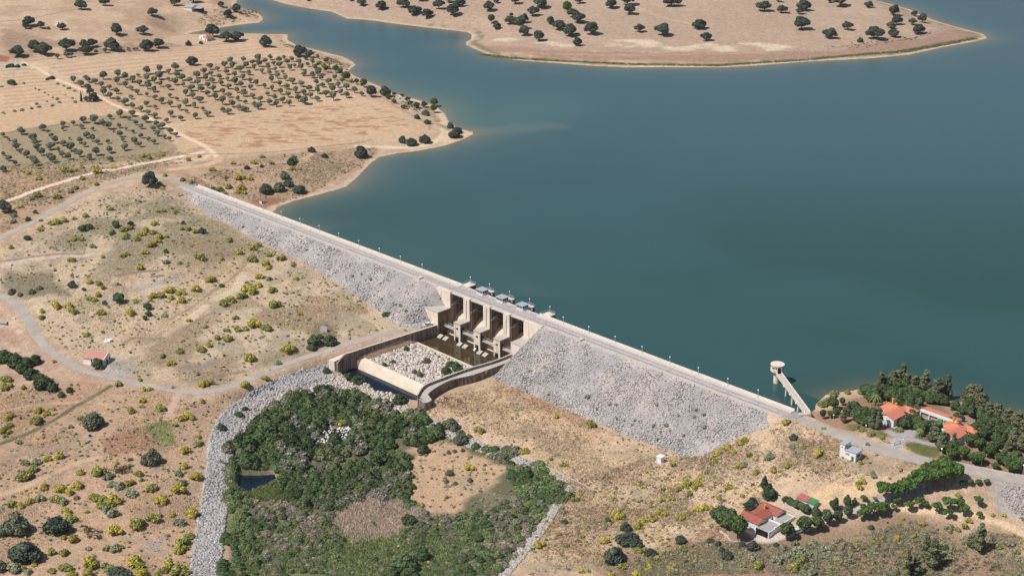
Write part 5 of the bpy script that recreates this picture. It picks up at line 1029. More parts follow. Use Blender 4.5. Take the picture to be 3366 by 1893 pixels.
def plant(kind, p, wm, adj, cat, group, hs=1.):
    me, tm, bw = random.choice(PR[kind]); s = wm/bw; ax_ = random.uniform(.85, 1.2); nm = NM.get(kind, kind)
    if tm is None:
        o = bpy.data.objects.new(nm, me); COL.objects.link(o)
    else:
        o = bpy.data.objects.new(nm, None); COL.objects.link(o); o.empty_display_size = .3
        for n_, m_ in (('crown', me), ('trunk', tm)): c = bpy.data.objects.new(n_, m_); COL.objects.link(c); c.parent = o
    o.location = tuple(map(float, p)); o.rotation_euler = (0, 0, random.uniform(0, 6.28)); o.scale = (s*ax_, s/ax_**.5, s*hs*random.uniform(.88, 1.12))
    for nth in (0, 1, 2, 3, 4):
        lb = adj+', '+where(p, nth)
        if len(lb.split()) > 16: lb = nm.replace('_', ' ')+' '+where(p, nth)
        if lb not in CNT: break
    CNT[lb] = 1
    return tag(o, lb, cat, group or 'plants: '+adj)
def size_adj(wm, lo, hi): return 'small ' if wm < lo else ('large ' if wm > hi else '')
def many(s, kind, adj, cat, group, base=True, up=.5, lo=0, hi=99, hs=1., wmin=.8, wscale=1., emb_=False, zfix=None):
    p = P(s); y = p[:, 1]+(0 if base else up*p[:, 2]); q = G(p[:, 0], y, use_emb=emb_) if zfix is None else un(p[:, 0], y, zfix); mm = mpp(q)
    out = []
    for (a, w_, m_, pp, h2) in zip(q, p[:, 2], mm, p, p[:, 3]):
        wm = max(wmin, w_*m_*wscale); k = random.choice(kind) if isinstance(kind, (list, tuple)) else kind
        hh = hs
        if h2: hh = (h2*m_*1.05)/(wm/SPEC[k][1]*{'tall': 11.5, 'round': 4.7, 'cone': 7.4, 'oak': 6., 'flat': 5.0, 'bigbush': 3.8, 'bush': 1.6, 'olive': 3.8}[SPEC[k][0]])
        out.append((a, wm, k)); plant(k, a-np.array([0, 0, .05]), wm, size_adj(wm, lo, hi)+adj, cat, group, hh)
    return out
# ---- holm oaks (foot x, foot y, crown width)
many("a 690,85,125 890,50,95 245,222,115 220,248,70 347,243,70 530,255,75 1290,137,85 1480,50,85 1640,24,95 1872,62,58 1930,152,85 2008,104,90 990,300,115 1212,292,100 150,482,138 300,444,130 378,470,150 565,434,135 780,400,95 715,412,95 730,467,120 945,432,140 1245,432,115 1345,408,110 1805,312,145 1920,352,115 2010,350,115 2255,398,125 1628,553,95", 'holm_oak', 'dark holm oak in the dry upper left pasture', 'oak tree', 'holm oaks of the upper left pasture', lo=7, hi=13)
many("b 548,10,50 910,12,60 1003,52,90 1168,80,105 1355,70,115 1445,128,108 1557,153,100 1510,14,80 1655,80,105 1775,135,130 1830,58,95 1740,24,80 2078,93,110 2145,28,60 2303,34,95 2505,68,140 2148,252,75 2262,208,100 2373,195,90 2378,305,110 2500,350,110 2450,138,100 c 785,32,80 1055,74,110 1190,48,150 1210,124,115 1565,58,135 725,148,90 770,196,125 535,208,80 615,258,115 710,306,140 882,294,145 1293,275,85 1488,305,140 1800,246,120 1855,350,95 768,390,88 2470,20,60", 'holm_oak', 'dark holm oak on the bare brown peninsula', 'oak tree', 'holm oaks of the peninsula', lo=8, hi=13)
many("c 2350,98,120 2498,112,85 d 675,123,70 710,92,115 690,253,150 930,330,125 1080,258,98 1305,332,150 1260,68,78 1472,134,105 1497,214,100 1447,246,80 1468,316,95 1645,138,65 1632,213,75 1715,193,90 1682,288,110 1020,54,130 930,26,60", 'holm_oak', 'dark holm oak near the peninsula end', 'oak tree', 'holm oaks of the peninsula', lo=8, hi=13)
many("b 2100,204,70 2348,252,90 c 680,118,85", 'pine_tree', 'grey-green round tree on the peninsula', 'tree', 'pale trees of the peninsula')
many("d 1188,358,58 b 2268,130,34", 'dark_shrub', 'small dark bush on the peninsula', 'bush', 'bushes of the peninsula')
many("e 45,515,130 1265,290,150", 'holm_oak', 'dark holm oak beside the asphalt road', 'oak tree', 'roadside oaks', hi=11)
many("a 488,503,48 568,492,58 608,485,42 815,458,38 890,452,50 1015,442,50 1090,437,38 1135,432,30 1160,432,30", 'olive_tree', 'small olive on the field edge under the oaks', 'olive tree', 'small olives of the hedge row')
many("a 1595,388,62 1700,375,40 410,252,38", 'dark_shrub', 'dark bush in the upper left fields', 'bush', 'field bushes')
# ---- olive groves (crown centres)
OA = "a 626,682,55 687,710,60 725,652,38 748,675,50 805,690,55 878,643,65 997,630,60 1060,648,62 1120,670,60 1170,640,36 1242,603,60 1357,585,58 1427,607,48 1483,570,66 993,690,58 1066,720,52 1110,748,40 858,720,50 928,740,45 985,770,52 878,785,60 935,808,55 998,840,45 1060,862,66 1185,703,52 1253,727,60 1243,663,50 1310,683,55 1350,645,64 1302,757,50 1360,717,40 1425,673,36 1498,632,58 1483,697,55 1545,655,58 1428,738,50 1610,680,48 1553,720,36 1665,635,60 1620,743,60 1675,700,50 1703,757,56 1725,603,58 1740,662,50 1797,683,50 1758,725,52 1790,625,42 1842,587,40 1780,565,55 1905,548,58 1860,648,48 1915,610,52 1872,705,50 1807,752,56 1760,793,52 1635,813,54 1573,790,52 1693,843,58 1575,868,62 1443,810,40 1497,838,38 1445,882,52 1368,855,50 1312,825,44 1245,803,36 1165,780,50 1110,825,38 1245,880,48 1125,898,46 1195,925,48 1315,908,38 1258,952,46 1312,980,50 1235,1010,62 1327,1047,52 1380,1065,52 1413,1022,40 1445,965,56 1518,912,46 1580,945,32 1642,892,46 1718,925,38 1760,962,52 1655,985,46 1532,1003,48 1937,733,50 1888,778,50 1940,803,50 1823,822,60 1885,857,66 1968,882,60 2008,767,46 2012,840,38 2065,793,56 2080,865,36 2140,815,46 2205,843,48 2040,717,50 1985,690,62 2055,655,48 1928,670,38 1985,628,50 2035,585,60 1968,562,55 1950,515,56 2065,510,44 2085,553,52 2105,617,44 2117,683,44 2168,705,46 2125,740,44 2150,575,44 2140,530,44 2190,540,60 2183,497,56 2245,518,44 2287,490,44 2315,537,38 2268,570,42 2217,605,42 2283,618,44 2330,588,38 2370,550,52 2365,505,50 2403,487,36 2430,530,48 2455,580,42 2395,613,30 2350,643,50 2297,677,52 2240,730,46 2365,710,46 2303,753,46 2267,797,40 2375,777,50 2325,828,44 2285,868,50 2340,880,52 2393,850,50 2450,878,48 2443,803,50 2500,763,54 2430,733,52 2475,688,52 2420,663,50 2470,505,44 2530,523,48 2495,557,34 2550,573,50 2570,625,40 2550,710,56 2525,835,56 2565,850,50 2568,783,44 1890,930,46 1935,943,52 2025,915,50 2065,922,50 2090,925,44 2152,885,44 2190,900,56"
OB = "b 585,527,48 545,548,36 605,572,44 520,625,44 583,637,54 633,617,50 660,663,38 628,483,38 722,690,54 773,660,44 840,685,44 618,703,50 672,720,46 800,722,46 875,735,58 560,745,54 627,770,56 752,755,60 825,780,48 942,765,50 700,800,54 875,803,58 1000,795,44 515,780,48 570,815,46 627,838,48 763,822,66 520,852,70"
OC = "a 1020,970,60 1122,960,58 930,990,44 1095,1005,36 803,1008,82 708,1012,62 870,1038,62 922,1065,64 1010,1068,40 1150,1040,44 1195,1070,48 1070,1093,30 1125,1115,36 1018,1137,52 965,1113,22 1298,1090,42 1333,1130,50 1443,1110,54 1490,1143,42 1195,1152,42 1260,1178,40 1305,1200,48 1395,1162,36 1433,1183,38 1142,1195,58 1185,1223,46 1043,1187,38 1057,1245,62 925,1270,62 915,1200,38 830,1203,46 783,1172,62 735,1140,60 675,1188,60 718,1225,42 690,1070,44 623,1047,40 540,1055,48 365,1080,62 180,1110,72 28,1147,40 535,1093,36 435,1145,42 397,1110,26 75,1182,28 130,1205,46 138,1243,60 278,1172,72 292,1205,56 312,1255,60 430,1233,72 468,1187,60 537,1212,52 492,1265,44 603,1245,76 350,1288,64 228,1310,58 175,1285,32 28,1305,36 78,1338,54 132,1385,40 30,1430,56 287,1350,60 305,1378,62 417,1328,66 447,1350,60 530,1310,52 577,1328,54 632,1280,46 675,1303,56 757,1330,56 815,1285,70 935,1345,50 590,1175,24 785,1095,32 1345,1075,45"
OD = "a 15,723,32 108,710,34 203,698,30 492,703,32 540,720,30 583,737,40 628,760,32 483,830,36 502,855,34 615,825,30 635,850,40 310,868,38 330,895,38 190,920,42 265,910,34 440,882,38 120,930,36 30,945,38 297,743,22 330,757,26 378,780,22 410,800,20 447,818,28 550,800,20 397,853,24"
many(OA, 'olive_tree', 'grey-green olive in the big grove', 'olive tree', 'olive trees of the big grove', base=False, lo=4, hi=5.6, wscale=1.15)
many(OB, 'olive_tree', 'grey-green olive at the lake end of the big grove', 'olive tree', 'olive trees of the big grove', base=False, lo=4, hi=5.6, wscale=1.15)
many(OC, 'olive_tree', 'grey-green olive in the lower grassy grove', 'olive tree', 'olive trees of the lower grove', base=False, lo=4, hi=5.6, wscale=1.12)
many(OD, 'grey_shrub', 'young olive shrub in the mown left fields', 'olive shrub', 'young olives of the left fields', base=False)
many("a 690,862,20,85", 'cypress', 'thin dark cypress', 'cypress', None)
many("a 745,760,62 790,860,95 735,862,60 825,845,40 760,800,60", 'holm_oak', 'dark tree of the clump by the cypress', 'tree', 'clump by the cypress')
many("a 440,672,60 400,680,40 100,715,90 60,575,40 100,570,60 150,575,50 205,560,40", 'green_shrub', 'low green bush on a left field margin', 'bush', 'field margin bushes')
# ---- lake shore trees
many("b 470,478,110 510,455,70 565,488,80 1085,820,112 1205,815,105 1232,843,55 1277,876,52 1362,924,52 1465,915,65 1530,910,62 1415,893,50 1387,860,50 1345,822,36 1275,810,40 460,490,60 530,510,50", 'holm_oak', 'dark tree on the lake shore', 'tree', 'trees along the lake shore')
many("b 1615,905,70 1612,955,62 783,617,65 960,716,42 1020,742,64 820,642,56 700,538,44 870,690,80 700,612,50 640,632,50", 'pine_tree', 'green tree on the lake shore', 'tree', 'trees along the lake shore')
many("b 1468,1006,60 1558,1048,64 1345,1210,82 1425,1230,108 1540,1208,100 1000,1330,140 1790,1165,115 1810,1125,90 1755,1085,72 580,1290,66 688,1335,58 400,1398,86 e 2250,345,130 2440,287,90 2535,348,110 2090,145,50 2215,130,40", 'dark_shrub', 'dark round bush on the lake shore', 'bush', 'bushes along the lake shore', base=True)
many("e 2360,332,120 2410,230,90 2480,90,90 b 1545,975,80", 'grey_bush', 'greyish bush on the lake shore', 'bush', 'bushes along the lake shore')
many("b 680,570,70 720,585,60 640,545,60 850,650,50 905,700,50 1000,725,40 1545,955,50", 'half_bloom_broom', 'yellow-green broom on the lake shore', 'bush', 'brooms along the lake shore')
# ---- shrubs of the dry slopes
BR = "e 720,525,60 630,555,42 480,575,80 540,560,70 430,590,60 340,643,55 90,798,48 640,725,60 700,730,50 1450,468,38 1330,490,48 1490,497,40 1380,490,40 938,475,42 1160,500,44 1310,590,66 1590,640,60 1650,655,60 1540,640,50 1040,640,70 1100,630,50 1240,650,70 1200,680,60 1290,670,60 1350,700,80 1410,700,50 1160,720,70 1060,690,70 950,670,60 1290,770,80 1340,740,60 870,878,48 1030,860,70 1075,850,50 610,905,62 1230,830,72 1180,960,80 765,1085,62 840,1100,60 1440,1150,100 1530,1170,76 1665,1140,80 1790,1065,82 770,1230,70 830,1190,70 800,1240,60 480,1283,98 587,1285,80 620,1335,78 860,1340,80 1110,1340,90 1290,1205,80 1350,1195,70 1147,1252,54 355,1335,58 360,1385,60 2020,830,78 1700,870,100 1870,890,48 2140,890,84 2140,800,70 2180,780,60 1945,735,66 2255,930,84 2270,970,56 2390,875,84 2275,860,56 2200,1035,76 2510,1060,56 2110,1140,110 2190,1110,70 2060,1200,84 1960,1230,90 1890,1260,90 2305,1155,76 2320,1270,110 2145,1425,120 1990,1390,58 1600,1415,50 1540,1240,80 1450,1220,60 820,140,90 960,120,48 695,210,54 540,135,70 600,150,60 640,145,50 695,115,48 330,210,60 330,130,38 245,170,48 1105,90,44 1215,20,60 1260,30,60 1690,30,44 1595,55,50 1800,135,58 1975,85,48 2010,200,80 2060,205,60 2110,215,60 1935,280,68 2040,285,74 2020,325,54 2070,335,46 1620,245,56 1545,220,54 1370,298,38 1395,188,48 2470,130,54 2150,80,56 1910,205,50 820,260,54 180,450,60 1370,10,50"
BR += " i 735,503,58 873,487,38 1920,470,52 2010,450,70 2080,450,60 1735,440,48 1840,525,64 1930,530,84 1515,640,70 1530,660,48 1710,625,80 1770,590,56 1450,735,76 1380,685,56 460,732,42 1005,912,72 1215,960,60 1265,965,50 1200,1052,80 1355,1118,90 1590,1190,90 1530,1215,66 1490,1268,56 330,1145,70 395,1165,66 450,1132,46 325,1212,110 60,1200,90 100,1190,60 70,1270,70 30,1310,90 80,1325,60 30,920,60 90,930,60 60,870,90 30,950,80 200,950,56 1720,915,80 1780,905,70 2440,610,100 2115,690,96 2245,872,70 2080,920,90 1690,1368,46 1690,1415,76 2540,330,46"
BR += " j 195,575,125 275,525,84 405,440,70 495,412,94 680,560,72 830,540,132 520,690,110 590,720,90 660,655,96 375,675,80 110,820,100 170,830,80 250,800,80 790,760,100 870,770,90 950,760,80 850,820,90 930,810,100 1000,800,80 565,875,94 600,940,100 735,893,46 980,1022,140 1180,975,130 1290,930,120 1350,920,70 1370,780,108 1275,682,96 1110,640,80 1515,680,124 1565,500,76 1570,362,96 1660,582,110 1640,890,120 1460,912,64 1560,1130,120 1610,1090,90 1430,1320,130 1500,1370,140 1390,1380,80 1560,1400,90 1150,1290,140 1180,1340,100 1200,1405,130 625,1112,100 450,1077,56 540,1110,54 565,1350,110 430,1382,78 760,1300,150 750,1405,100 610,1420,90 1330,1420,56 1515,1210,90 995,487,38 690,100,60 290,1340,50"
BR += " m 325,85,56 70,375,70 40,385,60 1325,492,66 1890,300,80 1930,285,60 1780,340,76 1700,390,84 1650,432,60 1835,387,66 2020,558,54 2545,385,80 2285,500,66 2170,532,66 1780,672,72 1890,497,72 850,905,110 1220,790,60 1310,775,60 1360,700,60 1430,640,80 1400,670,60 1530,650,70 1500,690,60 1270,840,46 1200,890,80 1250,905,60 1120,940,70 1060,960,60 1150,960,60 1025,1005,72 1380,930,80 1440,910,50 1520,860,70 1580,850,80 1640,860,60 735,1130,90 880,1350,76 1120,1355,64 785,1425,78 1010,1410,80 545,1392,66 600,1395,40 1190,1285,72 1290,1362,50 1335,1350,46 1390,1200,74 1030,1210,80 1715,780,60 1910,757,54 1450,740,60 2265,140,66 2300,130,50 500,790,60 180,1165,90 1600,560,50 1560,600,50 1670,480,60"
BR += " n 835,388,94 300,567,56 570,500,64 455,537,64 65,675,70 1190,480,46 1200,625,66 1170,660,50 1185,685,56 1435,612,32 2020,757,58 1548,952,42 1650,1092,56 1380,1110,54 1510,1110,60 2110,970,62 1720,990,64 2310,920,44 2405,925,46 2480,1092,40 l 1740,198,86 2100,380,60 2145,390,40 2385,82,44 1650,505,90 1690,530,50 1460,770,46 1250,830,60 1410,1000,36 1610,1125,50 570,135,90 40,150,60 d 3,3,1"
many(BR.replace(' d 3,3,1', ''), ['broom', 'broom', 'half_bloom_broom'], 'yellow flowering broom bush', 'bush', 'yellow broom bushes of the slopes', base=False, up=.42, lo=1.6, hi=4.5, wscale=1.15)
GS = "e 800,790,50 350,570,40 460,990,40 1060,690,60 1070,705,70 780,780,60 1000,1110,50 1410,920,60 1520,935,40 2280,1060,60 870,1130,60 2480,940,60 1350,250,50 320,340,90 270,380,60 500,325,40 640,290,60 120,520,60 110,570,70 480,360,80 600,320,60 2220,30,50 2300,80,60 2480,30,80 1860,300,80 1790,290,70 1900,335,60 i 1400,340,60 2260,430,110 1670,830,50 1190,885,50 1460,950,46 1715,1065,60 1110,1140,90 1200,1110,50 2350,740,70 160,1410,60 40,1360,60 600,1280,60 j 220,465,90 300,460,96 920,580,100 340,760,110 490,770,130 540,800,90 1010,660,110 940,650,90 1180,560,90 1120,710,130 1200,620,60 960,890,120 900,860,100 1510,560,90 1540,640,90 1530,965,120 970,1185,120 910,1190,80 1030,1185,60 550,1220,100 435,1215,96 750,1195,70 940,1350,130 880,1340,80 130,1340,150 190,1360,80 240,1390,90 1590,900,60 650,770,60 150,290,50 1420,1085,50 20,870,40 1350,845,40 1570,1190,80 m 620,140,100 380,490,70 290,450,40 2130,410,100 2340,250,10 1270,160,50 1410,240,50 860,110,36 1150,155,44 1580,60,50 2420,340,60 2350,390,50 760,960,50 590,1020,60 350,1080,46 540,1100,50 410,1170,60 1130,850,40 1240,700,50 820,780,50 400,890,60 2200,1280,120 2050,1330,110 1990,1280,80 2400,1250,120 2340,1350,130 2480,1400,110 2250,1180,90 n 680,1200,110 600,1240,100 700,1290,110 790,1150,100 860,1200,80 930,1190,80 640,1150,70 750,1240,80 990,1130,60 1030,1130,50 1950,1010,80 2010,1040,70 2080,1010,80 1400,1040,60 1310,1150,60 1240,860,40 1290,560,60 1250,320,50 1300,590,60 1530,540,50 410,410,90 250,400,80 200,480,80 2350,1180,80 2450,1150,90 2300,1120,70 2500,1230,70 2130,1080,70 1100,1300,80 1000,1280,70 h 620,930,70"
many(GS, ['grey_shrub', 'half_bloom_broom', 'grey_shrub'], 'grey-green dry shrub', 'bush', 'grey shrubs of the slopes', base=False, up=.42, lo=1.6, hi=4.5)
DKS = "e 230,742,62 1713,688,70 1405,852,50 612,1148,84 1880,1142,50 885,1287,56 298,518,46 235,582,50 1550,610,50 m 2335,295,80 1385,1165,100 765,985,60 405,1000,60 1640,1165,70 1700,1190,60 1435,1335,46 1490,1370,40 2400,1230,40 n 475,1190,50 190,1190,66 280,1225,124 905,1205,10 1905,1215,64 60,1290,110 20,1240,60 j 1100,470,36 30,1400,10"
many(DKS, 'dark_shrub', 'dark evergreen bush', 'bush', 'dark bushes of the slopes', lo=2, hi=6)
many("j 785,185,200 150,1080,270 1290,498,190 20,1100,140 10,1400,130 130,1400,110", 'grey_bush', 'big grey-brown bush on the lower left slope', 'bush', 'big bushes of the lower left slope', hi=9)
many("j 480,1070,225 220,1300,290 1020,1480,220 m 825,1320,195 940,1170,180 1010,1200,110 1130,1270,105 920,1060,110", 'dark_shrub', 'big dark evergreen bush', 'bush', 'big dark bushes', hi=9)
many("e 985,640,90 1107,625,60 700,670,80 760,650,70 1010,1275,112 1250,1330,80 1260,1390,70 710,1175,42 1230,1420,50 i 830,800,115", 'leafy_tree', 'dense green tree', 'tree', 'green trees of the left slope', wscale=.95)
many("f 600,1110,130 735,1110,140 580,1160,90 1210,875,70 650,1060,60", 'green_thicket_bush', 'lush green fig-like bush below the old concrete wall', 'bush', 'green bushes below the old wall')
many("i 40,740,150 140,790,170 -40,700,120 230,790,130 300,760,120 270,880,150 370,960,190 450,990,110 330,900,100 180,830,120 520,1040,80 590,1000,70", 'green_thicket_bush', 'dark green bush of the ditch hedge at the left edge', 'bush', 'ditch hedge at the left edge')
many("i 100,170,110 170,190,80 270,170,90 340,130,80", 'grey_bush', 'dark brown bramble by the lower road', 'bush', 'brambles by the lower road', wscale=.7)
# ---- plants on the dam face
many("f 540,305,30 640,350,26 925,520,36 1075,545,40 1000,510,26 1160,590,26 1320,640,20 780,500,30 1335,775,36 1170,720,30 1290,765,26 1380,820,36 g 490,780,36 370,810,32 310,870,40 450,915,36 340,985,30 525,1010,36 855,1020,60 1095,1100,36 1040,1100,36 1440,1090,46 1710,1150,30 1770,1140,36 1840,1175,40 1755,1195,40 1625,1195,36 1520,1260,56 1415,1270,46 1100,1212,36 1165,1228,32 1310,1300,28 1255,1225,36 1235,1265,32 1665,1350,44 1440,1385,42 1290,1240,30 1550,1320,32 1470,1330,28 930,1140,24 1210,785,22 1840,1280,50 1920,1410,30 1640,1400,30 e 2060,620,36 2180,640,20 2300,680,22", 'grey_shrub', 'small dry shrub rooted in the rockfill', 'bush', 'shrubs in the rockfill', base=False, emb_=True, wmin=.6)
many("f 850,565,34 890,585,36 930,600,34 975,610,36 1020,635,30 895,620,30 940,632,34 975,660,36 1030,670,34 1060,655,30 995,692,32 900,605,28", 'grey_shrub', 'low grey cushion shrub on the grey strip by the dam toe', 'bush', 'cushion shrubs by the dam toe', base=False, wmin=.6)
# ---- red-roofed house garden
many("n 180,950,10 85,1030,230 20,990,190 -40,960,120", 'leafy_tree', 'big dense green tree left of the red-roofed house', 'tree', 'big green trees by the red-roofed house', wscale=.95)
many("n 150,1130,190", 'pine_tree', 'round umbrella pine in front of the red-roofed house', 'pine', None)
many("n 378,700,70,110 420,790,120,120 270,880,130,110", 'cypress', 'tall dark conifer behind the red-roofed house', 'conifer', 'conifers behind the red-roofed house')
many("n 440,790,110 400,740,80 280,880,120 230,870,70", 'holm_oak', 'dark tree behind the red-roofed house', 'tree', 'dark trees behind the red-roofed house')
many("n 558,825,66 600,850,70 640,875,76 690,885,76 735,912,74 815,945,84 700,905,40", 'leafy_tree', 'hedge tree along the drive of the red-roofed house', 'tree', 'hedge trees along the drive', wscale=1.25)
many("n 568,1140,110,165 712,1085,118,150 905,1025,86,140 993,1000,78,110 1080,965,76,110 1215,895,56,70 830,1065,108,110", 'round_tree', 'round-crowned street tree below the drive', 'tree', 'round trees by the drive', wscale=1.15)
many("n 972,900,86,120 1078,870,78,105 1140,850,46,70", 'leafy_tree', 'light green young tree on the upper side of the drive', 'tree', 'young trees on the upper side of the drive')
many("n 1215,820,72 1315,815,50", 'acacia', 'small flat-crowned tree on the sandy pad', 'tree', 'small trees on the sandy pad')
many("n 1400,830,130 1455,810,120 1510,800,120 1560,780,120 1600,760,130 1655,750,130 1700,730,140 1755,720,140 1800,700,140 1850,700,150 1900,690,150 1960,690,150 1990,670,120 1830,650,140 1900,640,140 1750,670,130", 'acacia', 'bright green spreading acacia of the dense row', 'tree', 'acacia row', hs=1.3, wscale=1.35)
many("n 2052,695,66 2118,683,62 2187,678,58 2257,672,58", 'round_tree', 'small ball-shaped tree in the row beside the wide road', 'tree', 'ball-shaped trees beside the wide road', hs=.85)
many("n 1195,970,90 1245,975,110 1300,945,110 1365,930,110 1400,900,80 1470,900,60 1605,905,86 1500,860,76 1690,870,90 1830,925,92 1945,905,110 2030,890,95 2060,935,90 1935,965,90 2185,870,86 2195,960,60 1935,830,46 1740,880,60", 'acacia', 'slender green tree beside the sandy track', 'tree', 'slender trees beside the sandy track', wscale=1.15, hs=1.25)
many("n 1280,1045,62 1905,1225,60 1420,1000,10", 'green_thicket_bush', 'green bush on the slope below the sandy track', 'bush', None)
many("n 1800,1380,140,300 1740,1290,100,200 2190,1245,130,250 1575,1455,95,260 1660,1430,110,170 1500,1500,90,130 1850,1290,60,120 2110,1210,60,110", 'eucalyptus', 'tall grey-green eucalyptus on the lower right slope', 'eucalyptus', 'eucalyptus of the lower right slope', wscale=1.2)
# ---- garden trees round the orange houses (tile h)
many("h 870,715,56,80 945,710,66,70 960,640,90,120 1035,600,56,80 990,680,60,60 1170,760,60,70", 'pine_tree', 'small round pine near the footbridge landing', 'pine', 'small pines near the footbridge landing')
many("h 1050,745,66,150 1085,690,60,130 1290,800,70,180 1345,800,76,220 1830,940,120,260 1880,1000,110,200 1800,900,80,180 1975,960,60,130", 'grey_tree', 'tall grey-green garden tree', 'tree', 'tall grey-green trees of the garden', wscale=1.25)
many("h 1160,730,130 1200,745,120 1140,650,120 1230,700,120 1180,800,40 1290,690,100 1240,780,110 1300,760,80 1510,760,80 1570,790,120 1620,730,130 1600,640,130 1670,775,115 1740,805,110 1800,775,70 1660,680,120 1700,820,120 1530,560,120 1450,560,140 1380,540,150 1320,560,140 1270,560,130 1250,520,120 1220,500,100 1500,600,120 1600,580,110 1570,530,120 1640,560,120 1690,600,90 1770,580,100 1850,590,110 1900,600,90 1820,560,120 1740,560,120 1970,770,90 1400,480,140 1480,480,140 1560,470,120 1350,500,110", 'leafy_tree', 'dense green garden tree', 'tree', 'dense green trees of the garden', wscale=1.05, hs=1.1)
many("h 1360,490,84,200 1455,470,90,190 1540,440,86,190 1735,470,90,190 1640,520,110,190 1850,560,110,220 1925,550,76,220 1700,520,90,180 1580,450,80,150 1820,540,90,200 2130,620,130,240 2080,600,90,200 2220,680,120,230 2270,720,90,180 2180,650,110,230 2350,760,110,190 2430,790,110,210 2520,820,120,200 2570,860,100,180 2480,960,110,170 2560,1000,110,180 2440,1030,100,150 1240,520,70,90 1500,460,80,170", 'eucalyptus', 'tall ragged eucalyptus near the water behind the garden', 'eucalyptus', 'eucalyptus along the water', wscale=1.35)
many("h 2150,860,110 2240,890,120 2330,820,130 2250,760,110 2400,860,130 2460,900,120 2330,900,100 2200,820,100 2380,960,110 2300,1000,90 2500,1100,110 2430,1120,90 2390,1080,80 2540,1130,100 2130,700,100 2060,670,90 1990,640,80 2000,700,50 2040,730,60 2110,640,100 2200,720,100", 'leafy_tree', 'green tree in the wooded right end of the garden', 'tree', 'trees of the wooded right end', wscale=1.2, hs=1.2)
many("h 1990,1000,90,110 2060,1060,90,130 2170,1100,110,110 1960,1060,90,100 2110,950,80,100 2280,1040,90,100 2360,1100,70,90 2200,980,90,100 2330,1140,60,60 2480,1165,120,90 1920,1010,80,110", 'pine_tree', 'small green tree in the brown garden plot behind the road wall', 'tree', 'small trees behind the road wall', wscale=1.2)
many("h 870,610,80 900,590,90 840,600,50 960,525,80 930,560,70 990,500,50 1080,500,60 1180,490,40 1190,500,60", 'willow_bush', 'pale yellow-green willow bush at the water edge near the footbridge', 'bush', 'willow bushes at the water edge')
many("h 1950,600,60 1970,640,50 2030,780,50 2100,780,50 2130,660,50 1905,590,46", 'green_shrub', 'low garden shrub', 'bush', 'low garden shrubs')
# palms
def palm(q, h, w_, la):
    t = empty('palm_tree', q, label=la+', '+where(q), cat='palm', group='palms of the garden'); b = MB(); b.cyl((0, 0, -.3), .28, h+.3, 8, .2); b.build('trunk', 'wood', t)
    b = MB()
    for k in range(22):
        a = 2*math.pi*k/22*3.3; e = (k % 5)/4*.9-.15; d = np.array([math.cos(a), math.sin(a), 0]); sd = np.array([-d[1], d[0], 0]); pr0 = np.array([0, 0, h]); L = w_
        for j in range(4):
            u0, u1 = j/4, (j+1)/4; f_ = lambda u: pr0+d*L*u+np.array([0, 0, L*(e*u-1.1*u*u)]); wd0 = .28*math.sin(math.pi*(.15+.8*u0)); wd1 = .28*math.sin(math.pi*(.15+.8*u1))
            b.add([f_(u0)-sd*wd0-(0, 0, .1), f_(u0), f_(u1), f_(u1)-sd*wd1-(0, 0, .1)], [(0, 1, 2, 3)]); b.add([f_(u0)+sd*wd0-(0, 0, .1), f_(u0), f_(u1), f_(u1)+sd*wd1-(0, 0, .1)], [(0, 1, 2, 3)])
    n = len(b.V); o = mesh_obj('frond_crown', np.array(b.V), b.F, 'leaf', t, cols=np.tile(lin((128, 138, 84)), (n, 1)))
for s, h, w_, la in (("h 1210,815", 1.2, 1.9, 'short palm on the lawn'), ("h 1278,855", 1.8, 1.8, 'slim palm on the lawn'), ("h 1315,600", 4.0, 3.0, 'large pale fan palm behind the left house'), ("h 1690,860", 2.6, 1.8, 'small palm under the dark trees'), ("h 1525,815", 1.0, 1.5, 'low palm on the house lawn'), ("h 1375,880", 1.0, 1.1, 'young spiky palm by the gate'), ("h 880,800", .4, 1.5, 'low palm on the road edge'), ("m 860,60", .1, .1, 'x')):
    if la != 'x': palm(G(*P(s)[0, :2])[0], h, w_, la)
# bare grey trees
def bare(q, h, la, n=38):
    rr = random.Random(int(q[0])); b = MB()
    def br(p, d, L, r, k):
        e = p+d*L; b.bar(p, e, r, 4, r*.6)
        if k:
            for _ in range(3):
                v = np.array([rr.uniform(-1, 1), rr.uniform(-1, 1), rr.uniform(-.1, .8)]); v = d*.8+v*.75; v /= np.linalg.norm(v); br(e if _ < 2 else (p+e)/2, v, L*.68, r*.6, k-1)
    for _ in range(3): v = np.array([rr.uniform(-.5, .5), rr.uniform(-.5, .5), 1.]); v /= np.linalg.norm(v); br(np.array([0, 0, -.2]), v, h*.34, .12, 4)
    o = b.build('bare_tree', 'deadwood'); o.location = tuple(q); tag(o, la+', '+where(q), 'bare tree', 'bare grey trees')
for s, h, la in (("n 350,880", 6.5, 'leafless grey tree behind the red-roofed house'), ("l 240,660", 4, 'leafless grey shrub tree in the thicket'), ("l 620,720", 4.5, 'leafless grey shrub tree in the thicket'), ("l 470,620", 4, 'leafless grey shrub tree in the thicket'), ("l 40,1430", 6, 'tall leafless grey tree in the marsh'), ("j 2350,1400", 6, 'leafless grey tree at the marsh edge'), ("n 390,1300", 2.5, 'fallen bleached branch on the slope')): bare(G(*P(s)[0, :2])[0], h, la)
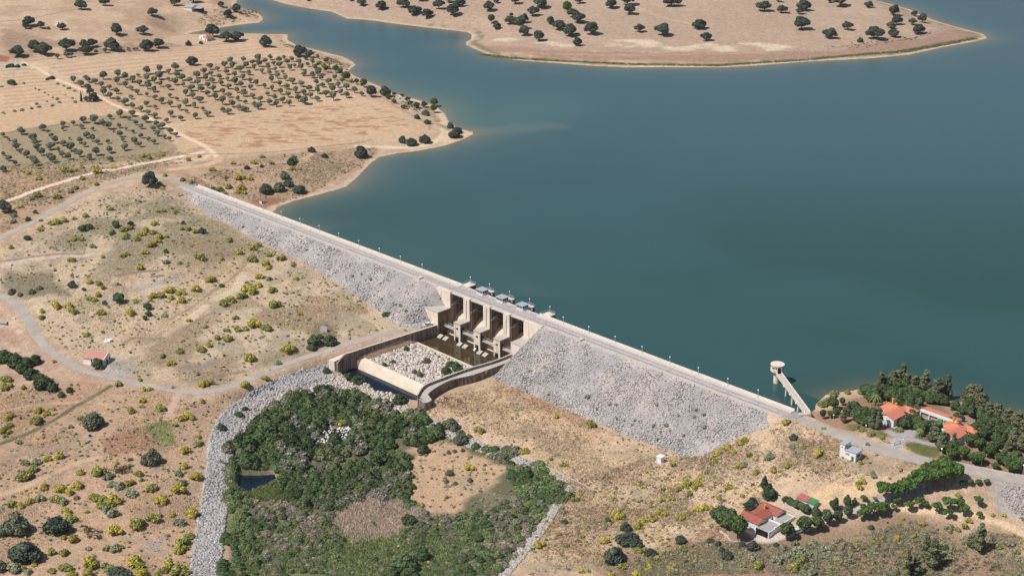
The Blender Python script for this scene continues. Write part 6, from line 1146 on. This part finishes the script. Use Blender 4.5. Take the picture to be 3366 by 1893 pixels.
# ------------------------------------------------------------------ dense thicket in the river bed: one mass, plus the bushes one can tell apart
TH = {k: cloud(lobes('bigbush', 900+i), 330, .34, *c_, seed=77+i, fill=.86) for i, (k, c_) in enumerate(dict(g=((80, 98, 62), (106, 122, 80)), g2=((70, 88, 56), (96, 112, 70)), d=((64, 80, 52), (84, 100, 64)), y=((102, 112, 72), (128, 134, 90)), k=((118, 118, 100), (148, 144, 126)), r=((150, 138, 122), (172, 156, 140)), w=((108, 124, 76), (134, 146, 98)), b=((196, 182, 84), (146, 148, 88))).items())}
def merge(name, pts, wms, kinds, label, cat, hs=None):
    VV, QQ, TT, CC = [], [], [], []; off = 0; r = np.random.default_rng(len(pts))
    for i, (p, wm, k) in enumerate(zip(pts, wms, kinds)):
        V, Fl, cc = TH[k]; a = r.uniform(0, 6.28); s = wm/6.2; co, si = math.cos(a)*s, math.sin(a)*s; h = s*(hs[i] if hs is not None else 1)
        v = np.stack([V[:, 0]*co-V[:, 1]*si+p[0], V[:, 0]*si+V[:, 1]*co+p[1], V[:, 2]*h+p[2]-.1*s], 1); VV.append(v); QQ.append(Fl[0]+off); TT += [f+off for f in Fl[1:]]; off += len(V); CC.append(cc*r.uniform(.78, 1.22))
    me = crown_mesh(name, (np.vstack(VV), [np.vstack(QQ)]+TT, np.vstack(CC))); o = bpy.data.objects.new(name, me); COL.objects.link(o); o['label'] = label; o['category'] = cat; o['kind'] = 'stuff'; return o
def inpoly(s, n, seed, avoid=None, warp=0):
    p = P(s); q = G(p[:, 0], p[:, 1])[:, :2]; r = np.random.default_rng(seed); lo, hi = q.min(0), q.max(0); out = np.zeros((0, 2))
    while len(out) < n:
        c = r.uniform(lo-4, hi+4, (n*3, 2)); wp = warp*2; k = sdist(c[:, 0]+(fbm(c[:, 0], c[:, 1], 9, 3)-.5)*wp, c[:, 1]+(fbm(c[:, 0]+99, c[:, 1]+55, 9, 3)-.5)*wp, q) > 0
        if avoid is not None:
            for a in avoid: k &= sdist(c[:, 0], c[:, 1], a) < -1.2
        out = np.vstack([out, c[k]])
    return out[:n]
AV = [POND, CHAN, G(*P("D 1045,1130 1100,1110 1160,1115 1270,1170 1280,1190 1230,1250 1170,1290 1090,1290 1040,1230 1035,1180")[:, :2].T)[:, :2], G(*P("k 1180,860 1250,800 1420,790 1400,880 1200,930")[:, :2].T)[:, :2]]
for zs, n, wr, ks, hs_, la in (("D 600,1120 640,1060 720,1010 800,975 880,1000 960,1030 1060,1050 1090,1100 1040,1130 900,1140 780,1160 690,1190 600,1185 583,1150", 330, (4, 8.5), 'gggg2dyk', (.8, 1.2), 'dense green willow thicket filling the upper river bed'),
    ("D 690,1220 800,1170 1000,1140 1040,1180 1040,1260 960,1260 900,1260 820,1290 720,1270", 150, (3.5, 7), 'gg2dkky', (.7, 1.1), 'mixed green and grey thicket in the middle of the river bed'),
    ("D 1080,1095 1180,1115 1300,1160 1430,1215 1385,1275 1320,1270 1280,1180 1180,1120", 150, (3, 6), 'gykwg', (.5, .9), 'green scrub along the foot of the right riprap'),
    ("D 1100,1320 1200,1280 1290,1260 1380,1280 1320,1370 1250,1449 1180,1460 1080,1460 1200,1380", 150, (2.5, 5.5), 'gkykrw', (.4, .9), 'mixed scrub at the bottom right of the river bed'),
    ("D 575,1300 600,1190 612,1250 640,1330 650,1449 560,1449", 90, (3, 6), 'ggwy', (.5, 1), 'bright green scrub along the left riprap foot')):
    n = int(n*1.9); wr = (wr[0]*.65, wr[1]*.78); q = inpoly(zs, n, n, AV, 7); z = h_at(q[:, 0], q[:, 1]); r = np.random.default_rng(n+1); kk_ = [list('xyz')][:0]; import re
    kl = re.findall(r'[a-z]\d?', ks); kinds = [kl[int(fbm(np.array([a*1.0]), np.array([b*1.0]), 16, 2)[0]*1.6*len(kl)+r.integers(0, 2)) % len(kl)] for a, b in q]
    merge('thicket', np.c_[q, z], r.uniform(*wr, n), kinds, la, 'thicket', r.uniform(*hs_, n))
MINI = {k: cloud(lobes('bush', 500+i), 46, .3, *c_, seed=7+i, fill=.8) for i, (k, c_) in enumerate(dict(y=(YEL, YEL2), h=((176, 170, 84), (136, 142, 90)), g=(GRY, GRY2), o=((134, 134, 106), (158, 154, 126)), d=((112, 108, 90), (138, 130, 108)), s=((186, 162, 128), (206, 184, 148))).items())}
TH.update({'m'+k: v for k, v in MINI.items()})
def minis(zs, n, seed, ks, lo_, hi_, label, pat=None, warp=4):
    q = inpoly(zs, n, seed, [G(*P("i 660,640 960,640 1160,750 1080,880 860,820 660,760")[:, :2].T)[:, :2]], warp)
    k = emb_z(q[:, 0], q[:, 1]) < h_at(q[:, 0], q[:, 1])
    for L in ROADL: k &= sdist(q[:, 0], q[:, 1], L[:, :2], False) > 4.2
    for L, wd in TRK: k &= sdist(q[:, 0], q[:, 1], L, False) > wd/2+.8
    k &= (fbm(q[:, 0], q[:, 1], 14, 3)+np.random.default_rng(seed).random(len(q))*.3) > .6
    q = q[k]; r = np.random.default_rng(seed+1); kk = ['m'+x for x in r.choice(list(ks), len(q))]
    # mini bushes are 3.1 m wide, the merge helper scales from 6.2
    merge('low_bushes', np.c_[q, h_at(q[:, 0], q[:, 1])], 2*r.uniform(lo_, hi_, len(q)), kk, label, 'low bushes', r.uniform(.6, 1.1, len(q)))
minis("D 0,640 200,510 380,470 480,500 620,600 900,730 1060,810 820,880 560,970 300,940 150,880 60,790 0,740", 2600, 41, 'yhhggoodd', .5, 1.7, 'small mixed broom and thistle clumps over the left hill')
minis("D 0,980 200,960 480,1010 600,985 520,1100 500,1300 480,1449 0,1449", 1500, 42, 'yhgoodd', .5, 1.5, 'small mixed broom and thistle clumps over the lower left slope')
minis("D 1065,1045 1110,1000 1250,950 1400,1010 1600,1090 1760,1150 1700,1250 1500,1240 1440,1210 1300,1160", 900, 43, 'goods', .4, 1.2, 'small grey thistle clumps over the right terrace')
minis("D 1440,1215 1640,1150 1830,1110 2000,1080 2150,1110 2320,1180 2250,1230 2150,1200 1950,1215 1850,1300 1760,1449 1250,1449", 1500, 44, 'yhhoss', .5, 1.8, 'small broom and thistle clumps over the slope right of the river bed')
minis("D 1600,1400 1800,1370 2000,1390 2300,1330 2576,1370 2576,1449 1600,1449", 1700, 45, 'hggood', .5, 1.8, 'small grey and green clumps over the bottom right slope')
minis("D 450,460 650,400 950,370 940,400 780,490 700,515 600,495", 420, 46, 'yhggood', .5, 1.6, 'small clumps on the shore flat behind the dam')
minis("D 0,420 450,380 500,400 330,432 0,570", 520, 47, 'yhhgood', .5, 1.6, 'small clumps along the asphalt road at the left')
minis("b 250,310 500,410 800,520 900,560 880,640 1000,720 1300,830 1500,900 1480,960 1300,880 1100,780 800,640 600,480 400,420", 500, 48, 'hgoodd', .5, 1.6, 'small clumps along the west lake shore')
minis("D -350,620 0,600 0,1449 -350,1449", 1500, 61, 'yhgoodss', .5, 1.7, 'small clumps left of the lower slopes')
minis("D -300,1455 2700,1455 2700,1640 -300,1640", 2500, 62, 'yhgoodss', .5, 1.8, 'small clumps in front of the river bed')
minis("D 2580,1250 2850,1260 2850,1449 2580,1449", 400, 63, 'yhgoodss', .5, 1.8, 'small clumps at the right of the lower slope')
bedp = "D 610,1270 700,1240 800,1290 940,1230 1090,1290 1240,1340 1260,1449 620,1449 600,1340"
minis(bedp, 900, 49, 'gooods', .6, 2.2, 'small scrub clumps over the marsh', warp=8)
minis("D 1030,1100 1160,1100 1290,1170 1290,1260 1170,1310 1060,1300 1020,1180", 260, 50, 'hgoos', .5, 1.8, 'small scrub clumps over the sandy clearing', warp=8)
for zs, n, wr, ks, hs_, la in (("D 620,1290 700,1250 800,1290 850,1330 860,1400 760,1440 640,1400", 420, (1.6, 4), 'kgwkry', (.4, .9), 'low grey and green scrub left of the reeds'), ("D 690,1190 800,1180 1040,1190 1040,1270 960,1250 860,1290 740,1270", 330, (2, 5), 'gkkg2yd', (.6, 1.1), 'grey-green thicket above the reeds'),
    ("D 1030,1290 1100,1280 1230,1290 1180,1360 1060,1380", 200, (1.6, 4.2), 'gwkyk', (.4, .9), 'green scrub between the reeds and the clearing'), ("D 620,1400 1240,1370 1260,1460 560,1460", 420, (1.2, 3.6), 'gwwyk', (.3, .7), 'bright green low scrub along the bottom of the river bed')):
    q = inpoly(zs, n, n, AV, 10); r = np.random.default_rng(n+3); kl = re.findall(r'[a-z]\d?', ks); kinds = [kl[int(fbm(np.array([a*1.0]), np.array([b*1.0]), 12, 2)[0]*1.6*len(kl)+r.integers(0, 2)) % len(kl)] for a, b in q]
    merge('thicket', np.c_[q, h_at(q[:, 0], q[:, 1])], r.uniform(*wr, n), kinds, la, 'thicket', r.uniform(*hs_, n))
# reeds and marsh plants: blades
def tufts(name, xy, hgt, colA, colB, label, cat, blades=6, wd=.09, spread=.35, seed=1, zoff=0., use=None):
    r = np.random.default_rng(seed); n = len(xy); z = (use if use is not None else h_at)(xy[:, 0], xy[:, 1])+zoff; N_ = n*blades
    b = np.repeat(np.c_[xy, z], blades, 0); b[:, :2] += r.normal(0, spread, (N_, 2)); a = r.uniform(0, 6.28, N_); h = hgt*r.uniform(.5, 1.3, N_); d = np.stack([np.cos(a), np.sin(a), 0*a], 1); ln = r.normal(0, .3, (N_, 2))*h[:, None]
    w2 = wd*r.uniform(.6, 1.4, N_)[:, None]; top = b+np.c_[ln, h]; V = np.stack([b-d*w2, b+d*w2, top+d*w2*.3, top-d*w2*.3], 1).reshape(-1, 3); F = np.arange(4*N_).reshape(-1, 4)
    q = r.random(n)[:, None]*.999; c = lin(colA)*(1-q)+lin(colB)*q; c = np.repeat(c, blades*4, 0)*np.repeat(r.uniform(.75, 1.25, (N_, 1)), 4, 0)
    o = mesh_obj(name, V, F, 'leaf', cols=c); o['label'] = label; o['category'] = cat; o['kind'] = 'stuff'; return o
q = inpoly("D 860,1280 940,1235 1090,1290 1050,1350 900,1370 820,1330", 4200, 5, AV, 12); tufts('reed_bed', q, 1.0, (188, 168, 150), (220, 204, 186), 'pinkish dry reeds covering the middle of the marsh', 'reeds', 5, .1, .4, 2)
q = inpoly("D 600,1340 700,1330 900,1340 1100,1330 1240,1340 1260,1449 600,1449", 9000, 6, AV, 12); tufts('marsh_grass', q, .9, (140, 156, 94), (172, 176, 122), 'green marsh grass at the bottom of the river bed', 'grass', 5, .12, .4, 3)
q = inpoly("D 592,1180 600,1200 600,1240 640,1260 700,1245 710,1190 690,1180 690,1160 560,1150 570,1300 590,1300", 2500, 7, AV, 12); tufts('bank_grass', q, 1.0, (124, 142, 84), (154, 158, 108), 'green rushes round the small pond', 'grass', 5, .12, .3, 4)
many("l 900,440,220 1040,720,150 970,760,90 1150,980,150 1250,1265,190 1120,1340,260 1150,1430,200 1000,1420,160 2140,590,160 2130,900,120 1780,1010,150 1740,1130,110 2010,500,80 850,1010,60 1620,1290,120 1740,1320,130 1990,1230,90 1920,1290,90 1650,1400,120 1270,380,120 k 530,630,70 1840,550,160 1560,540,110 1400,360,130 1480,400,160 740,300,10 1220,310,90 330,790,100 480,680,90", 'green_thicket_bush', 'distinct green bush in the river bed', 'bush', 'distinct bushes of the river bed', base=False, up=.2, wscale=.9)
many("l 1500,170,170 1580,280,160 1260,385,110 1480,400,50 1530,390,50 1600,385,46 1490,575,90 1660,635,60 1535,660,54 1460,645,50 k 1240,450,110 2080,60,10 750,460,50 1260,640,90", 'grey_bush', 'grey-green bush in the river bed', 'bush', 'grey bushes of the river bed', base=False, up=.2, wscale=.9)
many("z2 1380,430,120 1640,560,160 1780,520,180 1700,470,140 1290,610,110 1220,570,100 1110,270,90 820,480,90 930,440,90 1540,370,50", ['green_thicket_bush', 'grey_bush'], 'bush growing among the basin boulders', 'bush', 'bushes among the basin boulders', base=False, up=.2, zfix=-13.3)
many("e 1900,1250,10", 'grey_shrub', 'x', 'bush', None) if 0 else None
# dry tufts on all slopes
DRY = [("D 0,640 200,510 380,470 480,500 620,600 900,730 1060,810 820,880 560,970 300,940 150,880 60,790 0,740", 26000), ("D 0,980 200,960 480,1010 600,985 520,1100 500,1300 480,1449 0,1449", 16000), ("D 1065,1045 1110,1000 1250,950 1400,1010 1600,1090 1760,1150 1700,1250 1500,1240 1440,1210 1300,1160", 16000),
       ("D 1440,1215 1640,1150 1830,1110 2000,1060 2150,1110 2320,1170 2420,1200 2250,1240 2050,1220 1900,1240 1850,1300 1760,1449 1250,1449", 32000), ("D 1600,1400 1800,1360 2000,1380 2300,1310 2576,1350 2576,1449 1600,1449", 14000), ("D 450,460 650,400 950,370 940,400 780,490 700,520 600,500", 7000), ("D 0,420 450,380 500,400 330,440 0,590", 7000)]
qs = np.vstack([inpoly(s, n, n) for s, n in DRY])
rl = np.vstack([L[:, :2] for L in ROADL]); keep = np.ones(len(qs), bool)
for L, wd in TRK: keep &= sdist(qs[:, 0], qs[:, 1], L, False) > wd/2+.2
for L in ROADL: keep &= sdist(qs[:, 0], qs[:, 1], L[:, :2], False) > 3.6
qs = qs[keep]; qs = qs[emb_z(qs[:, 0], qs[:, 1]) < h_at(qs[:, 0], qs[:, 1])]
_ij = (np.clip(np.searchsorted(ys, qs[:, 1]), 0, NY-1), np.clip(np.searchsorted(xs, qs[:, 0]), 0, NX-1)); cg = Cl[_ij]
qs = qs[(F2[_ij]+rng.random(len(qs))*.5) > .8]
h_ = len(qs)//2
hh_ = int(h_*.75); tufts('brown_grass', qs[hh_:int(h_*1.3)], .4, (212, 182, 156), (192, 164, 140), 'reddish brown dead grass tufts over the slopes', 'grass', 5, .11, .35, 15)
tufts('dry_grass', qs[:hh_], .5, (240, 220, 186), (220, 196, 160), 'dry straw grass tufts over the slopes', 'grass', 5, .11, .35, 11)
tufts('scrub', qs[int(h_*1.3):], .4, (152, 146, 122), (176, 168, 142), 'low grey-green scrub tufts over the slopes', 'scrub', 7, .12, .28, 12)
dk = np.vstack([inpoly("j 700,1020 880,1070 860,1150 740,1130", 40, 3), inpoly("z2 1450,950 1800,1150 2150,1150 1700,900", 40, 4), inpoly("j 980,520 1150,520 1100,590 960,580", 50, 8), inpoly("d 900,400 1700,300 1900,250 1700,330 1200,420", 70, 9), inpoly("b 700,480 900,560 880,600 680,520", 60, 10), inpoly("S 640,70 840,30 850,60 700,95", 200, 12), inpoly("n 600,1180 1900,1180 2500,1400 700,1440", 300, 13)])
tufts('low_scrub', dk, .5, (100, 92, 72), (132, 124, 94), 'dark low scrub cushions on bare soil', 'scrub', 14, .14, .4, 13)
sb_ = inpoly("c -500,450 200,492 700,520 1200,545 d 0,555 700,505 1500,440 2150,325 2200,335 1600,445 700,520 0,566 c 1200,556 700,533 200,505 -500,462", 2600, 14); tufts('shore_rushes', sb_, .8, (108, 122, 70), (136, 142, 92), 'band of green rushes along the far shore', 'rushes', 5, .15, .4, 14)
# ------------------------------------------------------------------ rocks
def rocks(name, xy, size, z, label, col=(178, 170, 168), seed=1, var=.16, squash=.7, tint=(196, 176, 160)):
    r = np.random.default_rng(seed); n = len(xy); V0, F0 = ICO1; nv = len(V0); VV = np.zeros((n, nv, 3), np.float32)
    shp = [np.clip(V0*(1+r.uniform(-.4, .3, (nv, 1))), -r.uniform(.5, .8, 3), r.uniform(.5, .8, 3))*np.array([1.35, r.uniform(.75, 1.2), r.uniform(.6, 1.)]) for _ in range(12)]
    a = r.uniform(0, 6.28, n); t = r.uniform(-.8, .8, n); k = r.integers(0, 12, n)
    for i in range(12):
        m = k == i; S = shp[i][None]*size[m][:, None, None]; ca, sa_, ct, st_ = np.cos(a[m])[:, None], np.sin(a[m])[:, None], np.cos(t[m])[:, None], np.sin(t[m])[:, None]
        x, y, zz = S[..., 0]*ct-S[..., 2]*st_, S[..., 1], S[..., 0]*st_+S[..., 2]*ct; VV[m] = np.stack([x*ca-y*sa_, x*sa_+y*ca, zz], -1)
    VV += np.c_[xy, z+size*.22][:, None, :]; F = (F0[None]+np.arange(n)[:, None, None]*nv).reshape(-1, 3)
    q = r.random((n, 1)); c = (lin(col)*(1-q)+lin(tint)*q)*r.normal(1, var, (n, 1)).clip(.5, 1.6); c = np.repeat(c, nv, 0)
    o = mesh_obj(name, VV.reshape(-1, 3), F, 'rock', cols=c); o['label'] = label; o['category'] = 'rocks'; o['kind'] = 'stuff'; return o
def sz(n, lo, hi, seed, p=2.2): return lo+(hi-lo)*np.random.default_rng(seed).random(n)**p
for s0, s1, n, la, sd in ((-52, 148.5, 25000, 'loose grey rocks over the left embankment slope', 21), (193.8, 329, 27000, 'loose grey rocks over the right embankment slope', 22)):
    r = np.random.default_rng(sd); s = r.uniform(s0, s1, n); t = -6.8-r.random(n)**.9*28; p = DA[:2]+DD[:2]*s[:, None]+DN[:2]*t[:, None]; z = emb_z(p[:, 0], p[:, 1])+.05
    k = z > h_at(p[:, 0], p[:, 1])-.15; p, z = p[k], z[k]; big = fbm(p[:, 0], p[:, 1], 7, 3); rocks('rockfill_stones', p, sz(len(p), .1, .55, sd, 3.2)*(.45+big*.75), z, la, (166, 162, 160), sd, .22, tint=(182, 174, 167))
def bank(s, n, lo, hi, la, seed, col=(188, 182, 180), tint=(204, 194, 186), ex=2.0, var=.16, z=None):
    q = inpoly(s, n, seed); rocks('riprap', q, sz(n, lo, hi, seed, ex), h_at(q[:, 0], q[:, 1]) if z is None else np.full(n, z), la, col, seed, var, tint=tint)
bank("D 835,915 760,930 690,955 630,990 580,1020 545,1060 525,1110 520,1180 508,1260 495,1330 484,1400 476,1470 545,1470 560,1380 568,1300 585,1200 588,1120 610,1050 660,1005 740,975 815,950", 13000, .28, .8, 'pale grey riprap belt curving round the left side of the river bed', 31, (164, 160, 159), (180, 174, 170), 1.4)
bank("D 640,1005 700,975 800,945 835,930 842,952 760,988 680,1016 622,1068 608,1120 588,1130 598,1065", 1500, .28, .75, "pale stones between the riprap belt and the willow thicket", 51, (168, 162, 160), (186, 178, 170), 1.3)
bank("D 1068,1045 1110,1062 1180,1098 1250,1130 1330,1165 1420,1208 1436,1216 1400,1205 1310,1172 1240,1150 1150,1110 1060,1080", 4200, .25, .6, 'pale grey riprap under the kerb wall of the right bank', 32, (172, 166, 164), (188, 180, 172), 1.5)
bank("D 1432,1222 1400,1260 1350,1330 1300,1390 1250,1455 1275,1455 1320,1400 1370,1340 1410,1275 1440,1228", 2600, .25, .55, 'pale grey riprap strip along the lower right edge of the river bed', 33, (172, 166, 162), (188, 178, 168), 1.5)
bank("D 800,975 840,950 880,960 960,1000 1010,1020 1050,1050 1000,1060 900,1020 820,1000 740,1010 680,1020 720,980", 1500, .35, .95, 'scattered pale boulders below the end weir', 34, (186, 174, 164), (204, 190, 178), 1.3)
bank("D 790,1085 880,1065 920,1090 880,1120 800,1115", 260, .3, .7, 'white stones in the little stream', 35, (216, 206, 196), (226, 216, 204), 1.3, .1, -15.15)
qn = 2900; r = np.random.default_rng(5); u = r.random(qn)[:, None]; v = r.random(qn)[:, None]; q = ((sa-DN*.8)*(1-u)+(sb-DN*.8)*u)*(1-v)+((tl+up*1.0)*(1-u)+(tr+up*1.0)*u)*v
k = (sdist(q[:, 0], q[:, 1], POOL) > .6); q = q[k][:, :2]; rocks('basin_boulders', q, sz(len(q), .35, .95, 8, 1.3), np.full(len(q), -13.45), 'pale boulders filling the stilling basin between the sill and the weir', (188, 178, 168), 9, .2, tint=(208, 196, 184))
bank("f 1220,850 1300,900 1500,920 1600,960 1500,980 1350,960 1230,900", 700, .3, .8, 'coarse grey boulders at the foot of the left embankment by the spillway', 36, (168, 164, 164), (180, 174, 168), 1.3)
bank("n 2350,740 2450,680 2650,720 2650,950 2480,920 2420,840", 420, .2, .6, 'grey rock outcrop at the right frame edge', 37, (160, 154, 156), (174, 166, 162), 2)
bank("k 1480,350 1700,470 1900,600 2000,650 1900,680 1700,560 1500,450 1300,400 1300,340", 500, .35, .8, 'pale boulders along the dark channel', 38, (186, 174, 164), (204, 190, 178), 1.3)
# ------------------------------------------------------------------ air
HAZE = True
if HAZE:
    b = MB(); b.box((0, 1500, 124), (5200, 4400, 350)); hz = b.build('haze', 'white'); hz.data.materials.clear()
    m = bpy.data.materials.new('haze_air'); m.use_nodes = True; N = m.node_tree.nodes; N.remove(N['Principled BSDF']); v = N.new('ShaderNodeVolumePrincipled')
    v.inputs['Color'].default_value = (.74, .82, .95, 1); v.inputs['Density'].default_value = .00005; v.inputs['Anisotropy'].default_value = .3
    m.node_tree.links.new(v.outputs[0], N['Material Output'].inputs['Volume']); hz.data.materials.append(m); hz['kind'] = 'stuff'; hz['label'] = 'thin summer haze'
